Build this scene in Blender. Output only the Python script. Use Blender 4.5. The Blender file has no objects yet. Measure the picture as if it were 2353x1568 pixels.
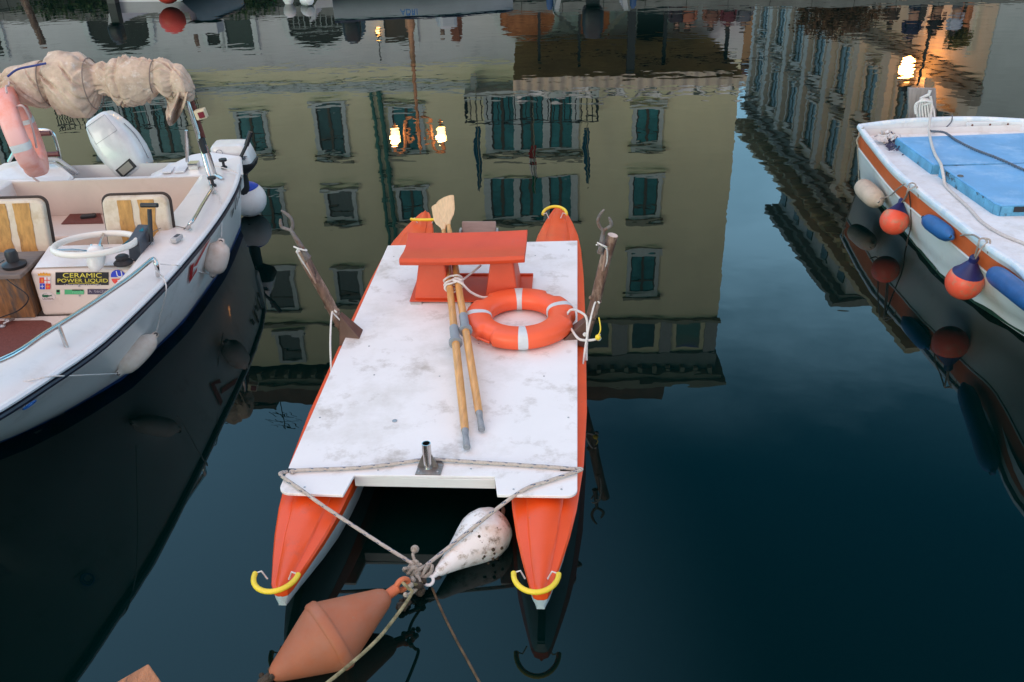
import bpy, bmesh, math, random
from mathutils import Vector, Matrix, noise
random.seed(7)
V = Vector
R = math.radians
S = bpy.context.scene
COL = S.collection

# ------------------------------------------------------------------ camera
F, CX, CY, H = 2146.0, 1176.5, 784.0, 3.2          # photo measured at 2353 x 1568
NX, NY = 113.0, 3831.0                             # nadir vanishing point relative to the centre
ROLL = math.atan2(NX, NY); PITCH = math.atan2(F, math.hypot(NX, NY))
D_ = V((0, math.cos(PITCH), -math.sin(PITCH)))
W0 = V((0, -math.sin(PITCH), -math.cos(PITCH))); R0 = V((1, 0, 0))
W_ = W0*math.cos(ROLL) - R0*math.sin(ROLL)
R_ = R0*math.cos(ROLL) + W0*math.sin(ROLL)
EYE = V((0, 0, H))
cam_d = bpy.data.cameras.new("camera"); cam = bpy.data.objects.new("camera", cam_d); COL.objects.link(cam)
m3 = Matrix((R_, -W_, -D_)).transposed()
cam.matrix_world = Matrix.Translation(EYE) @ m3.to_4x4()
cam_d.sensor_width = 36; cam_d.lens = F/2353*36; cam_d.clip_end = 3000; cam_d.clip_start = .05
S.camera = cam

def ray(u, v): return D_ + R_*((u-CX)/F) + W_*((v-CY)/F)
def Z(u, v, z):
    q = ray(u, v); return EYE + q*((z-H)/q.z)
def Y(u, v, y):
    q = ray(u, v); return EYE + q*(y/q.y)
def mir(u, v, y0, slope=0.0):
    """world point on the upright plane y = y0 + slope*x whose mirror image in the water is seen at (u, v)"""
    q = ray(u, v); t = y0/(q.y - slope*q.x)
    return V((q.x*t, q.y*t, -(H + q.z*t)))
def mirx(u, v, x0):
    q = ray(u, v); t = x0/q.x
    return V((x0, q.y*t, -(H + q.z*t)))

# ------------------------------------------------------------------ world, sun, exposure
LOWB, HIB = 4.4, 6.6
SUN_EL, SUN_AZ = 7.0, 215.0      # azimuth the light comes from, clockwise from +Y
wd = bpy.data.worlds.new("World"); S.world = wd; wd.use_nodes = True
nt = wd.node_tree; nt.nodes.clear()
def N(t, **k):
    n = nt.nodes.new(t)
    for a, b in k.items(): setattr(n, a, b)
    return n
sky = N('ShaderNodeTexSky', sky_type='NISHITA', sun_disc=False)
sky.sun_elevation = R(SUN_EL); sky.sun_rotation = R(SUN_AZ)
sky.air_density = 1.0; sky.dust_density = 1.6; sky.ozone_density = 3.0
tc = N('ShaderNodeTexCoord'); mp = N('ShaderNodeMapping'); mp.inputs['Scale'].default_value = (1.0, 1.0, 2.6)
mp.inputs['Location'].default_value = (.33, .1, .2)
nz = N('ShaderNodeTexNoise'); nz.inputs['Scale'].default_value = 2.3; nz.inputs['Detail'].default_value = 6; nz.inputs['Roughness'].default_value = .55
rp = N('ShaderNodeValToRGB'); rp.color_ramp.elements[0].position = .44; rp.color_ramp.elements[1].position = .66
rp.color_ramp.elements[0].color = (0, 0, 0, 1); rp.color_ramp.elements[1].color = (.8, .8, .8, 1)
mx = N('ShaderNodeMix', data_type='RGBA'); mx.inputs['B'].default_value = (6.5, 12.5, 17, 1)
tint = N('ShaderNodeMix', data_type='RGBA', blend_type='MULTIPLY'); tint.inputs['Factor'].default_value = 1
tint.inputs['B'].default_value = (.26, 1.10, 1.10, 1)
bg = N('ShaderNodeBackground'); bg.inputs['Strength'].default_value = .1
wo = N('ShaderNodeOutputWorld')
L = nt.links.new
def W_math(op, a, b):
    q = N('ShaderNodeMath', operation=op)
    for i, x in enumerate((a, b)):
        if isinstance(x, (int, float)): q.inputs[i].default_value = x
        else: nt.links.new(x, q.inputs[i])
    return q.outputs[0]
def W_range(x, a, b, c, d):
    q = N('ShaderNodeMapRange', interpolation_type='SMOOTHSTEP')
    for k, v in zip(('From Min', 'From Max', 'To Min', 'To Max'), (a, b, c, d)): q.inputs[k].default_value = v
    nt.links.new(x, q.inputs['Value']); return q.outputs[0]
def W_dot(x, y, z):
    q = N('ShaderNodeVectorMath', operation='DOT_PRODUCT'); q.inputs[1].default_value = (x, y, z); nt.links.new(tc.outputs['Generated'], q.inputs[0]); return q.outputs['Value']
def W_mix(fac, a, b, blend='MIX'):
    q = N('ShaderNodeMix', data_type='RGBA', blend_type=blend)
    for k, x in (('Factor', fac), ('A', a), ('B', b)):
        if isinstance(x, (int, float)): q.inputs[k].default_value = x
        elif isinstance(x, tuple): q.inputs[k].default_value = x
        else: nt.links.new(x, q.inputs[k])
    return q.outputs['Result']
L(tc.outputs['Generated'], mp.inputs['Vector']); L(mp.outputs[0], nz.inputs['Vector']); L(nz.outputs['Fac'], rp.inputs['Fac'])
L(sky.outputs[0], tint.inputs['A'])
# evening sky: bright pale band low over the far roofs, thin high cloud overhead and behind, deep clear blue between
sk = W_mix(W_math('MULTIPLY', W_range(W_dot(0, 0, 1), .16, .60, 1, 0), W_range(W_dot(0, 1, 0), -.1, .6, .22, 1)), tint.outputs['Result'], (1.2*LOWB, 2.3*LOWB, 3.1*LOWB, 1))
sk = W_mix(W_range(W_dot(-.45, .5, .74), .74, .98, 0, .9), sk, (4.2, 8.8, 13.0, 1))
L(sk, mx.inputs['A']); L(W_math('MULTIPLY', rp.outputs['Color'], W_range(W_dot(0, 0, 1), .42, .60, 1, 0)), mx.inputs['Factor'])
sk = W_mix(W_range(W_dot(0, -.45, .893), .40, .86, 0, .94), mx.outputs['Result'], (HIB*1.17, HIB*.93, HIB*.93, 1))
L(sk, bg.inputs['Color']); L(bg.outputs[0], wo.inputs['Surface'])
sun_d = bpy.data.lights.new("sun", 'SUN'); sun_d.energy = 0.6; sun_d.angle = R(28); sun_d.color = (1.0, .82, .68)
sun = bpy.data.objects.new("sun", sun_d); COL.objects.link(sun)
sd = V((math.sin(R(SUN_AZ))*math.cos(R(SUN_EL+8)), math.cos(R(SUN_AZ))*math.cos(R(SUN_EL+8)), math.sin(R(SUN_EL+8))))
sun.rotation_euler = sd.to_track_quat('Z', 'Y').to_euler(); sun.location = (0, -20, 20)
vs = S.view_settings; S.display_settings.display_device = 'sRGB'
vs.view_transform = 'Standard'; vs.look = 'None'; vs.gamma = 1; vs.exposure = 0.90; vs.use_curve_mapping = False
S.render.engine = 'CYCLES'
S.cycles.caustics_reflective = False; S.cycles.caustics_refractive = False
S.cycles.use_denoising = True

# ------------------------------------------------------------------ materials
MATS = {}
def mat(name, col, rough=.5, metal=0., var=.10, scale=6., bump=0., bscale=60., dirt=None, spec=.5, coat=0., stretch=None, emit=None, coords='Object'):
    """procedural Principled material: base colour with noise variation, optional list of dirt layers (col, lo, hi, scale)"""
    if name in MATS: return MATS[name]
    m = bpy.data.materials.new(name); m.use_nodes = True
    t = m.node_tree; n = t.nodes; l = t.links.new
    b = n['Principled BSDF']; b.inputs['Roughness'].default_value = rough; b.inputs['Metallic'].default_value = metal
    b.inputs['Specular IOR Level'].default_value = spec; b.inputs['Coat Weight'].default_value = coat
    c = n.new('ShaderNodeTexCoord'); mpn = n.new('ShaderNodeMapping'); l(c.outputs[coords], mpn.inputs['Vector'])
    if stretch: mpn.inputs['Scale'].default_value = stretch
    no = n.new('ShaderNodeTexNoise'); no.inputs['Scale'].default_value = scale; no.inputs['Detail'].default_value = 6; no.inputs['Roughness'].default_value = .62
    l(mpn.outputs[0], no.inputs['Vector'])
    ra = n.new('ShaderNodeValToRGB'); ra.color_ramp.elements[0].position = .3; ra.color_ramp.elements[1].position = .7
    ra.color_ramp.elements[0].color = tuple(max(0, x*(1-var)) for x in col)+(1,)
    ra.color_ramp.elements[1].color = tuple(min(1, x*(1+var)) for x in col)+(1,)
    l(no.outputs['Fac'], ra.inputs['Fac']); out = ra.outputs['Color']
    for k, (dc, lo, hi, ds) in enumerate(dirt or []):
        dn = n.new('ShaderNodeTexNoise'); dn.inputs['Scale'].default_value = ds; dn.inputs['Detail'].default_value = 8; dn.inputs['Roughness'].default_value = .7
        mp2 = n.new('ShaderNodeMapping'); mp2.inputs['Location'].default_value = (3.1*k+1, 7.7*k, 2.3); l(mpn.outputs[0], mp2.inputs['Vector'])
        l(mp2.outputs[0], dn.inputs['Vector'])
        dr = n.new('ShaderNodeValToRGB'); dr.color_ramp.elements[0].position = lo; dr.color_ramp.elements[1].position = hi
        l(dn.outputs['Fac'], dr.inputs['Fac'])
        mi = n.new('ShaderNodeMix'); mi.data_type = 'RGBA'; l(dr.outputs['Color'], mi.inputs['Factor']); l(out, mi.inputs['A']); mi.inputs['B'].default_value = dc+(1,)
        out = mi.outputs['Result']
    l(out, b.inputs['Base Color'])
    if bump:
        bn = n.new('ShaderNodeTexNoise'); bn.inputs['Scale'].default_value = bscale; bn.inputs['Detail'].default_value = 4; l(mpn.outputs[0], bn.inputs['Vector'])
        bu = n.new('ShaderNodeBump'); bu.inputs['Strength'].default_value = 1; bu.inputs['Distance'].default_value = bump
        l(bn.outputs['Fac'], bu.inputs['Height']); l(bu.outputs[0], b.inputs['Normal'])
    if emit:
        b.inputs['Emission Color'].default_value = emit[0]+(1,); b.inputs['Emission Strength'].default_value = emit[1]
    MATS[name] = m; return m

ORANGE = mat('orange_grp', (.77, .080, .010), .42, var=.07, scale=4, bump=.0006, bscale=90, dirt=[((.50, .09, .05), .58, .80, 4), ((.85, .55, .45), .71, .75, 38), ((.42, .10, .06), .66, .72, 16)])
ORANGE2 = mat('orange_bench', (.60, .064, .017), .5, var=.08, scale=5, bump=.0005, bscale=120, dirt=[((.45, .10, .06), .6, .85, 9)])
RINGO = mat('ring_orange', (.85, .112, .036), .45, var=.05, scale=6, bump=.0006, bscale=40, dirt=[((.55, .12, .07), .64, .85, 12)])
LOWH = mat('pale_grey_grp', (.42, .50, .52), .4, var=.08, dirt=[((.18, .20, .16), .55, .8, 7)])
DECKW = mat('deck_white', (.82, .80, .80), .6, var=.03, scale=3, bump=.0008, bscale=150,
            dirt=[((.66, .63, .60), .48, .70, 1.8), ((.38, .33, .28), .54, .78, 4.2), ((.30, .27, .24), .68, .80, 15), ((.10, .09, .08), .73, .76, 34)])
WEDGE = mat('white_wood', (.72, .71, .70), .55, var=.06, stretch=(1, 12, 12), dirt=[((.35, .2, .12), .64, .8, 9)])
YEL = mat('yellow_rubber', (.86, .62, .04), .45, var=.08, scale=12, dirt=[((.5, .35, .05), .65, .85, 25)])
OARW = mat('oar_wood', (.62, .30, .09), .42, var=.28, scale=16, stretch=(3, .35, 3), coat=.25, dirt=[((.35, .17, .07), .6, .8, 9)])
BLADEW = mat('blade_wood', (.74, .46, .24), .45, var=.16, scale=12, stretch=(5, .5, 5), coat=.2)
OARG = mat('oar_grip', (.25, .26, .28), .6, var=.25, scale=30, dirt=[((.12, .10, .09), .6, .8, 30)])
COLLAR = mat('oar_collar', (.24, .26, .29), .6, var=.15)
POSTW = mat('post_wood', (.15, .08, .055), .6, var=.5, scale=7, stretch=(3, 3, 1.2), bump=.005, bscale=22, dirt=[((.36, .24, .18), .48, .62, 4), ((.04, .022, .016), .56, .64, 9)])
CUTW = mat('cut_wood', (.62, .48, .42), .7, var=.15, scale=20)
GALV = mat('galvanised', (.42, .42, .44), .42, .8, var=.25, scale=25, dirt=[((.22, .10, .05), .58, .75, 18)])
STEEL = mat('stainless', (.62, .60, .58), .18, 1., var=.10, scale=10, dirt=[((.30, .18, .10), .62, .8, 20)])
CORD = mat('white_cord', (.66, .62, .60), .8, var=.15, scale=80, bump=.001, bscale=300)
TAPE = mat('reflective_tape', (.60, .62, .64), .5, var=.07, scale=30)
BOARDB = mat('brown_board', (.27, .19, .17), .6, var=.15, scale=9, stretch=(1, 1, 6))
GEL = mat('gelcoat', (.76, .72, .71), .32, var=.03, scale=3, bump=.0003, bscale=30, coat=.2, dirt=[((.60, .56, .55), .55, .85, 4), ((.42, .33, .26), .70, .86, 9)])
GELIN = mat('gelcoat_inner', (.66, .54, .47), .42, var=.05, scale=4, dirt=[((.55, .42, .33), .56, .85, 3.5), ((.2, .15, .12), .72, .80, 18)])
HULLW = mat('hull_white', (.80, .77, .76), .3, var=.05, scale=2, coat=.2, dirt=[((.45, .42, .38), .55, .85, 4)])
NAVY = mat('rub_rail', (.010, .014, .030), .45, var=.3, scale=10, dirt=[((.2, .2, .22), .68, .8, 12)])
BLUEB = mat('boot_blue', (.01, .06, .24), .5, var=.3, scale=8, dirt=[((.01, .03, .04), .5, .75, 10)])
BLK = mat('black_plastic', (.015, .015, .018), .5, var=.3, scale=15)
DGREY = mat('dark_grey_plastic', (.045, .05, .065), .5, var=.25, scale=15)
BRMAT = mat('brown_mat', (.15, .045, .035), .9, var=.2, scale=60, bump=.002, bscale=200, dirt=[((.25, .12, .1), .6, .8, 6)])
VINYL = mat('seat_vinyl', (.62, .52, .42), .6, var=.10, scale=8, bump=.001, dirt=[((.40, .28, .16), .5, .75, 6), ((.15, .09, .05), .68, .8, 14)])
PLY = mat('seat_ply', (.46, .24, .07), .7, var=.3, scale=10, stretch=(3, 3, .7), dirt=[((.2, .09, .03), .55, .75, 8)])
BOXW = mat('box_wood', (.26, .12, .045), .75, var=.45, scale=7, stretch=(5, 5, .8), bump=.002, dirt=[((.10, .075, .06), .45, .62, 5)])
PLANKT = mat('plank_top', (.17, .13, .11), .8, var=.3, scale=6, stretch=(.8, 5, 5), dirt=[((.3, .26, .24), .6, .8, 9)])
CANVAS = mat('canvas', (.54, .41, .32), .95, var=.22, scale=9, bump=.0025, bscale=60, dirt=[((.36, .24, .17), .50, .78, 6), ((.72, .64, .58), .56, .72, 14)])
STRAP = mat('strap', (.22, .17, .15), .9)
PINKR = mat('ring_faded', (.80, .20, .11), .45, var=.1, scale=3, dirt=[((.84, .46, .43), .34, .56, 1.8), ((.45, .12, .08), .66, .85, 12)])
FEND = mat('fender_cream', (.66, .57, .52), .5, var=.08, scale=8, bump=.0012, bscale=25, dirt=[((.52, .36, .27), .46, .7, 3.5), ((.25, .2, .17), .68, .85, 14)])
FBLUE = mat('fender_blue', (.02, .11, .32), .45, var=.2, scale=8, bump=.001, bscale=25, dirt=[((.05, .06, .09), .62, .8, 10)])
FORAN = mat('fender_orange', (.86, .10, .05), .48, var=.07, scale=6, dirt=[((.48, .21, .12), .50, .60, 3.6)])
FNAVY = mat('fender_navy', (.012, .014, .10), .5, var=.2)
FWHITE = mat('fender_white', (.72, .70, .70), .45, var=.05, dirt=[((.4, .35, .32), .6, .85, 8)])
FROYAL = mat('fender_royal', (.01, .05, .42), .45, var=.1)
BUOYO = mat('buoy_orange', (.42, .115, .044), .60, var=.14, scale=5, bump=.0008, bscale=60, dirt=[((.36, .15, .09), .42, .72, 3), ((.70, .08, .03), .67, .70, 6), ((.30, .22, .16), .62, .82, 11), ((.75, .68, .62), .755, .775, 22), ((.1, .06, .04), .74, .8, 12)])
BUOYW = mat('buoy_white', (.80, .77, .76), .5, var=.05, scale=5, bump=.001, dirt=[((.62, .46, .36), .48, .7, 5), ((.13, .09, .055), .54, .64, 7), ((.24, .17, .09), .56, .70, 22)])
ROPE = mat('old_rope', (.36, .31, .26), .95, var=.4, scale=60, bump=.004, bscale=160, dirt=[((.16, .12, .08), .55, .75, 20)])
ROPEY = mat('weedy_rope', (.34, .28, .15), .95, var=.4, scale=30, bump=.004, bscale=160, dirt=[((.12, .10, .04), .5, .7, 9)])
WETROPE = mat('wet_rope', (.085, .055, .03), .9, var=.5, scale=22)
MUSSEL = mat('weed_growth', (.05, .035, .022), .8, var=.7, scale=40, bump=.01, bscale=80)
ROTW = mat('split_wood', (.42, .17, .075), .6, var=.4, scale=6, stretch=(6, .8, 6), bump=.004, dirt=[((.06, .03, .02), .58, .68, 6)])
PAINTW = mat('boat_white_paint', (.76, .77, .80), .5, var=.05, scale=3, bump=.001, bscale=60, dirt=[((.50, .50, .50), .52, .8, 4), ((.62, .58, .55), .5, .85, 11), ((.10, .12, .25), .725, .75, 30)])
PAINTH = mat('hull_paint', (.72, .70, .69), .42, var=.05, scale=3, dirt=[((.52, .42, .36), .55, .85, 4), ((.08, .10, .2), .735, .75, 22)])
PAINTO = mat('orange_band', (.68, .13, .035), .5, var=.12, scale=5, dirt=[((.30, .06, .02), .66, .8, 7), ((.7, .6, .55), .73, .75, 25)])
ALGAE = mat('algae_green', (.012, .05, .03), .7, var=.6, scale=14, bump=.003, dirt=[((.55, .55, .52), .62, .66, 9)])
HBLUE = mat('hatch_blue', (.145, .37, .66), .5, var=.12, scale=3, bump=.0015, bscale=30, dirt=[((.30, .52, .78), .5, .75, 5), ((.6, .68, .74), .70, .74, 16), ((.05, .12, .25), .70, .76, 10)])
HEDGE_B = mat('hatch_edge', (.10, .32, .50), .6, var=.3, scale=8, dirt=[((.03, .03, .03), .56, .64, 9)])
LEAFD = mat('dry_leaf', (.50, .42, .34), .9, var=.5, scale=30)
LEAFN = mat('dark_litter', (.05, .05, .10), .9, var=.8, scale=40)

# ------------------------------------------------------------------ mesh helpers
class MB:
    def __init__(s, M=None): s.v = []; s.f = []; s.mi = []; s.m = 0; s.M = M
    def add(s, pts, faces):
        b = len(s.v)
        for p in pts:
            p = V(p); s.v.append(s.M @ p if s.M else p)
        for f in faces: s.f.append([b+i for i in f]); s.mi.append(s.m)
        return s
    def box(s, x0, x1, y0, y1, z0, z1):
        return s.hexa([(x0,y0,z0),(x1,y0,z0),(x1,y1,z0),(x0,y1,z0),(x0,y0,z1),(x1,y0,z1),(x1,y1,z1),(x0,y1,z1)])
    def hexa(s, p):
        return s.add(p, [(0,3,2,1),(4,5,6,7),(0,1,5,4),(1,2,6,5),(2,3,7,6),(3,0,4,7)])
    def obox(s, c, sz, M):
        c = V(c); q = []
        for z in (-.5,.5):
            for x, y in ((-.5,-.5),(.5,-.5),(.5,.5),(-.5,.5)): q.append(c + M @ V((x*sz[0], y*sz[1], z*sz[2])))
        return s.hexa(q)
    def prism(s, bot, top):
        n = len(bot)
        return s.add(list(bot)+list(top), [tuple(range(n-1,-1,-1)), tuple(range(n,2*n))]+[(i,(i+1)%n,n+(i+1)%n,n+i) for i in range(n)])
    def loft(s, rings, cap=True, closed=False):
        n = len(rings[0]); pts = [p for r in rings for p in r]; fs = []
        k = len(rings)
        for a in range(k if closed else k-1):
            b = (a+1) % k
            for i in range(n):
                j = (i+1) % n; fs.append((a*n+i, a*n+j, b*n+j, b*n+i))
        if cap and not closed: fs.append(tuple(range(n-1,-1,-1))); fs.append(tuple(range((k-1)*n, k*n)))
        return s.add(pts, fs)
    def sheet(s, rows):
        n = len(rows[0]); k = len(rows)
        return s.add([p for r in rows for p in r], [(a*n+i, a*n+i+1, (a+1)*n+i+1, (a+1)*n+i) for a in range(k-1) for i in range(n-1)])
    def tube(s, pts, r, n=8, closed=False, sec=None):
        pts = [V(p) for p in pts]; k = len(pts)
        rr = r if isinstance(r, (list, tuple)) else [r]*k
        rings = []; up = None
        for i in range(k):
            if closed: t = (pts[(i+1)%k]-pts[i-1]).normalized()
            else: t = (pts[min(i+1,k-1)]-pts[max(i-1,0)]).normalized()
            if up is None:
                up = V((0,0,1)) if abs(t.z) < .9 else V((1,0,0))
            a = up.cross(t)
            if a.length < 1e-6: a = V((1,0,0)).cross(t)
            a.normalize(); b = t.cross(a); up = b
            if sec: rings.append([pts[i]+(a*q[0]+b*q[1])*rr[i] for q in sec])
            else: rings.append([pts[i]+(a*math.cos(2*math.pi*j/n)+b*math.sin(2*math.pi*j/n))*rr[i] for j in range(n)])
        return s.loft(rings, True, closed)
    def lathe(s, prof, o, ax, n=24):
        """prof: (radius, height along axis)"""
        o = V(o); ax = V(ax).normalized(); a = ax.orthogonal().normalized(); b = ax.cross(a)
        return s.loft([[o+ax*h+(a*math.cos(2*math.pi*j/n)+b*math.sin(2*math.pi*j/n))*max(r, 1e-4) for j in range(n)] for r, h in prof])
    def ball(s, c, r, n=16, sz=1.):
        return s.lathe([(r*math.sin(math.pi*i/10), -r*sz*math.cos(math.pi*i/10)) for i in range(11)], c, (0,0,1), n)

def smooth_pts(pts, k=6, closed=False):
    pts = [V(p) for p in pts]; n = len(pts); out = []
    rng = range(n if closed else n-1)
    for i in rng:
        g = (lambda j: pts[j % n]) if closed else (lambda j: pts[max(0, min(n-1, j))])
        p0, p1, p2, p3 = g(i-1), g(i), g(i+1), g(i+2)
        for q in range(k):
            t = q/k
            out.append(.5*((2*p1)+(p2-p0)*t+(2*p0-5*p1+4*p2-p3)*t*t+(3*p1-p0-3*p2+p3)*t*t*t))
    if not closed: out.append(pts[-1])
    return out

WM = {}
def thing(name, label, cat, loc=(0,0,0), rotz=0, group=None):
    o = bpy.data.objects.new(name, None); COL.objects.link(o); o.empty_display_size = .2
    o.location = loc; o.rotation_euler = (0, 0, rotz); o['label'] = label; o['category'] = cat
    if group: o['group'] = group
    WM[o.name] = Matrix.Translation(V(loc)) @ Matrix.Rotation(rotz, 4, 'Z'); return o
def mk(name, mb, mats, parent=None, smooth=False, bevel=0, loc=None, seg=2, subd=0):
    me = bpy.data.meshes.new(name)
    W = WM[parent.name] if parent else Matrix.Translation(V(loc or (0,0,0)))
    Wi = W.inverted()
    me.from_pydata([Wi @ V(p) for p in mb.v], [], mb.f)
    mats = mats if isinstance(mats, (list, tuple)) else [mats]
    for m in mats: me.materials.append(m)
    if len(mats) > 1: me.polygons.foreach_set('material_index', mb.mi)
    bm = bmesh.new(); bm.from_mesh(me); bmesh.ops.remove_doubles(bm, verts=bm.verts, dist=1e-6); bmesh.ops.recalc_face_normals(bm, faces=bm.faces); bm.to_mesh(me); bm.free()
    if smooth:
        me.shade_smooth()
        if smooth != 2: me.set_sharp_from_angle(angle=R(38))
    me.update()
    o = bpy.data.objects.new(name, me); COL.objects.link(o)
    if parent: o.parent = parent; WM[o.name] = W
    else: o.location = loc or (0,0,0); WM[o.name] = W
    if bevel:
        b = o.modifiers.new('bevel', 'BEVEL'); b.width = bevel; b.segments = seg; b.limit_method = 'ANGLE'; b.angle_limit = R(35); b.harden_normals = False
    if subd:
        b = o.modifiers.new('sub', 'SUBSURF'); b.levels = subd; b.render_levels = subd
    return o
def solo(name, mb, mats, label, cat, loc, group=None, **k):
    o = mk(name, mb, mats, loc=loc, **k); o['label'] = label; o['category'] = cat
    if group: o['group'] = group
    return o
def struct(name, mb, mats, kind='structure', **k):
    o = mk(name, mb, mats, **k); o['kind'] = kind; return o
def text(name, s, size, P, ex, ez, m, parent, depth=.001, shear=0, bold=0, wscale=1.0, align='LEFT'):
    """flat lettering as a thin mesh: P = lower-left corner, ex = reading direction, ez = up direction"""
    c = bpy.data.curves.new('t', 'FONT'); c.body = s; c.size = size; c.extrude = depth; c.shear = shear; c.offset = bold; c.align_x = align
    o = bpy.data.objects.new('t', c); COL.objects.link(o)
    me = bpy.data.meshes.new_from_object(o.evaluated_get(bpy.context.evaluated_depsgraph_get()))
    bpy.data.objects.remove(o); bpy.data.curves.remove(c)
    ex = V(ex).normalized(); ez = V(ez).normalized(); en = ex.cross(ez)
    mb = MB()
    mb.add([V(P)+ex*(v.co.x*wscale)+ez*v.co.y+en*v.co.z for v in me.vertices], [tuple(p.vertices) for p in me.polygons])
    bpy.data.meshes.remove(me)
    return mk(name, mb, m, parent)
def copy_tree(o, loc=None, rotz=None):
    def cp(a, parent):
        c = a.copy(); COL.objects.link(c)
        if parent: c.parent = parent
        for ch in a.children: cp(ch, c)
        return c
    c = cp(o, None)
    if loc is not None: c.location = loc
    if rotz is not None: c.rotation_euler = (0, 0, rotz)
    return c
def rrect(w, h, r, k=4):
    out = []
    for cx, cy, a0 in ((w/2-r, h/2-r, 0), (-w/2+r, h/2-r, 90), (-w/2+r, -h/2+r, 180), (w/2-r, -h/2+r, 270)):
        for i in range(k+1):
            a = R(a0+90*i/k); out.append((cx+r*math.cos(a), cy+r*math.sin(a)))
    return out

# ================================================================== SETTING
# water
wm = bpy.data.materials.new('canal_water'); wm.use_nodes = True
t_ = wm.node_tree; n_ = t_.nodes; l_ = t_.links.new; b_ = n_['Principled BSDF']
b_.inputs['Base Color'].default_value = (.0002, .0060, .0056, 1); b_.inputs['Roughness'].default_value = 0.0
b_.inputs['IOR'].default_value = 1.34; b_.inputs['Specular IOR Level'].default_value = .5
g_ = n_.new('ShaderNodeNewGeometry')
def wnoise(scale, sx, det, loc):
    a = n_.new('ShaderNodeMapping'); a.inputs['Scale'].default_value = (sx, 1, 1); a.inputs['Location'].default_value = loc; l_(g_.outputs['Position'], a.inputs['Vector'])
    b = n_.new('ShaderNodeTexNoise'); b.inputs['Scale'].default_value = scale; b.inputs['Detail'].default_value = det; b.inputs['Roughness'].default_value = .45
    b.inputs['Distortion'].default_value = .3
    l_(a.outputs[0], b.inputs['Vector']); return b.outputs['Fac']
def mth(op, a, b):
    q = n_.new('ShaderNodeMath'); q.operation = op
    for i, x in enumerate((a, b)):
        if isinstance(x, (int, float)): q.inputs[i].default_value = x
        else: l_(x, q.inputs[i])
    return q.outputs[0]
big = wnoise(.9, .55, 1.0, (3, 1, 0)); med = wnoise(4.2, .7, 1.2, (0, 7, 0)); fin = wnoise(11.0, .8, 1.0, (5, 2, 0))
hgt = mth('ADD', mth('ADD', mth('MULTIPLY', big, .0038), mth('MULTIPLY', med, .0015)), mth('MULTIPLY', fin, .0002))
# a faint breeze patch further out stirs the surface more than the sheltered water by the quay
sp_ = n_.new('ShaderNodeSeparateXYZ'); l_(g_.outputs['Position'], sp_.inputs[0])
far_ = n_.new('ShaderNodeMapRange'); far_.inputs['From Min'].default_value = 4; far_.inputs['From Max'].default_value = 17; far_.inputs['To Min'].default_value = .22; far_.inputs['To Max'].default_value = 1.0
l_(sp_.outputs['Y'], far_.inputs['Value'])
bu_ = n_.new('ShaderNodeBump'); bu_.inputs['Strength'].default_value = 1.0; bu_.inputs['Distance'].default_value = 1.0
l_(mth('MULTIPLY', hgt, far_.outputs[0]), bu_.inputs['Height']); l_(bu_.outputs[0], b_.inputs['Normal'])
mb = MB(); mb.add([(-90, -30, 0), (120, -30, 0), (120, 140, 0), (-90, 140, 0)], [(0,1,2,3)])
struct('water', mb, wm)
mb = MB(); mb.add([(-400, -400, -2.5), (400, -400, -2.5), (400, 600, -2.5), (-400, 600, -2.5)], [(0,1,2,3)])
struct('canal_bed', mb, mat('mud', (.03, .035, .025), .95))

# far quay + pavement
STONE = mat('quay_stone', (.10, .105, .10), .9, var=.35, scale=3, stretch=(1, 1, .35), bump=.01, bscale=8, dirt=[((.035, .04, .035), .45, .7, 1.4), ((.03, .085, .015), .60, .74, .55)])
PAVE = mat('paving_stone', (.34, .33, .31), .85, var=.2, scale=2)
QS = -.055; QY = lambda x: 27.6 + QS*x
mb = MB()
xs = [-40 + 1.15*i for i in range(80)]
for i in range(len(xs)-1):      # big ashlar blocks in two courses with a coping
    a, b = xs[i], xs[i+1]-.02
    for z0, z1, j in ((-.6, .45, 0), (.47, 1.28, .5)):
        a2, b2 = a+j, b+j; o = random.uniform(-.012, .012)
        mb.hexa([(a2, QY(a2)+o, z0), (b2, QY(b2)+o, z0), (b2, QY(b2)+.6, z0), (a2, QY(a2)+.6, z0), (a2, QY(a2)+o, z1), (b2, QY(b2)+o, z1), (b2, QY(b2)+.6, z1), (a2, QY(a2)+.6, z1)])
struct('quay_wall', mb, STONE)
mb = MB()
for i in range(len(xs)-1):
    a, b = xs[i]+.3, xs[i+1]+.285
    mb.hexa([(a, QY(a)-.06, 1.3), (b, QY(b)-.06, 1.3), (b, QY(b)+.7, 1.3), (a, QY(a)+.7, 1.3), (a, QY(a)-.06, 1.6), (b, QY(b)-.06, 1.6), (b, QY(b)+.7, 1.6), (a, QY(a)+.7, 1.6)])
struct('quay_coping', mb, mat('coping_stone', (.20, .20, .19), .85, var=.25, scale=2))
mb = MB(); mb.prism([(-60, QY(-60)+.62, 1.0), (60, QY(60)+.62, 1.0), (140, 160, 1.0), (-140, 160, 1.0)], [(-60, QY(-60)+.62, 1.585), (60, QY(60)+.62, 1.585), (140, 160, 1.585), (-140, 160, 1.585)])
struct('pavement', mb, PAVE)

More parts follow.
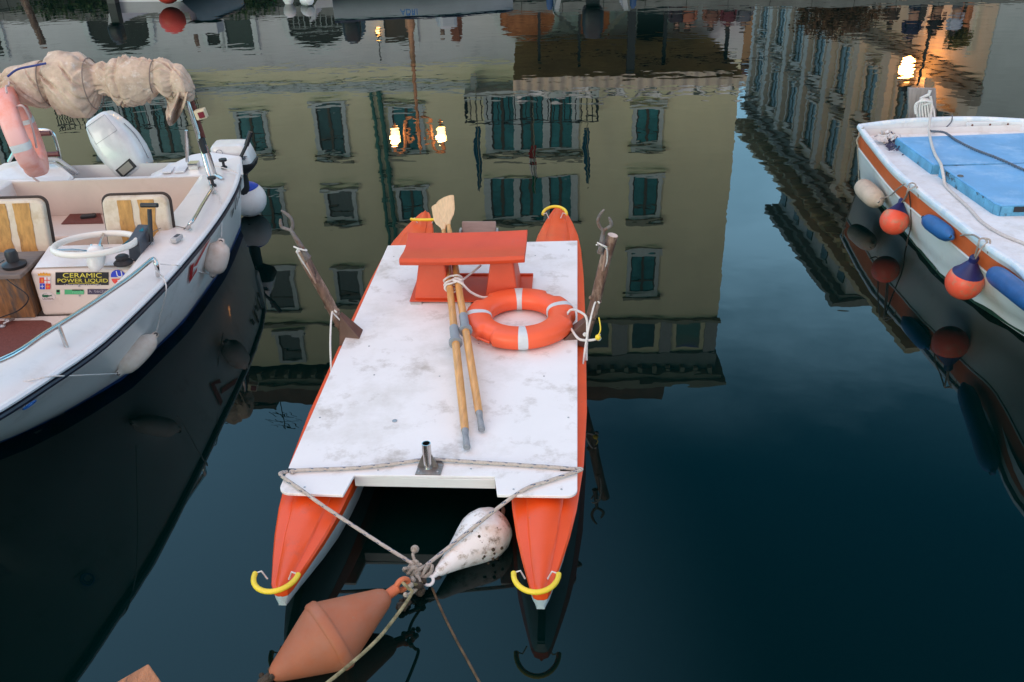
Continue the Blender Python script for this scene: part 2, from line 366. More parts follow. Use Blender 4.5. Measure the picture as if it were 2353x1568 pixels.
# ------------------------------------------------------------------ yellow building across the canal
WALLY = mat('ochre_plaster', (.78, .735, .51), .9, var=.06, scale=.5, dirt=[((.66, .64, .46), .5, .8, .35), ((.55, .54, .41), .62, .85, 1.7)])
WALLG = mat('grey_plaster', (.58, .60, .62), .9, var=.08, scale=.4, dirt=[((.27, .28, .29), .55, .8, .6)])
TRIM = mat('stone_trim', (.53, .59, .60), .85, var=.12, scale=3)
TRIMD = mat('dark_trim', (.26, .26, .20), .9, var=.15, scale=2)  # darker olive trim for hoods, upper ledge, cornice and flag poles
GLASS = mat('window_glass', (.04, .19, .21), .25, var=.4, scale=1.2, spec=.25)
GLASSP = mat('window_glass_bright', (.03, .09, .10), .25, var=.4, scale=1.2, spec=.3)
SASH = mat('sash_wood', (.06, .045, .03), .6)
SASHL = mat('sash_grey', (.20, .24, .24), .6)
SHUT = mat('dark_opening', (.02, .025, .022), .8, var=.4)
CURT = mat('curtain', (.13, .15, .15), .9, var=.2, stretch=(8, 8, .5))
PIPE = mat('copper_pipe', (.035, .16, .13), .6, var=.2)
IRON = mat('black_iron', (.02, .02, .022), .5, .3)
ROOF = mat('roof_tile', (.12, .07, .05), .9, var=.3, scale=2)
FA, FS = 39.0, -.035                       # facade plane y = FA + FS*x
FEX = V((1, FS, 0)).normalized(); FEN = V((-FS, 1, 0)).normalized()*-1      # FEN points at the canal
def fl(p): p = V(p); return (p - V((0, FA, 0))).dot(FEX), p.z
def fw(x, z, out=0.): return V((0, FA, 0)) + FEX*x + V((0,0,z)) - FEN*(-out)
def fpt(u, v): return fl(mir(u, v, FA, FS))
FM = Matrix.Translation(V((0, FA, 0))) @ Matrix((FEX, -FEN, V((0,0,1)))).transposed().to_4x4()     # local x along, y into the wall, z up
XR = fpt(1665, 560)[0]; XL = -30.0
ZE = fpt(1600, 868)[1]
bA = thing('apartment_building', 'ochre plastered building with grey ground floor and green drainpipes', 'building', V((0, FA, 1.585)), math.atan2(FEX.y, FEX.x))
zG = fpt(1000, 152)[1]                     # top of the grey ground floor
zB = fpt(1000, 196)[1]
def bxp(x0, x1, y0, y1, z0, z1, mb=None):
    mb = mb or MB(FM); mb.box(x0, x1, y0, y1, z0, z1); return mb
mk('ground_floor_wall', bxp(XL, XR, 0.02, 12, 1.57, zG), WALLG, bA)
mk('wall', bxp(XL, XR-.004, 0, 12.02, zG, ZE-1.0), WALLY, bA)
m_ = MB(FM); m_.box(XL, XR+.05, -.10, .1, zB-.16, zB+.02); m_.box(XL, XR+.07, -.16, .1, zB+.022, zB+.20)
mk('string_course', m_, TRIM, bA)
def window(cx, w, z0, z1, glass=GLASS, double=True, sill=True, hood=True):
    fr = MB(FM); t = .17
    fr.box(cx-w/2-t, cx-w/2, -.13, .06, z0, z1); fr.box(cx+w/2, cx+w/2+t, -.13, .06, z0, z1)
    fr.box(cx-w/2-t, cx+w/2+t, -.132, .06, z1, z1+t)
    fr.box(cx-w/2-t, cx+w/2+t, -.132, .06, z0-.10, z0)
    f = mk('window_frame', fr, TRIM, bA)
    g = MB(FM); g.box(cx-w/2, cx+w/2, -.03, .02, z0, z1); mk('pane', g, glass, f)
    s_ = MB(FM)
    if double:
        s_.box(cx-.055, cx+.055, -.07, -.031, z0, z1)
        s_.box(cx-w/2, cx-w/2+.05, -.07, -.031, z0, z1); s_.box(cx+w/2-.05, cx+w/2, -.07, -.031, z0, z1)
        s_.box(cx-w/2+.05, cx-.055, -.065, -.031, z0+(z1-z0)*.66, z0+(z1-z0)*.69); s_.box(cx+.055, cx+w/2-.05, -.065, -.031, z0+(z1-z0)*.66, z0+(z1-z0)*.69)
    else:
        s_.box(cx-w/2, cx+w/2, -.07, -.031, z1-.42, z1-.36)
        s_.box(cx-w/2, cx-w/2+.06, -.07, -.031, z0, z1)
    mk('sash', s_, SASH, f)
    if sill:
        q = MB(FM); q.box(cx-w/2-.3, cx+w/2+.3, -.28, .0, z0-.24, z0-.102); mk('sill', q, TRIM, f)
    if hood:
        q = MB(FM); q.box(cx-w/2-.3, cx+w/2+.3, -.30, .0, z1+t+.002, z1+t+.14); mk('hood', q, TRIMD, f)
def win_px(u0, u1, v0, v1, **k):
    um = (u0+u1)/2
    cx = (fpt(um, (v0+v1)/2)[0]); w = fpt(u1, (v0+v1)/2)[0]-fpt(u0, (v0+v1)/2)[0]
    window(cx, w, fpt(um, v0)[1], fpt(um, v1)[1], **k)
    return cx, w
rowz = lambda v0, v1, u: (fpt(u, v0)[1], fpt(u, v1)[1])
# first, second, third, fourth floor
for (u0, u1, v0, v1, kw) in [
    (553, 610, 264, 345, {}), (733, 790, 245, 350, dict(glass=GLASSP)), (905, 966, 250, 342, {}), (1462, 1513, 246, 330, {}),
    (600, 648, 440, 522, {}), (758, 812, 440, 503, dict(glass=CURT, double=False)), (922, 974, 434, 502, {}), (1454, 1510, 408, 497, {}),
    (617, 672, 620, 702, dict(glass=CURT, double=False)), (779, 827, 624, 693, dict(glass=CURT, double=False)), (930, 980, 610, 690, {}), (1448, 1503, 583, 671, {}),
    (645, 692, 770, 823, dict(glass=CURT, double=False, hood=False)), (4, 38, 296, 378, {}), (800, 846, 772, 824, dict(glass=CURT, double=False, hood=False)), (945, 990, 770, 822, dict(glass=CURT, double=False, hood=False))]:
    win_px(u0, u1, v0, v1, **kw)
def triple(u0, u1, v0, v1, n=3):
    um, vm = (u0+u1)/2, (v0+v1)/2
    a, b = fpt(u0, vm)[0], fpt(u1, vm)[0]; z0, z1 = fpt(um, v0)[1], fpt(um, v1)[1]
    w = (b-a)/n
    fr = MB(FM)
    for i in range(n+1): fr.box(a+w*i-.15, a+w*i+.15, -.14, .06, z0, z1)
    fr.box(a-.15, b+.15, -.142, .06, z1, z1+.2); fr.box(a-.15, b+.15, -.142, .06, z0-.1, z0)
    f = mk('window_frame', fr, TRIM, bA)
    for i in range(n):
        g = MB(FM); g.box(a+w*i+.15, a+w*(i+1)-.15, -.03, .02, z0, z1); mk('pane', g, GLASS, f)
        s_ = MB(FM); c = a+w*(i+.5); s_.box(c-.06, c+.06, -.07, -.031, z0, z1); s_.box(a+w*i+.15, a+w*i+.22, -.07, -.031, z0, z1); mk('sash', s_, SASH, f)
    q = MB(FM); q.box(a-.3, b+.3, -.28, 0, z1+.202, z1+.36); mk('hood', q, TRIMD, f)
    return a, b, z0, z1
T1 = triple(1122, 1322, 212, 343)
triple(1122, 1320, 412, 497); triple(1130, 1325, 590, 672)
T2 = triple(215, 420, 228, 352); triple(190, 330, 425, 520)
# balconies with balusters
def balcony(a, b, z0):
    s_ = MB(FM); s_.box(a-.9, b+.9, -1.25, 0, z0-.28, z0-.06)
    for x in (a-.5, (a+b)/2, b+.5): s_.prism([(x-.12, -.9, z0-.3), (x+.12, -.9, z0-.3), (x+.12, -.145, z0-.3), (x-.12, -.145, z0-.3)], [(x-.12, -.9, z0-.282), (x+.12, -.9, z0-.282), (x+.12, -.145, z0-.282), (x-.12, -.145, z0-.282)]); s_.prism([(x-.12, -.4, z0-.8), (x+.12, -.4, z0-.8), (x+.12, -.15, z0-.8), (x-.12, -.15, z0-.8)], [(x-.12, -.85, z0-.302), (x+.12, -.85, z0-.302), (x+.12, -.145, z0-.302), (x-.12, -.145, z0-.302)])
    f = mk('balcony', s_, TRIM, bA)
    r_ = MB(FM); n = int((b-a+1.8)/.22)
    for i in range(n+1):
        x = a-.86 + (b-a+1.72)*i/n
        r_.tube([(x, -1.2, z0-.06), (x, -1.24, z0+.25), (x, -1.18, z0+.45), (x, -1.2, z0+.85)], .022, 5)
    for k in range(6):
        for x in (a-.86, b+.86): r_.tube([(x, -1.2+.22*k, z0-.06), (x, -1.2+.22*k, z0+.85)], .022, 5)
    r_.box(a-.9, b+.9, -1.24, -1.16, z0+.852, z0+.90); r_.box(a-.9, a-.84, -1.158, 0, z0+.852, z0+.90); r_.box(b+.84, b+.9, -1.158, 0, z0+.852, z0+.90)
    mk('railing', r_, IRON, f)
balcony(T1[0], T1[1], T1[2]); balcony(T2[0], T2[1], T2[2])
# flags hang from slanted staffs on the balcony
FLB = mat('flag_blue', (.03, .12, .20), .9); FLR = mat('flag_red', (.35, .02, .02), .9); FLG = mat('flag_green', (.02, .16, .07), .9)
for (u, v0, v1, ms, lab) in ((1107, 250, 405, [FLB, FLB, FLB], 'furled dark blue flag on the left staff of the balcony'), (1227, 300, 405, [FLR, FWHITE, FLG], 'furled red, white and green flag on the middle staff of the balcony'), (1343, 262, 392, [FLB, FLB, FLB], 'furled blue flag on the right staff of the balcony')):
    x, zt = fpt(u, v1); zb = fpt(u, v0)[1]
    t = thing('flag', lab, 'flag', fw(x, zb-1.2, 0), 0, 'flags on the balcony')
    q = MB(FM); q.tube([(x, -1.24, zb-1.4), (x+.05, -2.2, zt)], .02, 6); mk('pole', q, TRIMD, t)
    h = (zt-zb)/3
    rows = []
    for i in range(13):
        a = i/12; z = zt-.1-(zt-zb)*.85*a; w = .04+.10*math.sin(a*2.6); yy = -2.18+.75*a
        rows.append([(x+w*math.cos(k*math.pi/4)+.04*math.sin(7*a), yy+.6*w*math.sin(k*math.pi/4)*math.cos(3*k), z) for k in range(8)])
    q = MB(FM)
    for i in range(3): q.m = i; q.loft(rows[i*4:i*4+5])
    mk('cloth', q, ms[::-1], t, smooth=True)
# drainpipes
for du, lab in ((0, ''), (19, '')):
    p0 = fpt(853+du, 208); p1 = fpt(900+du*.8, 563)
    q = MB(FM); q.tube([(p0[0], -.16, p0[1]), ((p0[0]+p1[0])/2, -.16, (p0[1]+p1[1])/2), (p1[0], -.16, ZE-1.2)], .10 if du else .07, 8)
    for k in range(8): z = p0[1]+1.2*k; xx = p0[0]+(p1[0]-p0[0])*(z-p0[1])/(p1[1]-p0[1]); q.box(xx-.14, xx+.14, -.2, -.02, z, z+.07)
    mk('drainpipe', q, PIPE, bA, smooth=True)
im = bpy.data.materials.new('painted_sheen_pane'); im.use_nodes = True; ti = im.node_tree; ib = ti.nodes['Principled BSDF']; ib.inputs['Roughness'].default_value = .3  # rainbow sheen of the panes painted into their base colour, banded by height
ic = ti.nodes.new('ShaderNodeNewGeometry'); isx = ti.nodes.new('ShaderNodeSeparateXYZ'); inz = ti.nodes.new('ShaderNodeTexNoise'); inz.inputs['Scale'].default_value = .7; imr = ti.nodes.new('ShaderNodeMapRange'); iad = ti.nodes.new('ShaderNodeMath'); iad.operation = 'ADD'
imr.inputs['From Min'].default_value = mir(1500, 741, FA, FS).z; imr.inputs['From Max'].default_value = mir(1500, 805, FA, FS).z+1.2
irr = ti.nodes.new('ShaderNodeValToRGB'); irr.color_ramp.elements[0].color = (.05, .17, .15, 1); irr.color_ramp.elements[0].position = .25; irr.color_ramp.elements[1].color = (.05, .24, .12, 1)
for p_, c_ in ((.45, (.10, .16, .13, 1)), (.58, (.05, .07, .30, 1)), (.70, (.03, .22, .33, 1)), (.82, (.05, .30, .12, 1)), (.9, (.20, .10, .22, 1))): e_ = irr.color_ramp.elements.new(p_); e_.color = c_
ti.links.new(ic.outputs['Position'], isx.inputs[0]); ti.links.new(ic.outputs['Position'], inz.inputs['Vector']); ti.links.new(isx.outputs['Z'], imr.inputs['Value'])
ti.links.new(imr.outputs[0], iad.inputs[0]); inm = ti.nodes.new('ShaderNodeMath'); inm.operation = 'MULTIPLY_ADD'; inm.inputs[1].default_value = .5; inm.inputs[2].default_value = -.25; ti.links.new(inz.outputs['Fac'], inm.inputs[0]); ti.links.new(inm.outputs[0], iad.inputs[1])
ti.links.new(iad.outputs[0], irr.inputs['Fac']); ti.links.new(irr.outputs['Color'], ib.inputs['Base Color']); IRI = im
# top loggia on the right half, parapet, cornice and roofs
zl0, zl1 = fpt(1500, 741)[1], fpt(1500, 805)[1]
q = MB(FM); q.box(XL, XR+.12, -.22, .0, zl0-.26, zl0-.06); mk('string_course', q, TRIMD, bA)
zz = fpt(1500, 815)[1]
edges = [fpt(u, 775)[0] for u in (1350, 1405, 1441, 1515, 1541, 1612)]
q = MB(FM); q.box(edges[0]-4.6, XR-.01, .9, 1.0, zl0-.05, zl1+.2); lg = mk('loggia', q, SHUT, bA)
for a, b in ((edges[0]-4, edges[0]-2.2), (edges[0]-1.6, edges[1]-.15), (edges[2]+.25, edges[3]-.25), (edges[4]+.25, edges[5]-.1)):
    g = MB(FM); g.box(a, b, -.02, .04, zl0+.02, zl1-.12); mk('pane', g, IRI if (a < edges[0]-1 or a > edges[4]) or abs(a-edges[0]+1.6) < .1 else GLASSP, lg)
for a, b in ((edges[0]-2.2, edges[0]-1.6), (edges[1]+.0, edges[2]), (edges[3], edges[4]), (edges[5]+.1, XR)):
    g = MB(FM); g.box(a, b, -.16, .0, zl0-.05, zz-.05); mk('pillar', g, mat('pier_grey', (.34, .35, .35), .85), lg)
q = MB(FM); q.box(edges[0]-4.6, XR+.05, -.20, 11.9, zz-.04, ZE-.55); mk('parapet', q, mat('parapet_grey', (.22, .24, .23), .9, var=.15), bA)
q = MB(FM); q.box(XL, XR+.35, -.75, 12.2, ZE-.998, ZE-.6) if False else None
q = MB(FM)
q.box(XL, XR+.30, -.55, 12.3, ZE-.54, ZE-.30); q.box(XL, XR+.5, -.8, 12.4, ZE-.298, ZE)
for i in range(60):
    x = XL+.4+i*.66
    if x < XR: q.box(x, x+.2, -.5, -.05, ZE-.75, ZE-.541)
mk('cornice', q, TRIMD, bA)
xr2 = fpt(1525, 925)[0]; zt2 = fpt(1500, 925)[1]
q = MB(FM); q.prism([(XL, -.3, ZE+.002), (xr2, -.3, ZE+.002), (xr2, 12, ZE+.002), (XL, 12, ZE+.002)], [(XL, .3, zt2), (xr2, .3, zt2), (xr2, 11, zt2+1.6), (XL, 11, zt2+1.6)])
rfA = mk('roof', q, ROOF, bA)
c0, c1 = fpt(572, 930)[0], fpt(624, 930)[0]; cz = fpt(600, 955)[1]
q = MB(FM); q.box(c0+.1, c1-.1, .6, 2.0, zt2-.3, cz-.3); q.box(c0-.05, c1+.05, .5, 2.1, cz-.298, cz); mk('chimney', q, mat('chimney_brick', (.10, .07, .06), .9, var=.3), rfA)
ax_, az_ = fpt(650, 1003); q = MB(FM)
q.tube([(ax_, .6, zt2-.3), (ax_, .6, az_)], .025, 5)
for dz, w in ((.15, .55), (.55, .75), (.95, .5)):
    q.tube([(ax_-w, .6, az_-dz-.1), (ax_+w, .6, az_-dz+.12)], .018, 4)
    for k in range(4): q.tube([(ax_-w+w*2*k/3-.12, .45, az_-dz-.25), (ax_-w+w*2*k/3+.12, .75, az_-dz+.2)], .014, 4)
mk('aerial', q, IRON, rfA)
# ground-floor openings, some arched
WARM = mat('lit_interior', (.20, .09, .04), .8, var=.9, scale=2.2, emit=((1.0, .30, .09), .07))
def opening(u0, u1, v1, arch=False, fill=SHUT, bars=False):
    vm = v1-20
    a, b = fpt(u0, vm)[0], fpt(u1, vm)[0]; z1 = fpt((u0+u1)/2, v1)[1]; c = (a+b)/2; w = (b-a)/2
    zs = z1-w*.62 if arch else z1
    out = [(c-w, 1.58), (c+w, 1.58), (c+w, zs)]
    if arch: out += [(c+w*math.cos(R(k)), zs+(z1-zs)*math.sin(R(k))) for k in range(15, 180, 15)]
    out += [(c-w, zs)]
    q = MB(FM); q.prism([(x, -.015, z) for x, z in out], [(x, .1, z) for x, z in out]); d = mk('doorway', q, fill, bA)
    big_ = [(c-w-.22, 1.58), (c-w, 1.58)] 
    q = MB(FM); n = len(out)
    pts = out[2:]+[(c-w, 1.6)]
    pts = [(c+w, 1.6)]+pts
    for i in range(len(pts)-1):
        (x0, z0), (x1, z1_) = pts[i], pts[i+1]
        o0 = V((x0-c, 0, max(0, z0-zs+.3))).normalized()*.22; o1 = V((x1-c, 0, max(0, z1_-zs+.3))).normalized()*.22
        if (x0, z0) == (x1, z1_): continue
        q.hexa([(x0, -.1, z0), (x1, -.1, z1_), (x1, .02, z1_), (x0, .02, z0), (x0+o0.x, -.1, z0+o0.z), (x1+o1.x, -.1, z1_+o1.z), (x1+o1.x, .02, z1_+o1.z), (x0+o0.x, .02, z0+o0.z)])
    mk('surround', q, TRIM, d)
    if bars:
        q = MB(FM); k = int((b-a)/.22)
        for i in range(k+1): x = a+(b-a)*i/k; q.box(x-.02, x+.02, -.06, -.02, 1.6, zs-.1)
        q.box(a, b, -.062, -.018, zs-.1, zs); mk('grille', q, SASHL, d)
opening(213, 350, 121, True); opening(668, 792, 108, True, bars=True)
opening(518, 584, 112, fill=mat('dark_louvre', (.03, .05, .045), .7), bars=False); opening(477, 512, 106, fill=SHUT)
opening(884, 950, 97, fill=mat('brown_door', (.05, .04, .03), .7)); opening(1150, 1274, 88, True, fill=WARM)
opening(1463, 1532, 96, fill=mat('shop_glass', (.04, .06, .06), .3)); opening(1330, 1400, 80, fill=WARM); opening(-20, 8, 125)
q = MB(FM); x, z = fpt(871, 72); q.tube([(x, -.02, z+1.0), (x, -.3, z+1.1), (x, -.3, z+.2)], .02, 5); q.ball((x, -.3, z+.1), .12, 8); wl = mk('wall_lamp', q, IRON, bA)
q = MB(FM); q.ball((x, -.3, z-.05), .07, 8); mk('bulb', q, mat('small_bulb', (1, .6, .3), .5, emit=((1, .45, .12), 14)), wl)

# ------------------------------------------------------------------ restaurant canopy with posts
CX0 = fpt(1178, 120)[0]
canopy = thing('restaurant_canopy', 'brown restaurant awning with pale scalloped valance on dark posts', 'awning', fw(CX0+5, 1.585, 3), math.atan2(FEX.y, FEX.x))
FYc = 7.2
def cpt(u, v):   # point on the awning's front plane
    p = mir(u, v, FA-FYc, FS); return (p-V((0, FA, 0))).dot(FEX), p.z
zf = cpt(1450, 177)[1]; zbk = fpt(1450, 92)[1]; xf0 = cpt(1178, 180)[0]; xf1 = cpt(1716, 180)[0]
AWN = mat('awning_brown', (.40, .32, .12), .9, var=.25, scale=.8, dirt=[((.22, .16, .06), .5, .7, .7)])
rows = [[(xf0+(xf1-xf0)*i/24, -.05-FYc*j/10+.05, zbk+(zf-zbk)*j/10-.10*abs(math.sin(i*math.pi/4))-.05*math.sin(j*.6)) for i in range(25)] for j in range(11)]
q = MB(FM); q.sheet(rows); q.sheet([[(x, y, z+.05) for x, y, z in r] for r in rows]); mk('fabric', q, AWN, canopy, smooth=True)
q = MB(FM); vz0, vz1 = cpt(1450, 178)[1], cpt(1450, 203)[1]
rows = [[(xf0+(xf1-xf0)*i/240, -FYc-.06-.05*math.sin(i*.55), vz0-.05+(vz1-vz0+.1)*j/3) for i in range(241)] for j in range(4)]
rows2 = [[(x, y+.03, z) for x, y, z in r] for r in rows]
q.sheet(rows); q.sheet(rows2); mk('valance', q, mat('valance_cloth', (.66, .54, .44), .9, var=.15, scale=1.5), canopy, smooth=True)
q = MB(FM); rows = [[(xf0+(xf1-xf0)*i/120, -FYc+.0+.9*j/4, vz1+.10+.20*math.sin(i*.33+.7*math.sin(i*.11))*(1 if j < 3 else .4)+.10*j) for i in range(121)] for j in range(5)]
q.sheet(rows); q.sheet([[(x, y, z+.03) for x, y, z in r] for r in rows]); mk('roll', q, mat('clear_sheet', (.80, .82, .82), .35, var=.2, scale=1.6, dirt=[((.04, .06, .06), .52, .56, 1.1)]), canopy, smooth=True)
q = MB(FM)
for uu, r_ in ((1451, .13), (1336, .05), (1540, .06), (1240, .05), (1690, .06)):
    x = cpt(uu, 130)[0]; yy = -FYc+.2 if r_ > .1 else -FYc+1.6; q.box(x-r_, x+r_, yy, yy+2*r_, 1.58, zf-.08)
mk('post', q, IRON, canopy)
q = MB(FM)
for k in range(16):
    x0 = xf0+(xf1-xf0)*random.random(); j = random.uniform(.8, 6); q.tube([(x0, -j, zf-.14), (x0+random.uniform(-1.6, 1.6), -j-random.uniform(-.9, .9), zf-.2)], .02, 4)
mk('frame', q, IRON, canopy)

# ------------------------------------------------------------------ lamp posts on the far quay
LIT = mat('lantern_glass', (1, .75, .5), .5, emit=((1.0, .52, .17), 11))
def glow(name, loc, w, r, parent, col=(1, .50, .18)):
    d = bpy.data.lights.new(name, 'POINT'); d.energy = w; d.color = col; d.shadow_soft_size = r
    o = bpy.data.objects.new(name, d); COL.objects.link(o); o.location = WM[parent.name].inverted() @ V(loc); o.parent = parent
LY_ = 30.5
b0 = mir(955, 200, LY_); l1 = mir(909, 312, LY_); l2 = mir(1014, 309, LY_); top = mir(966, 262, LY_)
lamp = thing('street_lamp', 'ornate iron lamp post with two lit lanterns on curled arms before the ochre building', 'lamp post', V((b0.x, LY_, 1.585)))
c = (l1.x+l2.x)/2; zA = (l1.z+l2.z)/2
q = MB(); q.lathe([(.22, 0), (.22, .35), (.14, .45), (.16, .9), (.09, 1.0), (.075, 2.0), (.10, 2.05), (.055, 2.15), (.05, zA-1.6-.2), (.09, zA-1.6-.12), (.05, zA-1.6), (.04, zA-1.6+.35), (.07, zA-1.2), (.01, zA-1.0)], (c, LY_, 1.585), (0,0,1), 12)
mk('post', q, mat('old_bronze', (.42, .22, .12), .45, .2, var=.4, scale=5), lamp, smooth=True)
for s_, l in ((-1, l1), (1, l2)):
    dx = l.x-c
    pts = smooth_pts([(c, LY_, zA-.45), (c+dx*.3, LY_, zA-.62), (c+dx*.55, LY_, zA-.35), (c+dx*.62, LY_, zA+.3), (c+dx*.82, LY_, zA+.62), (l.x+.08*s_, LY_, l.z+.55), (l.x, LY_, l.z+.32)], 6)
    q = MB(); q.tube(pts, .055, 6); q.tube(smooth_pts([(c+dx*.2, LY_, zA+.1), (c+dx*.4, LY_, zA+.22), (c+dx*.5, LY_, zA), (c+dx*.36, LY_, zA-.15)], 5), .045, 5)
    mk('arm', q, MATS['old_bronze'], lamp, smooth=True)
    q = MB(); q.lathe([(.02, .34), (.13, .24), (.16, .18), (.05, .36)], l, (0,0,1), 8); cp_ = mk('lantern', q, MATS['old_bronze'], lamp)
    q = MB(); q.lathe([(.13, .20), (.155, .05), (.13, -.16), (.09, -.24)], l, (0,0,1), 10); mk('glass', q, LIT, cp_, smooth=True)
    q = MB(); q.lathe([(.10, -.245), (.11, -.28), (.03, -.32), (.04, -.36), (.005, -.42)], l, (0,0,1), 8); mk('finial', q, MATS['old_bronze'], cp_)
    glow('lamp_light', l+V((0, -.45, 0)), 40, .15, lamp)

# ------------------------------------------------------------------ palazzo row along the right bank
PX = 17.2
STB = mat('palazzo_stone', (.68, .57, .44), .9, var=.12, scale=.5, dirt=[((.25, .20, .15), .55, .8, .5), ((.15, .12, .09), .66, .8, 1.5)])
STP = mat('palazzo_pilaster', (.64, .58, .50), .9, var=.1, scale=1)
STW = mat('palazzo_white', (.50, .51, .50), .9, var=.12, scale=.6)
PGL = mat('palazzo_glass', (.035, .062, .055), .3, var=.4, scale=1, spec=.3)
def pz(u, v): p = mirx(u, v, PX); return p.y, p.z
yA = pz(1716, 290)[0]; yB = pz(2095, 820)[0]
zE = mirx(1694, 308, PX-1.15).z+.3
pB = thing('palazzo', 'long stone palazzo with pilasters and deep eaves, mirrored at the upper right', 'building', (PX, (yA+yB)/2, 1.585))
y0, y1 = 35.2, yA
y0 = pz(2125, 867)[0]+.6
q = MB(); q.box(PX, PX+14, y0, y1, 1.57, zE-.8); mk('wall', q, STB, pB)
zg, zc, za = 6.3, 14.6, zE
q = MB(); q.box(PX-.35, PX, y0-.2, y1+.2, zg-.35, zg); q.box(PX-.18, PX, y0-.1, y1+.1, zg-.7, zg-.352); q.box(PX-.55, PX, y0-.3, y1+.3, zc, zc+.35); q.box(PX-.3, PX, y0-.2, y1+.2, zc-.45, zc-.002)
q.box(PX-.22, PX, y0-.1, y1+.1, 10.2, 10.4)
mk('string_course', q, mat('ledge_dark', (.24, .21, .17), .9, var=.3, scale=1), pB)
NB = 8; st = (y1-y0)/NB
for i in range(NB+1):
    yy = y0+.35+i*(y1-y0-.7)/NB
    q = MB(); q.box(PX-.28, PX, yy-.36, yy+.36, zg+.5, zc-.75); q.box(PX-.36, PX, yy-.46, yy+.46, zc-.748, zc-.452); q.box(PX-.36, PX, yy-.46, yy+.46, zg+.002, zg+.498)
    mk('pilaster', q, STP, pB)
def pwin(yc, w, z0, z1, head=.25, gl=PGL, arch=False):
    q = MB(); q.box(PX-.16, PX+.02, yc-w/2-.2, yc-w/2, z0, z1); q.box(PX-.16, PX+.02, yc+w/2, yc+w/2+.2, z0, z1)
    q.box(PX-.24, PX+.02, yc-w/2-.3, yc+w/2+.3, z1, z1+head); q.box(PX-.2, PX+.02, yc-w/2-.26, yc+w/2+.26, z0-.2, z0)
    f = mk('window', q, STP, pB)
    q = MB(); q.box(PX-.05, PX+.01, yc-w/2, yc+w/2, z0, z1); mk('pane', q, gl, f)
    q = MB(); q.box(PX-.09, PX-.052, yc-.05, yc+.05, z0, z1); q.box(PX-.09, PX-.052, yc-w/2, yc+w/2, z0+(z1-z0)*.68, z0+(z1-z0)*.72); mk('sash', q, SASHL, f)
for i in range(NB):
    yc = y0+.35+(i+.5)*(y1-y0-.7)/NB
    pwin(yc, 1.55, zg+.9, zg+3.3, .35); pwin(yc, 1.55, 10.9, 13.4, .25)
    for dy in (-.95, .95): pwin(yc+dy, .80, zc+.9, zE-1.5, .12)
for i in range(NB//1):
    yc = y0+.35+(i+.5)*(y1-y0-.7)/NB
    q = MB(); q.box(PX-.04, PX+.02, yc-.75, yc+.75, 1.6, 4.6); d = mk('doorway', q, SHUT if i % 3 else WARM, pB)
    q = MB(); q.box(PX-.12, PX+.02, yc-.95, yc-.75, 1.6, 4.6); q.box(PX-.12, PX+.02, yc+.75, yc+.95, 1.6, 4.6); q.box(PX-.15, PX+.02, yc-.95, yc+.95, 4.6, 4.85); mk('surround', q, STP, d)
q = MB(); q.box(PX-.7, PX+14.2, y0-.5, y1+.3, zE-.798, zE-.55); q.box(PX-1.15, PX+14.6, y0-.8, y1+.6, zE-.548, zE-.30)
n = int((y1-y0)/1.3)
for i in range(n): yy = y0+.2+i*1.3; q.box(PX-.9, PX-.02, yy, yy+.22, zE-.95, zE-.80)
mk('eaves', q, mat('eaves_brown', (.58, .49, .33), .9, var=.2, scale=1), pB)
q = MB(); q.prism([(PX-1.0, y0-.7, zE-.298), (PX+14.5, y0-.7, zE-.298), (PX+14.5, y1+.5, zE-.298), (PX-1.0, y1+.5, zE-.298)], [(PX+4, y0+3, zE+1.6), (PX+9, y0+3, zE+1.6), (PX+9, y1-3, zE+1.6), (PX+4, y1-3, zE+1.6)]); mk('roof', q, ROOF, pB)
# set-back top storey
p0 = pz(1778, 488); p1 = pz(1932, 700)
ya2, yb2 = p0[0], p1[0]+.3; zt_ = p0[1]
q = MB(); q.box(PX+.3, PX+9, yb2, ya2, zE+.0, zt_-.3); ph = mk('penthouse', q, STW, pB)
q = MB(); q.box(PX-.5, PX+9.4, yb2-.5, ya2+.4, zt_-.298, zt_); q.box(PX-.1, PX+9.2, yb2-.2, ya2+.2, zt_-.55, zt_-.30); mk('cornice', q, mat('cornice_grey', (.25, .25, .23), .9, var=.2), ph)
for i in range(5):
    yy = yb2+.9+i*(ya2-yb2-1.8)/4
    q = MB(); q.box(PX+.24, PX+.31, yy-.5, yy+.5, zE+.5, zt_-.9); mk('pane', q, PGL, ph)
# grey near end wall of the palazzo
q = MB(); q.box(PX+.02, PX+14, y0-.08, y0-.004, 1.57, zE-.85); ew = mk('end_wall', q, mat('corner_plaster', (.46, .50, .50), .9, var=.12, scale=.5), pB)
for z0_ in (7.2, 11.2):
    for xx in (PX+2.6, PX+6.2):
        q = MB(); q.box(xx-.5, xx+.5, y0-.13, y0-.081, z0_, z0_+2.1); mk('pane', q, PGL, ew)
# small lit houses closing the street
hF = thing('far_house', 'small brown and orange lit house closing the street beyond the palazzo', 'building', (17.5, 92, 1.585))
pf = mir(1735, 178, 92)
q = MB(); q.box(12.5, 25, 92, 99, 1.57, pf.z-1.2); mk('wall', q, mat('far_wall', (.42, .24, .12), .9, var=.2, scale=.5), hF)
q = MB(); q.prism([(12.2, 91.4, pf.z-1.199), (25.4, 91.4, pf.z-1.199), (25.4, 99.4, pf.z-1.199), (12.2, 99.4, pf.z-1.199)], [(14, 94, pf.z), (24, 94, pf.z), (24, 97, pf.z), (14, 97, pf.z)]); mk('roof', q, mat('far_roof', (.09, .04, .035), .9), hF)
for xx in (14, 16.2, 18.4, 20.6):
    for zz_ in (2.2, 5.6):
        q = MB(); q.box(xx-.5, xx+.5, 91.9, 91.998, zz_, zz_+1.7); mk('window', q, WARM if zz_ < 3 else SHUT, hF)
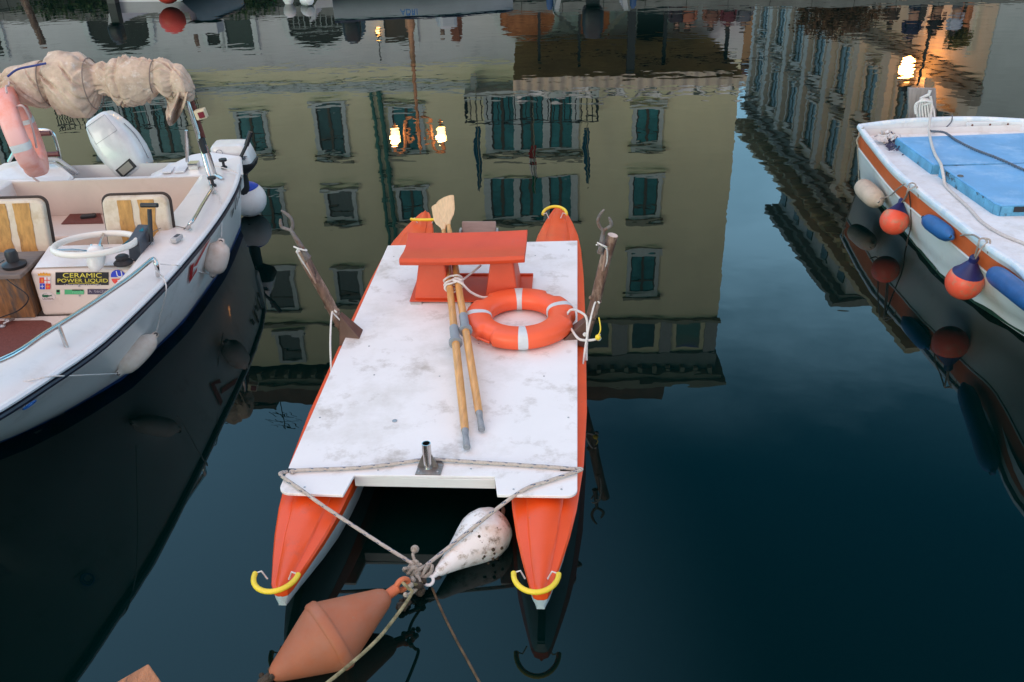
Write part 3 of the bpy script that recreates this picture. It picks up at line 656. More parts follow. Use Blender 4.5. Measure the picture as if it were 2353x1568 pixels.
# bright lamp on a bracket of the palazzo
pl = mir(2084, 184, 37.8)
wlp = thing('bracket_lamp', 'glowing orange globe lamp on a wall bracket of the palazzo', 'lamp', pl)
q = MB(); q.lathe([(.02, .62), (.22, .42), (.36, .20), (.30, .16)], pl, (0,0,1), 12); q.tube(smooth_pts([pl+V((0,0,.6)), pl+V((.3,0,.95)), pl+V((1.0,.1,.9)), V((PX+.0, pl.y+.1, pl.z+.3))], 5), .035, 6)
mk('bracket', q, IRON, wlp, smooth=True)
q = MB(); q.ball(pl, .12, 14, .8); mk('globe', q, mat('sodium_globe', (1, .7, .4), .5, emit=((1.0, .52, .15), 5)), wlp, smooth=True)
glow('lamp_light', pl+V((-.1, -.05, -.45)), 230, .3, wlp, (1.0, .38, .09))

# ------------------------------------------------------------------ people, poles, shrubs on the far quay
SKIN = mat('skin', (.42, .22, .15), .6)
def person(name, label, x, y, h, coat, trousers, group=None, seated=False, hair=(.03, .02, .015)):
    t = thing(name, label, 'person', (x, y, 1.585), 0, group)
    k = h/1.75; b = V((x, y, 1.585)); P = lambda a, c, d: b+V((a, c, d))*k
    hip = .46 if seated else .92
    fw_ = -.42 if seated else 0
    E = {'pel': P(0, 0, hip), 'che': P(0, .02, hip+.36), 'nec': P(0, .01, hip+.57), 'hea': P(0, -.01, hip+.66), 'top': P(0, 0, hip+.80)}
    nodes = [(E['pel'], .14), (E['che'], .16), (E['nec'], .06), (E['hea'], .085), (E['top'], .075)]
    edges = [(0,1),(1,2),(2,3),(3,4)]
    for s_ in (-1, 1):
        i = len(nodes)
        if seated: nodes += [(P(.1*s_, fw_, hip+.02), .07), (P(.1*s_, fw_-.02, .08), .045), (P(.1*s_, fw_-.16, .04), .04)]
        else: nodes += [(P(.1*s_, .02, .48), .07), (P(.11*s_, .05, .08), .045), (P(.12*s_, -.08, .035), .04)]
        edges += [(0, i), (i, i+1), (i+1, i+2)]
        i = len(nodes)
        nodes += [(P(.19*s_, .02, hip+.50), .06), (P(.25*s_, .03, hip+.24), .045), (P(.20*s_, -.14, hip+.06), .035), (P(.18*s_, -.20, hip+.02), .035)]
        edges += [(1, i), (i, i+1), (i+1, i+2), (i+2, i+3)]
    def skin(nm, ids, extra, m, parent):
        me = bpy.data.meshes.new(nm); W = WM[parent.name].inverted()
        idx = {a: j for j, a in enumerate(ids)}
        es = [(idx[a], idx[c]) for a, c in edges if a in idx and c in idx]
        me.from_pydata([W @ nodes[a][0] for a in ids], es, []); me.materials.append(m)
        o = bpy.data.objects.new(nm, me); COL.objects.link(o); o.parent = parent; WM[o.name] = WM[parent.name]
        md = o.modifiers.new('skin', 'SKIN'); md.use_smooth_shade = True
        for j, a in enumerate(ids):
            r = (nodes[a][1]+extra)*k; me.skin_vertices[0].data[j].radius = (r, r)
        me.skin_vertices[0].data[0].use_root = True
        s2 = o.modifiers.new('sub', 'SUBSURF'); s2.levels = 1; s2.render_levels = 1
        return o
    body = skin('body', list(range(len(nodes))), 0, SKIN, t)
    skin('trousers', [0, 5, 6, 12, 13], .022, trousers, body)
    skin('jacket', [1, 0, 2, 8, 9, 10, 15, 16, 17], .03, coat, body)
    q = MB(); q.ball(E['hea']+V((0, .025, .06))*k, .115*k, 10, 1.05); mk('hair', q, mat('hair', hair, .8), body, smooth=True)
CO = lambda n, c: mat(n, c, .9, var=.2, scale=5)
for (u, y, h, ct, tr, lab) in ((2095, 30.3, 1.85, CO('coat_navy', (.015, .018, .05)), CO('jeans', (.02, .03, .06)), 'person in a dark navy coat left of the thin dark post'),
                               (2148, 30.6, 1.72, CO('coat_black', (.015, .014, .02)), CO('trousers_black', (.01, .01, .012)), 'person in a black jacket right of the thin dark post'),
                               (2192, 29.8, 1.5, CO('jacket_grey', (.35, .38, .46)), CO('trousers_grey', (.12, .12, .14)), 'person in a pale grey jacket standing beside the round clipped tree'),
                               (2044, 31.5, 1.55, CO('coat_brown', (.06, .04, .03)), CO('trousers_black', (.01, .01, .012)), 'person in a dark brown coat between the shrub and the couple')):
    p = mir(u, 60, y); person('person', lab, p.x, y, h, ct, tr, None)
chair_m = mat('cafe_chair', (.10, .06, .04), .6, var=.3)
for i, (u, ct, lab) in enumerate(((1555, CO('c_dark', (.03, .02, .03)), 'diner in a dark top, leftmost of the five seated at the canopy edge'), (1580, CO('c_rust', (.28, .10, .06)), 'diner in a rust coloured top seated second from the left at the canopy edge'),
                                (1633, CO('c_brown', (.16, .07, .05)), 'diner in a brown top seated in the middle at the canopy edge'), (1672, CO('c_wine', (.10, .02, .03)), 'diner in a wine red top seated fourth from the left at the canopy edge'), (1707, CO('c_grey', (.10, .10, .12)), 'diner in a grey top, rightmost seated at the canopy edge'))):
    y = 30.4; p = mir(u, 60, y)
    person('person', lab, p.x, y, 1.70, ct, CO('trousers_black', (.01, .01, .012)), 'diners seated under the canopy', seated=True)
    t = thing('cafe_chair', 'brown cafe chair under diner: '+['leftmost of five', 'second of five', 'middle one of five', 'fourth of five', 'rightmost of five'][i], 'chair', (p.x, y, 1.585), 0, 'cafe chairs')
    q = MB(); q.box(p.x-.22, p.x+.22, y-.22, y+.22, 1.585+.30, 1.585+.33); mk('seat', q, chair_m, t)
    q = MB(); q.box(p.x-.22, p.x+.22, y+.24, y+.27, 1.585+.36, 1.585+.85); mk('backrest', q, chair_m, t)
    for a, b in ((-.2, -.2), (.2, -.2), (-.2, .22), (.2, .22)):
        q = MB(); q.tube([(p.x+a, y+b, 1.585), (p.x+a, y+b, 1.585+.30)], .016, 5); mk('leg', q, chair_m, t)
def foliage(q, c, rx, ry, rz, n, s):
    for k in range(n):
        d = V((random.gauss(0, 1), random.gauss(0, 1), random.gauss(0, 1))).normalized()*(random.random()**.45)
        lob = 1+.25*noise.noise(d*2.2+V(c)); p = V(c)+V((d.x*rx, d.y*ry, d.z*rz))*lob
        a = V((random.gauss(0, 1), random.gauss(0, 1), random.gauss(0, 1))).normalized(); b = a.orthogonal().normalized()*s*random.uniform(.5, 1.2); a = a*s*random.uniform(.7, 1.6)
        q.add([p-a*.5, p+b*.4, p+a*.5, p-b*.4], [(0,1,2,3)])
LF1 = mat('leaf_brown', (.095, .05, .02), .8, var=.6, scale=3); LF2 = mat('leaf_olive', (.16, .12, .03), .8, var=.5, scale=3); BARK = mat('bark', (.06, .045, .035), .9, var=.3)
p = mir(1925, 55, 31.5)
t = thing('shrub', 'broad dark brown-leaved shrub in a long planter on the far quay', 'shrub', (p.x, 31.5, 1.585))
q = MB(); q.box(p.x-1.3, p.x+1.3, 31.2, 31.8, 1.59, 1.95); mk('planter', q, mat('planter', (.10, .05, .03), .8), t, bevel=.02)
q = MB(); foliage(q, (p.x, 31.5, 2.55), 1.5, .8, .85, 2600, .17); mk('crown', q, LF1, t)
q = MB(); [q.tube([(p.x+a, 31.5, 1.9), (p.x+a*1.3, 31.45, 2.7)], [.05, .02], 6) for a in (-.9, -.3, .3, .9)]; mk('trunk', q, BARK, t)
p = mir(2207, 60, 30.2); pt = mir(2205, 113, 30.2).z; pb = mir(2205, 58, 30.2).z
t = thing('tree', 'small clipped tree with a round olive-yellow crown on the far quay', 'tree', (p.x, 30.2, 1.585))
q = MB(); foliage(q, (p.x, 30.2, (pt+pb)/2), .42, .42, (pt-pb)/2, 1300, .10); mk('crown', q, LF2, t)
q = MB(); q.tube([(p.x, 30.2, 1.585), (p.x+.05, 30.2, 2.2), (p.x, 30.2, pb+.2)], [.07, .05, .04], 7); [q.tube([(p.x, 30.2, pb), (p.x+.2*a, 30.2+.1*b, pb+.4)], [.03, .01], 5) for a, b in ((-1, 0), (1, 1), (.3, -1))]; mk('trunk', q, BARK, t)
def pole(name, label, u0, v0, u1, v1, y, r, m, cat='pole', zb=1.58):
    a = mir(u0, v0, y); b = mir(u1, v1, y); f = (zb-a.z)/(b.z-a.z) if abs(b.z-a.z) > .01 else 0
    base = a+(b-a)*f
    q = MB(); q.tube([base, base.lerp(b, .5)+V((.02, 0, 0)), b], [r*1.15, r, r*.85], 10); q.ball(b, r*.95, 8)
    solo(name, q, m, label, cat, base, smooth=True)
pole('mooring_pole', 'leaning dark brown mooring pole near the left edge of the far quay', 62, 18, 99, 100, 26.5, .11, POSTW, zb=-1)
pole('mooring_pole', 'thin dark mooring pole between the arched gateway and the narrow door', 444, 55, 455, 107, 27, .07, POSTW, zb=-1)
pole('mooring_pole', 'slim dark mooring pole left of the folded rust coloured parasol', 1011, 15, 1017, 79, 27, .07, POSTW, zb=-1)
# tall thin post between the couple
a = mir(2146, 20, 30.9); b = mir(2108, 202, 30.9)
q = MB(); q.tube([(a.x, 30.9, 1.585), (a.x+(b.x-a.x)*.5+.05, 30.9, (1.585+b.z)/2), (b.x, 30.9, b.z)], [.09, .06, .035], 8)
solo('post', q, IRON, 'tall thin dark leaning post between two people on the far quay', 'post', (a.x, 30.9, 1.585), smooth=True)
def parasol(label, u, v1, y, r, m, lit=None):
    a = mir(u, 40, y); zt = mir(u, v1, y).z
    t = thing('folded_parasol', label, 'parasol', (a.x, y, 1.585))
    q = MB(); q.lathe([(.04, 0), (.04, zt-1.6)], (a.x, y, 1.585), (0,0,1), 8); mk('pole', q, IRON, t)
    rings = []
    for i in range(12):
        f = i/11; rr = r*(1-.75*f**1.6)*(.85+.15*math.sin(f*9))
        rings.append([(a.x+rr*(1+.22*(j % 2))*math.cos(j*math.pi/8), y+rr*(1+.22*(j % 2))*math.sin(j*math.pi/8), 1.75+(zt-1.75)*f) for j in range(16)])
    q = MB(); q.loft(rings); mk('cloth', q, m, t, smooth=True)
    q = MB(); q.lathe([(.35, 0), (.35, .08), (.06, .12)], (a.x, y, 1.585), (0,0,1), 12); mk('base', q, IRON, t)
parasol('folded rust brown parasol on the far quay', 1047, 97, 31, .34, mat('parasol_rust', (.16, .06, .035), .9, var=.4, stretch=(9, 9, 1)))
parasol('folded blue-grey parasol behind the moored dinghies', 812, 93, 31, .62, mat('parasol_blue', (.045, .09, .14), .9, var=.4, stretch=(9, 9, 1)))
# planter ivy on the quay at left
q = MB()
for (u, w) in ((190, 2.0), (560, 1.2), (2395, 1.4)):
    p = mir(u, 45, 27.9); foliage(q, (p.x, QY(p.x)-.12, 1.2), w, .22, .38, 800, .11)
struct('wall_creepers', q, mat('ivy', (.03, .06, .015), .8, var=.5, scale=3), kind='stuff')

# ================================================================== ORANGE RESCUE CATAMARAN
PO = V((-.445, 3.675, 0)); PA = R(-4.38)
PM = Matrix.Translation(PO) @ Matrix.Rotation(PA, 4, 'Z')
PI_ = PM.inverted()
def pl_(x, y, z): return PM @ V((x, y, z))
def lz(u, v, z): return PI_ @ Z(u, v, z)
def ly(u, v, y):
    q = ray(u, v); o = PI_ @ EYE; d = PI_.to_3x3() @ q; t = (y-o.y)/d.y; return o+d*t
pat = thing('rowing_catamaran', 'orange twin-hulled rescue rowing catamaran with flat white deck moored in the middle', 'catamaran', (PO.x, PO.y, 0), PA)
def hull(cx, y0, y1):
    st = []
    prof = [(-.02, .016, .0), (-.012, .034, .0), (.02, .050, .0), (.10, .070, .008), (.2, .094, .015), (.35, .127, .02), (.55, .160, .03), (.9, .196, .045), (1.4, .216, .05), (2.4, .216, .05), (3.2, .206, .05), (3.7, .188, .04), (4.0, .165, .03), (4.3, .122, .02), (4.5, .082, .01), (4.62, .052, .0), (4.67, .034, 0), (4.68, .016, .0)]
    L_ = (y1-y0)/4.68; top = []; low = []
    for s_, hw, cr in prof:
        y = y0+s_*L_; e = .5*(1-math.cos(math.pi*min(1, min(s_+.02, 4.70-s_)/1.1)))
        zt = .205+.035*e; zb_ = .165-.045*e       # top edge, chine
        hw2 = hw*.93
        top.append([(cx-hw2*.96, y, zb_), (cx-hw, y, zt-.012), (cx-hw*.93, y, zt), (cx-hw*.56, y, zt+cr*.25), (cx-hw*.50, y, zt+cr*.25+.012*min(1, hw*8)), (cx-hw*.2, y, zt+cr*.5+.014), (cx, y, zt+cr*.55+.016),
                    (cx+hw*.2, y, zt+cr*.5+.014), (cx+hw*.50, y, zt+cr*.25+.012*min(1, hw*8)), (cx+hw*.56, y, zt+cr*.25), (cx+hw*.93, y, zt), (cx+hw, y, zt-.012), (cx+hw2*.96, y, zb_)])
        kz = -.16 if .9 < s_ < 3.9 else (-.16+.27*(1-min(1, max(0, min(s_+.02, 4.7-s_))/.9))**1.3)
        low.append([(cx-hw2*.955, y, zb_-.002), (cx-hw2*.82, y, (zb_+kz)/2), (cx-.018, y, kz), (cx+.018, y, kz), (cx+hw2*.82, y, (zb_+kz)/2), (cx+hw2*.955, y, zb_-.002)])
    q = MB(PM); q.loft(top); h = mk('hull', q, ORANGE, pat, smooth=True)
    q = MB(PM); q.loft(low); mk('keel', q, LOWH, h, smooth=True)
hull(-.588, -.575, 4.00); hull(.583, -.555, 4.12)
# deck plate
cor = lambda cx, cy, r, a0: [(cx+r*math.cos(R(a)), cy+r*math.sin(R(a))) for a in range(a0, a0+91, 15)]
out = cor(-.685, .03, .06, 180) + [(-.412, -.036), (-.39, .125), (.328, .135), (.352, -.012)] + cor(.69, .045, .055, 270) + [(.745, .10), (.742, 3.15), (-.742, 3.05), (-.745, 1.72), (-.752, 1.70), (-.752, 1.5)]
q = MB(PM); q.prism([(x, y, .284) for x, y in out], [(x, y, .30) for x, y in out]); deck = mk('deck', q, DECKW, pat, bevel=.003)
q = MB(PM); q.box(-.393, .331, .13, .165, .225, .283); mk('crossbeam', q, WEDGE, pat, bevel=.003)
for yy in (1.3, 2.2, 3.0):
    q = MB(PM); q.box(-.62, .62, yy, yy+.06, .235, .283); mk('crossbeam', q, WEDGE, pat)
# yellow bow loops
for (cx, yh, sgn, u0, v0, u1, v1, um, vm, zz) in ((-.56, 0, -1, 590, 1318, 682, 1320, 636, 1365, .25), (.56, 0, -1, 1184, 1318, 1280, 1318, 1232, 1366, .25), (-.55, 0, 1, 948, 506, 1000, 508, 966, 512, .27), (.54, 0, 1, 1250, 495, 1299, 490, 1272, 478, .28)):
    a, b, m_p = lz(u0, v0, zz), lz(u1, v1, zz), lz(um, vm, zz)
    c = (a+b)/2; w = (b-a).length/2; dpt = abs(m_p.y-c.y)
    if cx < -.54 and sgn == 1: dpt = .10; a = lz(948, 503, zz); b = lz(1003, 505, zz); c = (a+b)/2; w = (b-a).length/2; dpt = -.045
    pts = [(c.x+w*1.08*math.cos(R(t)), c.y+sgn*dpt*(.15+1.0*math.sin(R(t)))-sgn*dpt*.15, zz+.012*math.sin(R(t))) for t in range(0, 181, 12)]
    q = MB(PM); q.tube(pts, .0125, 10); h = mk('bow_handle', q, YEL, pat, smooth=True)
    q = MB(PM)
    for s_ in (0, -1):
        q = MB(PM); e = V(pts[s_]); q.tube([e, e+V((-.03 if s_ == 0 else .03, -sgn*.002, .012)), e+V((-.05 if s_ == 0 else .05, -sgn*.003, -.035))], .004, 6); mk('tie', q, CORD, h, smooth=True)
q = MB(PM); q.box(.563, .603, -.568, -.53, .10, .155); mk('skeg', q, LOWH, pat, bevel=.008)
# bench
bench = PM
q = MB(PM); n = 14
prof = [(-.03, 2.055, .590), (-.03, 2.045, .618), (0, 2.06, .640), (0, 2.12, .634), (0, 2.22, .618), (0, 2.32, .618), (0, 2.40, .640), (0, 2.455, .660), (0, 2.475, .650), (0, 2.47, .622), (0, 2.40, .606), (0, 2.28, .592), (0, 2.14, .594), (0, 2.075, .588)]
rings = []
for i in range(13):
    x = -.455+.845*i/12; k = .012*math.cos((i-6)/6*1.5); rings.append([(x+a*0, y-.008*abs(i-6)/6, z-k+(.022*i/12)) for a, y, z in prof])
q.loft(rings); seat = mk('seat', q, ORANGE2, pat, smooth=True, bevel=.004)
for x0, x1 in ((-.335, -.165), (.155, .305)):
    q = MB(PM); q.hexa([(x0-.045, 2.075, .318), (x1+.035, 2.075, .318), (x1+.035, 2.43, .318), (x0-.045, 2.43, .318), (x0, 2.14, .605), (x1, 2.14, .605), (x1, 2.36, .605), (x0, 2.36, .605)]); mk('seat_leg', q, ORANGE2, pat, bevel=.012)
q = MB(PM); q.box(-.41, .425, 2.05, 2.475, .3125, .321); q.box(-.41, .425, 2.455, 2.475, .3215, .335); mk('base_plate', q, ORANGE2, pat, bevel=.003)
q = MB(PM)
for x in (-.40, -.06, .22): q.box(x, x+.075, 2.035, 2.40, .3005, .312)
mk('batten', q, mat('batten_grey', (.42, .38, .37), .6), pat)
# foot board standing behind the bench
q = MB(PM); q.obox((-.01, 2.98, .455), (.262, .02, .14), Matrix.Rotation(R(-22), 3, 'X')); fb = mk('foot_board', q, BOARDB, pat, bevel=.008)
q = MB(PM)
for x in (-.15, .13): q.box(x-.008, x+.008, 2.93, 3.0, .30, .47)
mk('bracket', q, GALV, fb)
# rowlock posts leaning outwards
for side, b0, t0, fk, lab in ((-1, (797, 768), (690, 575), (664, 532), 'rowlock'), (1, (1350, 752), (1408, 541), (1397, 500), 'rowlock')):
    yb = 1.62; B = ly(b0[0], b0[1], yb); T = ly(t0[0], t0[1], yb-.02)
    d = (T-B).normalized()
    pts = [B-d*.10, B-d*.02, B.lerp(T, .25)+V((.006*side, 0, 0)), B.lerp(T, .5), B.lerp(T, .75)-V((.004, 0, 0)), T]
    q = MB(PM); q.tube(smooth_pts(pts, 4), [.034]*1+[.034]*(4*5), 14); post = mk('rowlock_post', q, POSTW, pat, smooth=True)
    q = MB(PM); q.tube([T-d*.001, T+d*.002], .031, 14); mk('cut_end', q, CUTW, post)
    # knots of the branch
    q = MB(PM)
    for f, s2 in ((.30, 1), (.34, -1), (.12, -1)): c = B.lerp(T, f)+V((.03*s2, -.01, 0)); q.ball(c, .014, 8)
    mk('knot', q, POSTW, post, smooth=True)
    # iron fork
    if side > 0: K = ly(1393, 560, yb-.06); Fk = ly(1386, 536, yb-.07); low_ = ly(1380, 580, yb-.06)
    else: K = ly(690, 560, yb-.06); Fk = ly(672, 535, yb-.07); low_ = ly(707, 592, yb-.06)
    ax = (Fk-low_).normalized()
    q = MB(PM); q.tube([low_, low_.lerp(Fk, .55), Fk+ax*.02], [.019, .017, .011], 10); q.tube([low_-ax*.004, low_+ax*.006], .023, 10); c = Fk+ax*.03
    pr = V((0, 1, 0)).cross(ax).normalized()
    for s2 in (-1, 1):
        lg_ = 1.0 if s2 == -side else .62; q.tube(smooth_pts([c-ax*.012, c+pr*.024*s2+ax*.008, c+pr*.040*s2+ax*.045*lg_, c+pr*.034*s2+ax*.085*lg_, c+pr*(.020 if s2 == side else .012)*s2+ax*.125*lg_], 5), [.0105]*16+[.009]*2+[.007]*2+[.004], 8)
    mk('rowlock_fork', q, mat('weathered_iron', (.17, .145, .14), .7, .2, var=.4, scale=25, dirt=[((.16, .07, .035), .5, .66, 14)]), post, smooth=True)
    q = MB(PM)
    c = low_.lerp(Fk, .3)
    q.tube(smooth_pts([c+V((0, -.025, .02)), c+V((.03*side, -.03, .0)), B.lerp(T, .78)+V((0, -.04, 0)), B.lerp(T, .70)+V((0, -.035, 0))], 5), .005, 6)
    q.tube(smooth_pts([c+ax*.04+V((-.03, -.03, 0)), c+ax*.02+V((0, -.045, .01)), c+V((.03, -.03, .01)), c+V((0, .02, 0)), c+V((-.03, -.02, .02))], 5), .005, 6)
    mk('lashing', q, CORD, post, smooth=True)
    q = MB(PM); e = B.lerp(T, .70)+V((0, -.03, 0)); e2 = B.lerp(T, .84)+V((-.01*side, -.035, 0))
    q.obox(e.lerp(e2, .5), (.05, .012, .15), (e2-e).to_track_quat('Z', 'Y').to_matrix()); mk('clamp', q, mat('clamp_brown', (.34, .20, .15), .6), post, bevel=.006)
    # wedge bracket under the post
    xx = .745*side
    q = MB(PM); q.prism([(xx-.09*side, yb-.075, .302), (xx+.055*side, yb-.06, .235), (B.x+.10*(T.x-B.x), yb-.035, .45)], [(xx-.09*side, yb+.045, .302), (xx+.055*side, yb+.04, .235), (B.x+.10*(T.x-B.x), yb+.02, .45)])
    mk('bracket', q, mat('iron_brown', (.13, .07, .055), .5, .3, var=.3), post, bevel=.003)
    q = MB(PM)
    a = B.lerp(T, .30)+V((0, -.035, 0)); e = V((xx+.02*side, yb-.42, .24)) if side < 0 else V((xx+.03, yb-.28, .21))
    q.tube(smooth_pts([a+V((.03, 0, 0)), a, a.lerp(e, .5)+V((-.01, 0, 0)), e], 5), .006, 7)
    if side < 0: q.tube(smooth_pts([a, V((xx+.03, yb-.02, .33)), V((xx+.08, yb+.02, .305))], 5), .005, 6)
    q.tube([e+V((-.012, 0, 0)), e+V((.012, 0, 0))], .011, 8)
    mk('stay', q, CORD, post, smooth=True)
# stake of a bolt in the deck, holes, mast socket
q = MB(PM); c = lz(907, 968, .3); q.lathe([(.014, .0005), (.014, .004), (.006, .0045)], c, (0,0,1), 14); mk('bolt', q, GALV, deck, smooth=True)
for (u, v) in ((869, 1081), (1082, 1078), (1220, 1075), (1230, 588), (1100, 790), (848, 796), (1307, 575), (1290, 1125), (700, 1120), (1180, 1125), (905, 590), (1306, 960), (735, 960), (1010, 865), (1250, 865), (860, 862)):
    q = MB(PM); q.lathe([(.006, .0005), (.005, .0025), (.001, .003)], lz(u, v, .3), (0,0,1), 8); mk('screw', q, GALV, deck, smooth=True)
q = MB(PM); q.prism([(-.078, .135, .3006), (.052, .135, .3006), (.058, .225, .3006), (.02, .28, .3006), (-.045, .28, .3006), (-.07, .225, .3006)], [(-.078, .135, .306), (.052, .135, .306), (.058, .225, .306), (.02, .28, .306), (-.045, .28, .306), (-.07, .225, .306)])
sock = mk('mast_plate', q, mat('rusty_plate', (.26, .24, .23), .45, .5, var=.3, scale=14, dirt=[((.16, .06, .02), .54, .72, 16)]), pat)
n = 20; o_ = V((-.02, .20, .306))
q = MB(PM); q.loft([[(o_.x+r*math.cos(2*math.pi*j/n), o_.y+r*math.sin(2*math.pi*j/n), z) for j in range(n)] for r, z in ((.026, .306), (.023, .315), (.023, .452), (.019, .452), (.019, .33))], cap=False)
mk('mast_tube', q, STEEL, sock, smooth=True)
q = MB(PM); 
for s_ in (-1, 1): q.hexa([(o_.x+.018*s_, o_.y-.004, .3062), (o_.x+.055*s_, o_.y-.004, .3062), (o_.x+.055*s_, o_.y+.004, .3062), (o_.x+.018*s_, o_.y+.004, .3062), (o_.x+.018*s_, o_.y-.004, .38), (o_.x+.024*s_, o_.y-.004, .38), (o_.x+.024*s_, o_.y+.004, .38), (o_.x+.018*s_, o_.y+.004, .38)])
mk('gusset', q, MATS['rusty_plate'], sock)
q = MB(PM); [q.lathe([(.006, .0), (.006, .004), (.002, .006)], (x, .155, .306), (0,0,1), 6) for x in (-.06, .035)]; mk('bolt', q, GALV, sock)
# slots in the deck where the mooring bridle passes
for u, v in ((668, 1082), (1300, 1078)):
    c = lz(u, v, .3); q = MB(PM); q.box(c.x-.028, c.x+.028, c.y-.018, c.y+.018, .3004, .3012); mk('slot', q, BLK, deck)

# ------------------------------------------------------------------ oars
def oar(label, grip, coll, tip, g):
    G = pl_(*lz(*grip)); K = pl_(*lz(*coll)); T_ = pl_(*tip)
    t = thing('oar', label, 'oar', G, 0, 'oars on the white deck')
    ax = (T_-G).normalized(); Ln = (T_-G).length
    at_ = lambda s_: G+ax*s_
    q = MB(); q.tube([at_(.0), at_(.004), at_(.03), at_(.10), at_(.155)], [.016, .019, .0185, .016, .021], 14); mk('grip', q, OARG, t, smooth=True)
    q = MB(); q.tube([at_(.15), at_(.19), at_(.5), at_(1.2), at_(2.0), at_(Ln-.62), at_(Ln-.50)], [.0215, .0225, .024, .0245, .0225, .019, .015], 16); mk('shaft', q, OARW, t, smooth=True)
    sc = (K-G).length
    q = MB(); q.tube([at_(sc-.085), at_(sc-.083), at_(sc+.085), at_(sc+.087)], [.026, .029, .029, .026], 16); q.tube([at_(sc-.10), at_(sc-.098), at_(sc-.072), at_(sc-.07)], [.03, .042, .042, .03], 18); mk('collar', q, COLLAR, t, smooth=True)
    side = ax.cross(V((0, 0, 1))).normalized(); side = (side*math.cos(g)+V((0,0,1))*math.sin(g)).normalized(); nn = ax.cross(side)
    rings = []
    for s_, w, th in ((.52, .012, .012), (.44, .022, .012), (.36, .054, .009), (.28, .068, .007), (.15, .074, .006), (.03, .078, .005), (.008, .077, .004), (.0, .072, .003)):
        c = at_(Ln-s_); cv = .016*(1-s_/.56)**2
        rings.append([c+side*w*math.cos(a)+nn*(th*math.sin(a)+(.0 if abs(math.sin(a)) < .9 else .003)+cv*math.cos(a)**2) for a in [2*math.pi*j/16 for j in range(16)]])
    q = MB(); q.loft(rings); mk('blade', q, BLADEW, t, smooth=True)
    return at_
oL = oar('longer lying oar, the left one, its grey grip nearest the deck edge', (1073, 1030, .328), (1047, 790, .345), (-.345, 3.33, .55), R(10))
oR = oar('shorter lying oar, the right one, its grey collar touching the life ring', (1107, 988, .328), (1070, 765, .345), (-.322, 3.38, .575), R(22))
# white cord lashed round both oars
q = MB()
c1, c2 = None, None
def near_y(at_, y):
    return min((at_(s/50) for s in range(170)), key=lambda p: abs((PI_ @ p).y-y))
for k, y in enumerate((1.99, 2.035, 2.08)):
    a, b = PI_ @ near_y(oL, y), PI_ @ near_y(oR, y+.015)
    r = .032
    pts = [(a.x-r, a.y-.01, a.z), (a.x-r*.6, a.y-.012*k, a.z+r*.8), (a.x+.01, a.y, a.z+r+.002), ((a.x+b.x)/2, y+.012, max(a.z, b.z)+r-.004), (b.x, b.y, b.z+r+.002), (b.x+r*.8, b.y+.006, b.z+r*.6), (b.x+r, b.y, b.z), (b.x, b.y-.004, b.z-r), (a.x, a.y+.004, a.z-r)]
    q.tube([PM @ p for p in smooth_pts(pts, 5, True)], .0075, 8, True)
e = PI_ @ near_y(oR, 2.05)
q.tube([PM @ p for p in smooth_pts([e+V((-.02, 0, .035)), e+V((.03, -.02, .03)), e+V((.06, .06, .02)), e+V((.10, .12, .03)), e+V((.14, .19, .04))], 6)], .0072, 8)
q.tube([PM @ p for p in smooth_pts([e+V((-.03, -.03, .035)), e+V((.03, -.05, .02)), e+V((.09, -.06, -.04)), e+V((.17, -.07, -.075)), e+V((.24, -.05, -.078))], 6)], .0085, 8)
solo('lashing_cord', q, CORD, 'white cord wound round both oars in front of the orange bench', 'cord', near_y(oL, 2.03), smooth=True)

# ------------------------------------------------------------------ orange life ring on the deck
RC = V((.372, 1.735, .362)); RR, RW, RH = .272, .088, .060
ring = thing('life_ring', 'bright orange life ring with four silver bands lying on the white deck', 'life ring', PM @ V((RC.x, RC.y, .30)), PA)
sec_ = [(math.copysign(abs(math.cos(a))**.75, math.cos(a)), math.copysign(abs(math.sin(a))**.75, math.sin(a))) for a in [2*math.pi*j/28 for j in range(28)]]
def ring_pt(c, a, ca, sa, RR, RW, RH, k=1., M=None):
    return V((c.x+(RR+RW*k*ca)*math.cos(a), c.y+(RR+RW*k*ca)*math.sin(a), c.z+RH*k*sa))
q = MB(PM); rings = []; NA = 160
for i in range(NA):
    a = 2*math.pi*i/NA; rg = []
    dents = 0
    for j, (ca, sa) in enumerate(sec_):
        k = 1.
        for d0 in (R(232), R(-8+0), R(142), R(52+0)):
            dd = abs((a-d0+math.pi) % (2*math.pi)-math.pi)
            if dd < .17 and ca > .25: k = 1-.30*max(0, min(1, (.17-dd)/.03))*min(1, (ca-.25)*3)
        rg.append(ring_pt(RC, a, ca, sa, RR, RW, RH, k))
    rings.append(rg)
q.loft(rings, closed=True); rb = mk('ring_body', q, RINGO, ring, smooth=2)
for a0 in (R(95), R(185), R(276), R(20)):
    q = MB(PM); q.loft([[ring_pt(RC, a0+(i-4)*.022, ca, sa, RR, RW, RH, 1.012+.004*(i in (1,2,3,4,5,6,7))) for ca, sa in sec_] for i in range(9)], cap=False); mk('band', q, TAPE, ring, smooth=2)
for a0 in (R(232),):
    c = ring_pt(RC, a0, 1, -.25, RR, RW, RH, .93); c2 = V((-math.sin(a0), math.cos(a0), 0))
    q = MB(PM); q.tube([c-c2*.05+V((0,0,.0)), c-c2*.045+V((0,0,.0)), c+c2*.045, c+c2*.05], .007, 8); mk('grab_bar', q, RINGO, ring, smooth=True)
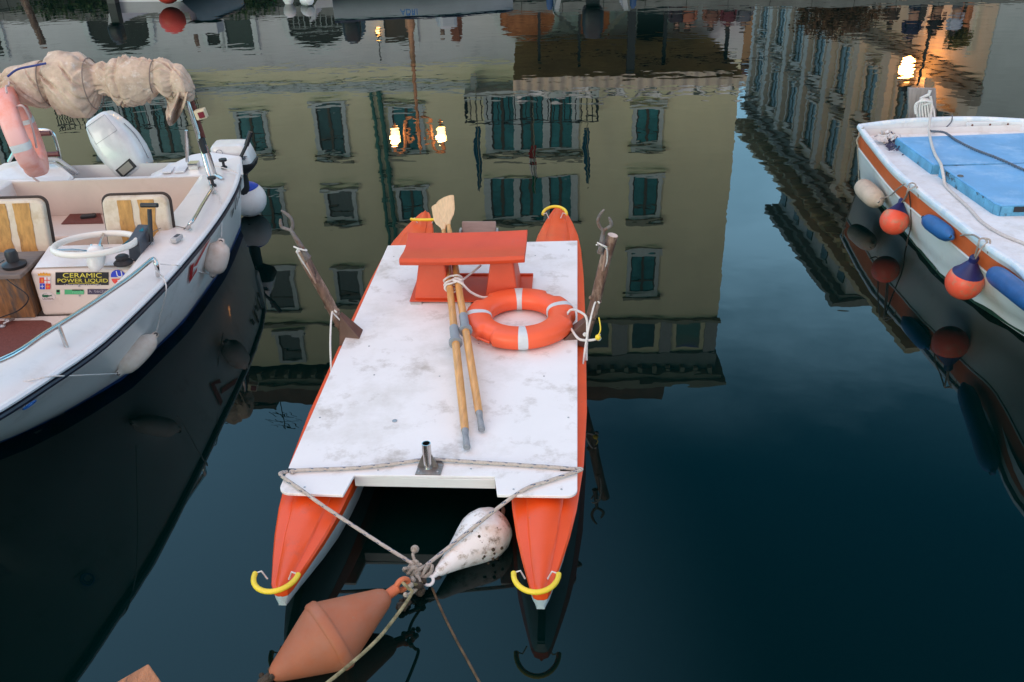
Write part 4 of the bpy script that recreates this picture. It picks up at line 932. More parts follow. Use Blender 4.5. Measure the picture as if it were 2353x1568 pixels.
# cord that ties the ring to the right-hand rowlock post
E1 = lz(1305, 733, .38); P1 = ly(1352, 752, 1.5)
q = MB(PM)
q.tube(smooth_pts([E1+V((-.02, 0, .0)), E1+V((.02, .03, .05)), V((.77, 1.60, .47)), V((.80, 1.56, .45)), V((.805, 1.50, .38)), V((.80, 1.44, .30)), V((.80, 1.40, .24))], 6), .008, 8)
q.tube(smooth_pts([E1+V((.0, -.02, -.02)), V((.74, 1.50, .35)), V((.79, 1.47, .345)), V((.86, 1.46, .36)), V((.88, 1.50, .37))], 6), .008, 8)
q.ball(V((.875, 1.47, .36)), .017, 8); q.ball(V((.79, 1.5, .37)), .014, 8)
solo('tether_cord', q, CORD, 'white cord tying the life ring to the right rowlock post', 'cord', PM @ V((.75, 1.5, .36)), smooth=True)
q = MB(PM); q.ball(V((.87, 1.455, .375)), .019, 7); q.tube(smooth_pts([V((.86, 1.45, .37)), V((.885, 1.47, .42)), V((.875, 1.52, .48))], 4), .004, 5)
solo('yellow_twine', q, YEL, 'knot of yellow twine at the end of the life ring tether', 'twine', PM @ V((.87, 1.455, .36)), smooth=True)

# ------------------------------------------------------------------ blue-flecked mooring bridle
def flecked(q, pts, r, q2=None, step=.062):
    pp = [pts[0]]
    for a, b in zip(pts, pts[1:]):
        n = max(1, int((b-a).length/.0105))
        pp += [a.lerp(b, (i+1)/n) for i in range(n)]
    b0 = len(q.f); q.tube(pp, r, 12)
    for i in range(len(pp)-1):
        for j in range(12):
            ph = (i*2+j) % 12; blk = (i+j//3) % 6
            if blk in (0, 1) and j % 4 == (i % 2)+1: q.mi[b0+i*12+j] = 1
KN = Z(965, 1303, .10)
SL, SR_ = pl_(-.752, .13, .315), pl_(.742, .185, .315)
ms = pl_(-.02, .262, .325)
q = MB(); q2 = MB()
flecked(q, smooth_pts([pl_(-.70, .125, .305), pl_(-.69, .14, .313), pl_(-.35, .175, .313), pl_(-.05, .245, .316), pl_(-.005, .25, .318), pl_(.05, .245, .316), pl_(.4, .222, .313), pl_(.70, .195, .313), pl_(.73, .19, .30)], 14), .0095, q2)
flecked(q, smooth_pts([pl_(-.74, .14, .30), pl_(-.76, .12, .312), pl_(-.755, .09, .315), pl_(-.62, -.02, .312), pl_(-.50, -.10, .285), KN.lerp(pl_(-.62, -.02, .31), .35)+V((0, 0, -.015)), KN+V((-.02, .01, .0))], 12), .0095, q2)
flecked(q, smooth_pts([pl_(.715, .21, .30), pl_(.765, .185, .318), pl_(.74, .165, .316), pl_(.60, .09, .312), pl_(.45, -.0, .300), KN.lerp(pl_(.45, 0, .3), .3)+V((0, 0, -.012)), KN+V((.03, .01, .0))], 12), .0095, q2)
br = thing('mooring_rope', 'pale mooring rope with blue flecks crossing the white deck and meeting in a V', 'rope', KN)
rp_ = mk('strand', q, [mat('pale_rope', (.46, .40, .36), .95, var=.2, scale=70, bump=.002, bscale=200, dirt=[((.26, .2, .16), .55, .8, 9)]), mat('fleck_blue', (.04, .08, .16), .9)], br, smooth=True)
q = MB()
for k in range(5):
    a = k*1.1
    q.tube(smooth_pts([KN+V((.035*math.cos(a+b)+.016*k-.04, .028*math.sin(a+b*1.3)-.004*k, .022*math.sin(b*2+k)-.004*k)) for b in (0, 1.2, 2.4, 3.6, 4.8, 6)], 5), .009, 8)
q.tube(smooth_pts([KN+V((-.02, .02, 0)), KN+V((-.035, .05, .03)), KN+V((-.03, .075, .03))], 5), .008, 8); q.ball(KN+V((-.028, .085, .035)), .021, 9)
q.tube(smooth_pts([KN+V((-.04, 0, -.01)), KN+V((-.01, -.05, -.01)), KN+V((.0, -.09, -.03)), Z(935, 1372, .05)], 5), .010, 8)
mk('knot', q, ROPE, br, smooth=True)
q = MB(); random.seed(3)
for k in range(14): q.ball(KN+V((random.uniform(-.03, .02), random.uniform(-.10, .0), random.uniform(-.07, -.02))), random.uniform(.012, .026), 7)
for k in range(9): q.ball(Z(925, 1385, .03)+V((random.uniform(-.02, .02), random.uniform(-.02, .03), random.uniform(-.06, .0))), random.uniform(.012, .024), 7)
mk('weed', q, MUSSEL, br, smooth=True)

# ------------------------------------------------------------------ buoys
def buoy(name, label, A, B, prof, m, eyeA=True, extra=None, pm=None):
    A = V(A); B = V(B); ax = (B-A).normalized(); Ln = (B-A).length
    t = thing(name, label, 'buoy', A.lerp(B, .45)); WM[t.name] = Matrix.Translation(t.location)
    q = MB(); q.lathe([(r, h*Ln) for r, h in prof], A, ax, 40); b = mk('float_body', q, m, t, smooth=True)
    return t, ax, Ln
# big orange double-cone buoy: eye at upper right, tail at lower left
EA = Z(905, 1352, .17); EB = Z(600, 1562, -.005)
A_ = Z(893, 1366, .155); B_ = Z(622, 1556, .03)
bo, ax, Ln = buoy('mooring_buoy', 'large faded orange double-cone buoy floating at the bottom', A_, B_,
    [(.020, 0), (.035, .015), (.050, .05), (.136, .395), (.150, .45), (.154, .468), (.162, .474), (.168, .49), (.169, .54), (.164, .556), (.157, .562), (.152, .585), (.139, .63), (.045, .95), (.03, .985), (.015, 1.0)], BUOYO)
q = MB(); sdv = ax.cross(V((0,0,1))).normalized(); up_ = sdv.cross(ax)
c = A_-ax*.075
q.tube(smooth_pts([A_+ax*.02, A_-ax*.03, A_-ax*.05], 4), [.024]*8+[.016], 10)
q.tube([c+ax*.030*math.cos(a)+up_*.030*math.sin(a) for a in [2*math.pi*j/18 for j in range(18)]], .013, 8, True)
mk('eye', q, mat('buoy_eye', (.58, .15, .06), .6, var=.2), bo, smooth=True)
q = MB(); q.tube(smooth_pts([B_-ax*.01, B_+ax*.04, B_+ax*.07-up_*.03], 4), .022, 8)
for k in range(12): q.ball(B_+ax*random.uniform(-.02, .05)+sdv*random.uniform(-.05, .05)+up_*random.uniform(-.02, .02), random.uniform(.008, .018), 6)
mk('tail', q, MUSSEL, bo, smooth=True)
# white pear-shaped buoy by the right hull
A2 = Z(1003, 1318, .075); B2 = Z(1150, 1199, .07)
bw, ax2, Ln2 = buoy('mooring_buoy', 'white mussel-stained pear buoy tucked against the right orange hull', A2, B2,
    [(.014, 0), (.024, .03), (.033, .09), (.052, .22), (.082, .40), (.112, .56), (.128, .66), (.131, .74), (.124, .84), (.104, .93), (.07, .985), (.02, 1.0)], BUOYW)
q = MB(); sd2 = ax2.cross(V((0,0,1))).normalized(); c = Z(984, 1334, .055); nrm = (EYE-c).normalized(); e1 = nrm.cross(V((0,0,1))).normalized(); e2 = nrm.cross(e1)
q.tube([c+e1*.024*math.cos(a)+e2*.022*math.sin(a) for a in [R(20+j*17) for j in range(20)]], .0085, 10); q.tube([c+(A2-c)*.35, A2+ax2*.02], [.010, .018], 10)
mk('eye', q, mat('eye_white', (.74, .72, .74), .45), bw, smooth=True)
q = MB(); random.seed(5)
E2 = Z(1153, 1165, .10)
q.tube(smooth_pts([B2-ax2*.02, B2.lerp(E2, .5)+V((.01, 0, .01)), E2, E2+V((-.025, .01, -.02)), E2+V((-.01, 0, -.06))], 5), .011, 8)
g = MB()
for k in range(70):
    f = .45+.55*random.random()**.6; an = random.gauss(0, .8)
    dn = (V((.35, -.75, -.35))-ax2*V((.35, -.75, -.35)).dot(ax2)).normalized(); d2 = ax2.cross(dn); rr = {0: .10, 1: .122, 2: .130, 3: .118, 4: .085, 5: .05}[min(5, int((f-.45)/.55*5.99))]
    c = A2.lerp(B2, f)+(dn*math.cos(an)+d2*math.sin(an))*rr; g.ball(c, random.uniform(.003, .010), 6)
mk('mussel_growth', g, MUSSEL, bw, smooth=True)['kind'] = 'stuff'
mk('shackle', q, mat('rust_shackle', (.14, .08, .05), .8, var=.5, scale=30), bw, smooth=True)
# ropes leading away
def rope(name, label, pts, r, m, k=8):
    p = smooth_pts(pts, k); q = MB(); q.tube(p, r, 8); return solo(name, q, m, label, 'rope', p[0], smooth=True)
q0_ = Z(928, 1340, .17)
rope('mooring_rope', 'weedy rope from the orange buoy eye towards the bottom edge', [Z(985, 1315, .05), Z(965, 1342, .07), Z(935, 1340, .13), Z(922, 1335, .19), Z(938, 1352, .19), Z(945, 1366, .19), Z(900, 1430, .23), Z(850, 1487, .28), Z(745, 1575, .34), Z(640, 1650, .42)], .0075, ROPEY)
q = MB(); random.seed(9)
for k in range(10):
    c = Z(928+random.uniform(-18, 26), 1340+random.uniform(-10, 30), .16); q.ball(c, random.uniform(.008, .016), 7)
solo('rope_knot', q, ROPE, 'encrusted grey knot at the eye of the orange buoy', 'knot', Z(928, 1345, .16), smooth=True)
rope('sunken_rope', 'thin brown wet rope running from the white buoy eye to the bottom edge', [Z(993, 1352, .0), Z(1018, 1410, .002), Z(1048, 1470, .002), Z(1070, 1510, .002), Z(1103, 1570, .002), Z(1150, 1650, .002)], .006, WETROPE)
# split wooden post end at the lower left
tp = Z(322, 1548, .62)
q = MB(); w = .085
dirv = V((.30, -.55, -.35)).normalized()
a = Z(341, 1524, .62); b = Z(268, 1566, .62); c = Z(372, 1568, .60)
e = (b-a); f_ = (c-a); q.prism([a, c, c+e*1.2, b+e*.2], [p+V((.02, -.05, -.75)) for p in (a, c, c+e*1.2, b+e*.2)])
solo('wooden_post', q, ROTW, 'split reddish wooden post end poking in at the bottom left edge', 'post', a, bevel=.006)

# ================================================================== MOTORBOAT ON THE LEFT
random.seed(11)
LX = -3.35
mbt = thing('motorboat', 'white open motorboat with dark rub rail, worn seats and steering wheel at the left', 'motorboat', (LX, 5.6, 0))
# starboard deck edge (x, y, z), stern to bow; the other side mirrors it about the keel line
edge = smooth_pts([(-2.33, 7.93, .66), (-2.22, 7.4, .655), (-2.175, 6.9, .655), (-2.165, 6.3, .66), (-2.18, 5.7, .675), (-2.20, 5.2, .70), (-2.25, 4.5, .75), (-2.335, 4.03, .80), (-2.44, 3.6, .85), (-2.62, 3.15, .91), (-2.90, 2.75, .96), (-3.18, 2.52, .99), (-3.35, 2.45, 1.0)], 4)
mirr = lambda p: V((2*LX-p[0], p[1], p[2]))
def bw_(y):    # waterline half-breadth and keel/chine height
    t = [(8.0, .86, -.15), (7.0, .86, -.15), (6.1, .79, -.15), (5.35, .60, -.12), (4.74, .29, -.03), (4.3, .11, .12), (4.0, .05, .26), (3.5, .03, .50), (3.0, .015, .68), (2.7, .01, .82), (2.45, .006, .97), (2.0, .006, 1.0)]
    for (a, b, c), (d, e, f) in zip(t, t[1:]):
        if d <= y <= a: k = (a-y)/(a-d); return b+(e-b)*k, c+(f-c)*k
    return .01, 1.0
rows = []; rows2 = []
for p in edge:
    w, zk = bw_(p.y); wd_ = p.x-LX
    zt = p.z-.012; h = zt-zk
    r = []
    for f, g in ((0, 1.0), (.08, .955), (.20, .87), (.34, .76), (.48, .65), (.60, .55), (.72, .44), (.84, .28), (.93, .13), (1.0, 0)):
        z = zt-h*f; x = w+(wd_-w)*(g if g else 0); 
        if f > .72 and p.y > 4.6: x = min(x, w+(wd_-w)*.34)
        r.append(V((LX+x, p.y+(.12*(1-g) if p.y < 4 else 0), z)))
    rows.append(r)
def hullx(y, z, inset=.04):
    i = min(range(len(edge)), key=lambda k: abs(edge[k].y-y)); r = rows[i]
    if z >= r[0].z: return r[0].x-inset
    for a, b in zip(r, r[1:]):
        if b.z <= z <= a.z: k = (a.z-z)/(a.z-b.z+1e-9); return max(LX, a.x+(b.x-a.x)*k-inset)
    return LX
full = [r[::1] + [mirr(v) for v in r[::-1]] for r in rows]
q = MB(); q.sheet(full)
st_ = full[0]; q.add(st_, [tuple(range(len(st_)))])
hl = mk('hull', q, HULLW, mbt, smooth=True)
# dark boot stripe just above the water
q = MB()
for s_ in (0, 1):
    rr_ = []
    for p, r in zip(edge, rows):
        if p.y < 4.3: continue
        w, zk = bw_(p.y); 
        def at_z(z):
            for a, b in zip(r, r[1:]):
                if b.z <= z <= a.z: k = (a.z-z)/(a.z-b.z+1e-9); return a.lerp(b, k)
            return r[-1]
        rr_.append([(v if s_ == 0 else mirr(v)) + V((.006*(1 if s_ == 0 else -1), 0, 0)) for v in (at_z(.06), at_z(.045), at_z(.03), at_z(-.03))])
    q.sheet(rr_)
mk('boot_stripe', q, BLUEB, hl, smooth=True)
# rub rail with light lip
inner = []
for p in edge:
    w = .05; d = V((LX, p.y+.001, p.z))-p
    inner.append(p)
sec = [(-.016, -.050), (.014, -.042), (.018, .0), (.010, .012), (-.016, .014)]
for m_, nm, off, sc_, mt in ((0, 'rub_rail', (0, 0, -.035), 1, NAVY), (1, 'deck_lip', (-.004, 0, .006), 1, mat('lip_white', (.70, .71, .74), .3, var=.05))):
    q = MB()
    for s_ in (1, -1):
        pts = [(p if s_ > 0 else mirr(p)) for p in edge]
        rings = []
        for i, p in enumerate(pts):
            t = (pts[min(i+1, len(pts)-1)]-pts[max(i-1, 0)]); t.z = 0; t.normalize(); nrm = V((t.y, -t.x, 0))*(-1 if s_ > 0 else 1)
            if nrm.x*s_ < 0 and abs(nrm.x) > .05: nrm = -nrm
            if m_ == 0: S_ = [(-.012, -.008), (.016, -.005), (.022, .010), (.016, .020), (-.012, .022)]
            else: S_ = [(-.014, -.010), (.016, -.010), (.020, .002), (.010, .014), (-.014, .012)]
            rings.append([p+V(off)+nrm*a+V((0, 0, b)) for a, b in S_])
        q.loft(rings)
    mk(nm, q, mt, mbt, smooth=True)
# red name and black marks on the hull side, lettering only partly seen
def side_patch(name, poly, m, off=.012):
    """polygon given in (y, fraction down the side) laid on the starboard topside"""
    def sp(y, f):
        i = min(range(len(edge)-1), key=lambda k: abs(edge[k].y-y)); 
        j = i+1 if edge[i].y > y and i+1 < len(edge) else max(i-1, 0)
        a, b = rows[i], rows[j]; k = 0 if abs(edge[j].y-edge[i].y) < 1e-6 else (y-edge[i].y)/(edge[j].y-edge[i].y)
        g = f*(len(a)-1); n_i = int(min(g, len(a)-2)); ff = g-n_i
        return a[n_i].lerp(a[n_i+1], ff).lerp(b[n_i].lerp(b[n_i+1], ff), k)
    q = MB()
    P = [sp(*x) for x in poly]; nrm = V((.9, -.25, -.3)).normalized()
    q.prism([p+nrm*off for p in P], [p+nrm*(off+.002) for p in P]); return mk(name, q, m, hl)
REDL = mat('red_letters', (.42, .015, .02), .4, var=.05)
for poly in ([(6.22, .09), (6.32, .09), (6.03, .20), (5.97, .18)], [(5.88, .13), (5.94, .13), (5.98, .28), (5.94, .30)], [(5.98, .27), (5.94, .30), (6.07, .26), (6.06, .23)]):
    side_patch('letter', poly, REDL)
for k in range(5):
    y = 7.05+.13*k; side_patch('letter', [(y, .12), (y+.05, .11), (y+.07, .24), (y+.02, .23)] if k % 2 else [(y, .24), (y+.06, .22), (y+.06, .17), (y+.01, .17)], BLK)
# round blue emblem on the bow side
c = Z(66, 929, .50)
nrm = V((.72, -.55, .1)).normalized(); e1 = V((0,0,1)).cross(nrm).normalized(); e2 = nrm.cross(e1)
def on_hull(u, v):
    o = EYE; d = ray(u, v).normalized(); best = None
    from mathutils.geometry import intersect_ray_tri
    for a, b in zip(rows, rows[1:]):
        for i in range(len(a)-1):
            for tri in ((a[i], a[i+1], b[i+1]), (a[i], b[i+1], b[i])):
                h = intersect_ray_tri(tri[0], tri[1], tri[2], d, o, True)
                if h:
                    L2 = (h-o).length
                    if best is None or L2 < best[0]: best = (L2, h, (tri[1]-tri[0]).cross(tri[2]-tri[0]).normalized())
    return best
h = on_hull(66, 929)
if h:
    nrm = h[2] if h[2].dot(EYE-h[1]) > 0 else -h[2]; c = h[1]+nrm*.004; e1 = V((0,0,1)).cross(nrm).normalized(); e2 = nrm.cross(e1)
    q = MB(); q.add([c+e1*a*.055+e2*b*.052 for a, b in ((-1,-1),(1,-1),(1,1),(-1,1))], [(0,1,2,3)]); em = mk('emblem', q, mat('emblem_ground', (.62, .62, .66), .5), hl)
    q = MB(); q.tube([c+nrm*.001+e1*.036*math.cos(a)+e2*.036*math.sin(a) for a in [2*math.pi*j/20 for j in range(20)]], .0055, 5, True)
    q.tube([c+nrm*.001+e1*.018*math.cos(a)+e2*.024*math.sin(a) for a in [R(40+j*22) for j in range(13)]], .004, 5); mk('emblem_ring', q, mat('emblem_blue', (.04, .16, .50), .5), em)
# deck: side decks, stern deck, foredeck
coam = smooth_pts([(-2.56, 7.52, .66), (-2.52, 6.9, .672), (-2.51, 6.3, .685), (-2.475, 5.7, .70), (-2.465, 5.2, .735), (-2.49, 4.85, .775), (-2.56, 4.4, .83), (-2.66, 4.0, .875), (-2.82, 3.7, .90), (-3.10, 3.52, .92), (-3.35, 3.48, .93)], 5)
def near_on(poly, y): return min(poly, key=lambda p: abs(p.y-y))
q = MB()
N_ = len(coam)
eo = [edge[0].lerp(edge[0], 0)]
# resample outer edge to the same count
def resamp(pl, n):
    Ls = [0]
    for a, b in zip(pl, pl[1:]): Ls.append(Ls[-1]+(b-a).length)
    o = []
    for i in range(n):
        s_ = Ls[-1]*i/(n-1); k = max(j for j in range(len(Ls)) if Ls[j] <= s_+1e-9); k = min(k, len(pl)-2)
        o.append(pl[k].lerp(pl[k+1], (s_-Ls[k])/(Ls[k+1]-Ls[k]+1e-9)))
    return o
oe = []
for p in coam:
    e_ = near_on(edge, p.y) if p.y > 4.2 else None
    oe.append(e_)
tail = resamp([p for p in edge if p.y <= 4.3], sum(1 for e in oe if e is None))
it = iter(tail); oe = [e if e is not None else next(it) for e in oe]
for s_ in (1, -1):
    rws = []
    for a, b in zip(coam, oe):
        rws.append([(lambda v: v if s_ > 0 else mirr(v))(a.lerp(b, k)+V((0, 0, .018*math.sin(math.pi*min(1, k*1.05)) - (.0 if k < 1 else .004)))) for k in (0, .08, .25, .5, .75, .92, 1)])
    q.sheet(rws)
    # coaming wall down to the sole
    q.sheet([[(lambda v: v if s_ > 0 else mirr(v))(V((min(p.x-d, hullx(p.y, p.z+dz)), p.y, p.z+dz))) for d, dz in ((0, 0), (.012, -.01), (.02, -.1), (.025, -.3), (.03, -.62 if p.y > 5.6 else -.48))] for p in coam])
dk = mk('deck', q, GEL, mbt, smooth=True)
# stern: two raised shoulders and the low motor well in the middle
q = MB()
y1, y2 = 7.52, 7.93
def sdk(x0, x1, za, zb, yb):
    q.hexa([(x0, y1, za-.30), (x1, y1, za-.30), (x1, yb, za-.30), (x0, yb, za-.30), (x0, y1, za), (x1, y1, za), (x1, yb, zb), (x0, yb, zb)])
q.prism([(-2.56, y1, .40), (-2.34, y1+.3, .40), (-2.33, 7.93, .40), (-2.62, 8.0, .40), (-2.75, 7.93, .40), (-3.02, 7.66, .40), (-3.02, y1, .40)],
        [(-2.56, y1, .663), (-2.20, y1, .658), (-2.31, 7.93, .69), (-2.62, 8.0, .72), (-2.75, 7.93, .72), (-3.02, 7.66, .645), (-3.02, y1, .642)])
q.prism([mirr(p) for p in ((-2.56, y1, .40), (-2.34, y1+.3, .40), (-2.33, 7.93, .40), (-2.62, 8.0, .40), (-2.75, 7.93, .40), (-3.02, 7.66, .40), (-3.02, y1, .40))],
        [mirr(p) for p in ((-2.56, y1, .663), (-2.20, y1, .658), (-2.31, 7.93, .69), (-2.62, 8.0, .72), (-2.75, 7.93, .72), (-3.02, 7.66, .645), (-3.02, y1, .642))])
q.box(2*LX+3.02-.001, -3.019, y1, 7.66, .40, .628)
mk('stern_deck', q, GEL, mbt, bevel=.018, seg=3)
q = MB(); q.box(2*LX+2.56, -2.56, 7.50, 7.519, .10, .655); mk('cockpit_bulkhead', q, GELIN, mbt)
q = MB(); q.box(2*LX+2.52, -2.52, 7.02, 7.499, .08, .355); bn = mk('aft_bench', q, GELIN, mbt, bevel=.02, seg=3)
a = Z(168, 486, .357); b = Z(224, 486, .357); c = Z(238, 514, .357); d = Z(141, 516, .357)
q = MB(); q.prism([V(p)+V((0,0,.0)) for p in (d, c, b+V((.02,0,0)), a)], [V(p)+V((0,0,.006)) for p in (d, c, b+V((.02,0,0)), a)]); mk('mat', q, BRMAT, bn)
for s2 in (0, .35):
    q = MB(); q.box(-2.80-s2*.32, -2.72-s2*.32, 7.60, 7.84, .6445+.02, .67+.006) ; mk('tread', q, mat('tread', (.72, .72, .74), .7), mbt)
q = MB(); q.box(2*LX+2.62, -2.62, 5.72, 7.5, .05, .085); mk('floor', q, GELIN, mbt)
# raised fore platform with brown hatch, and console
fpl = [(min(x, hullx(y, .26)), y) for x, y in ((-2.50, 5.72), (-2.50, 5.3), (-2.50, 4.9), (-2.55, 4.6), (-2.62, 4.3), (-2.75, 4.0), (-2.9, 3.75))]
q = MB(); q.prism([(x, y, .26) for x, y in fpl]+[(2*LX-x, y, .26) for x, y in fpl[::-1]], [(x, y, .30) for x, y in fpl]+[(2*LX-x, y, .30) for x, y in fpl[::-1]])
q.box(2*LX+2.62, -2.62, 5.70, 5.719, .09, .299)
fd = mk('fore_platform', q, mat('platform_gel', (.72, .68, .66), .5, var=.06, scale=4, dirt=[((.45, .36, .30), .55, .8, 4), ((.12, .10, .09), .64, .72, 12)]), mbt)
hp = [Z(-60, 742, .302), Z(100, 739, .302), Z(118, 745, .302), Z(121, 756, .302), Z(112, 775, .302), Z(70, 812, .302), Z(-60, 860, .302)]
q = MB(); q.prism(hp, [p+V((0,0,.012)) for p in hp]); ht = mk('hatch', q, BRMAT, fd, bevel=.004)
q = MB(); 
for (u, v) in ((18, 736), (6, 750)): c = Z(u, v, .318); q.ball(c, .022, 8, .7)
q.tube([Z(8, 744, .33), Z(20, 738, .34), Z(32, 733, .33)], .008, 6); mk('catch', q, GALV, ht, smooth=True)
CY0 = 5.73
q = MB(); q.prism([(-3.215, CY0, .302), (-2.53, CY0, .302), (-2.53, 6.10, .10), (-3.24, 6.10, .10)], [(-3.225, CY0+.015, .625), (-2.53, CY0+.015, .625), (-2.53, 6.10, .66), (-3.24, 6.10, .66)])
con = mk('console', q, mat('console_gel', (.70, .60, .53), .45, var=.04, scale=3, dirt=[((.50, .38, .30), .60, .85, 4), ((.25, .15, .08), .72, .80, 20)]), mbt, bevel=.022, seg=3)
q = MB(); q.prism([(-3.20, CY0+.05, .6375), (-2.56, CY0+.05, .6375), (-2.56, 6.08, .665), (-3.22, 6.08, .665)], [(-3.20, CY0+.05, .6395), (-2.56, CY0+.05, .6395), (-2.56, 6.08, .667), (-3.22, 6.08, .667)]); mk('console_top', q, GEL, con)
# stickers on the front of the console
ex, ez = V((1, 0, 0)), V((0, .046, 1)).normalized(); en = V((0, -1, .046)).normalized()
def CP(u, v, off=.0035):
    q_ = ray(u, v); n_ = en; o = V((-3.2, CY0, .302)); t = (o-EYE).dot(n_)/q_.dot(n_); return EYE+q_*t+n_*off
su = lambda x: (130+x/5.8825)/1.7407; sv = lambda y: (1060+y/5.8825)/1.7407
def sticker(name, x0, y0, x1, y1, m, parent=con, off=.0035, rnd=0):
    P = [CP(su(x0), sv(y1), off), CP(su(x1), sv(y1), off), CP(su(x1), sv(y0), off), CP(su(x0), sv(y0), off)]
    q = MB(); q.prism(P, [p+en*.0008 for p in P]); return mk(name, q, m, parent)
flat = lambda n, c: mat(n, c, .45, var=.04, scale=20)
SBLK = flat('sticker_black', (.012, .012, .014)); SYEL = flat('sticker_yellow', (.72, .62, .08)); SWH = flat('sticker_white', (.72, .68, .68)); SBLU = flat('sticker_blue', (.02, .05, .50)); SRED = flat('sticker_red', (.72, .07, .05)); SGRN = flat('sticker_green', (.08, .42, .18)); SGRY = flat('sticker_grey', (.35, .32, .36)); SPUR = flat('sticker_dark', (.06, .05, .09)); SORA = flat('sticker_orange', (.75, .33, .03)); SCRO = flat('crocodile_green', (.015, .12, .06))
st1 = sticker('sticker', 545, 170, 1795, 470, SBLK)
def txt(s, x0, y0, x1, hpx, m, parent, shear=0, bold=0, depth=.0006, off=.0055):
    P = CP(su(x0), sv(y0), off); P2 = CP(su(x1), sv(y0), off); w = (P2-P).length
    hh = (CP(su(x0), sv(y0-hpx), off)-P).length
    c = bpy.data.curves.new('t', 'FONT'); c.body = s; c.size = 1; c.offset = bold
    o = bpy.data.objects.new('t', c); COL.objects.link(o); bpy.context.view_layer.update()
    dw, dh = o.dimensions.x, o.dimensions.y; bpy.data.objects.remove(o); bpy.data.curves.remove(c)
    sz = hh/dh; return text('lettering', s, sz, P, (P2-P), ez, m, parent, depth=depth, shear=shear, bold=bold*sz, wscale=w/(dw*sz))
txt('CERAMIC', 715, 292, 1625, 105, SYEL, st1, .15, .0); txt('POWER LIQUID', 590, 405, 1770, 100, SYEL, st1, .15, .0)
sticker('underline', 850, 425, 1560, 432, SYEL, st1, .0048); txt('L\u2019extra energia per il tuo motore', 750, 470, 1610, 32, SWH, st1, .1)
# crest: crown over a shield in four quarters
cr = sticker('crest', 165, 285, 430, 570, SWH)
for a in ((170, 290, 280, 425, SRED), (180, 432, 300, 568, SBLU), (315, 432, 428, 568, SRED)): sticker('quarter', a[0], a[1], a[2], a[3], a[4], cr, .0048)
sticker('cross', 340, 290, 358, 425, SRED, cr, .0048); sticker('cross', 284, 350, 420, 366, SRED, cr, .0052)
sticker('emblem_mark', 222, 320, 250, 400, SORA, cr, .0056); 
for cx_, m_ in ((238, SWH), (370, SORA)): sticker('emblem_mark', cx_-40, 492, cx_+40, 505, m_, cr, .0056); sticker('emblem_mark', cx_-7, 455, cx_+7, 545, m_, cr, .006)
q = MB(); pts = [CP(su(x), sv(y), .0048) for x, y in ((140, 250), (430, 250), (425, 205), (395, 190), (372, 215), (335, 175), (300, 210), (268, 165), (235, 205), (200, 175), (175, 210), (130, 195))]
q.prism(pts, [p+en*.0008 for p in pts]); mk('crown', q, SORA, cr)
# crocodile badge in a white oval
q = MB(); cc = CP(su(350), sv(740), .0030); rx = (CP(su(540), sv(740))-cc).length; rz_ = (CP(su(350), sv(630))-cc).length
pts = [cc+ex*rx*math.cos(a)+ez*rz_*math.sin(a) for a in [2*math.pi*j/28 for j in range(28)]]; q.prism(pts, [p+en*.0008 for p in pts]); ov = mk('badge', q, flat('badge_ground', (.72, .63, .60)), con)
q = MB(); pts = [CP(su(x), sv(y), .0046) for x, y in ((478, 695), (400, 712), (360, 700), (300, 700), (268, 708), (262, 690), (350, 655), (345, 662), (258, 680), (232, 705), (240, 745), (262, 758), (275, 748), (300, 765), (312, 750), (350, 765), (368, 748), (405, 738), (440, 728), (480, 735), (450, 718))]
q.prism(pts, [p+en*.0008 for p in pts]); mk('crocodile', q, SCRO, ov)
txt('LACOSTE', 250, 812, 500, 36, flat('letter_grey', (.22, .16, .16)), ov)
# round blue / red U badge
cc = CP(su(2035), sv(300), .0036); rr_ = (CP(su(2215), sv(300))-cc).length
for half, m_ in ((1, SBLU), (-1, SRED)):
    pts = [cc+ez*.006*half+ex*rr_*math.cos(R(a*half))+ez*rr_*math.sin(R(a*half)) for a in range(0, 181, 12)]
    q = MB(); q.prism(pts, [p+en*.0008 for p in pts]); mk('round_badge', q, m_, con)
txt('U', 1985, 278, 2120, 140, SWH, con, off=.006); txt('F', 2015, 445, 2090, 100, SWH, con, off=.006)
s3 = sticker('sticker', 565, 580, 1215, 690, SGRN); sticker('torn_patch', 660, 572, 760, 698, MATS['console_gel'], s3, .0048); sticker('band', 575, 585, 640, 640, SBLK, s3, .0048); sticker('band', 940, 575, 1195, 600, SBLK, s3, .0048)
txt('nisub', 945, 668, 1195, 70, flat('mint', (.20, .62, .35)), s3, 0, .0)
s4 = sticker('sticker', 1300, 565, 2000, 690, SPUR); txt('technisub', 1465, 645, 2010, 70, SGRY, s4); txt('A', 1330, 650, 1410, 70, SGRY, s4)
for x, y in ((1100, 490), (1535, 465), (1115, 720), (1560, 735)):
    q = MB(); q.lathe([(.006, 0), (.005, .004), (.001, .005)], CP(su(x), sv(y), .004), en, 8); mk('screw', q, GALV, con, smooth=True)
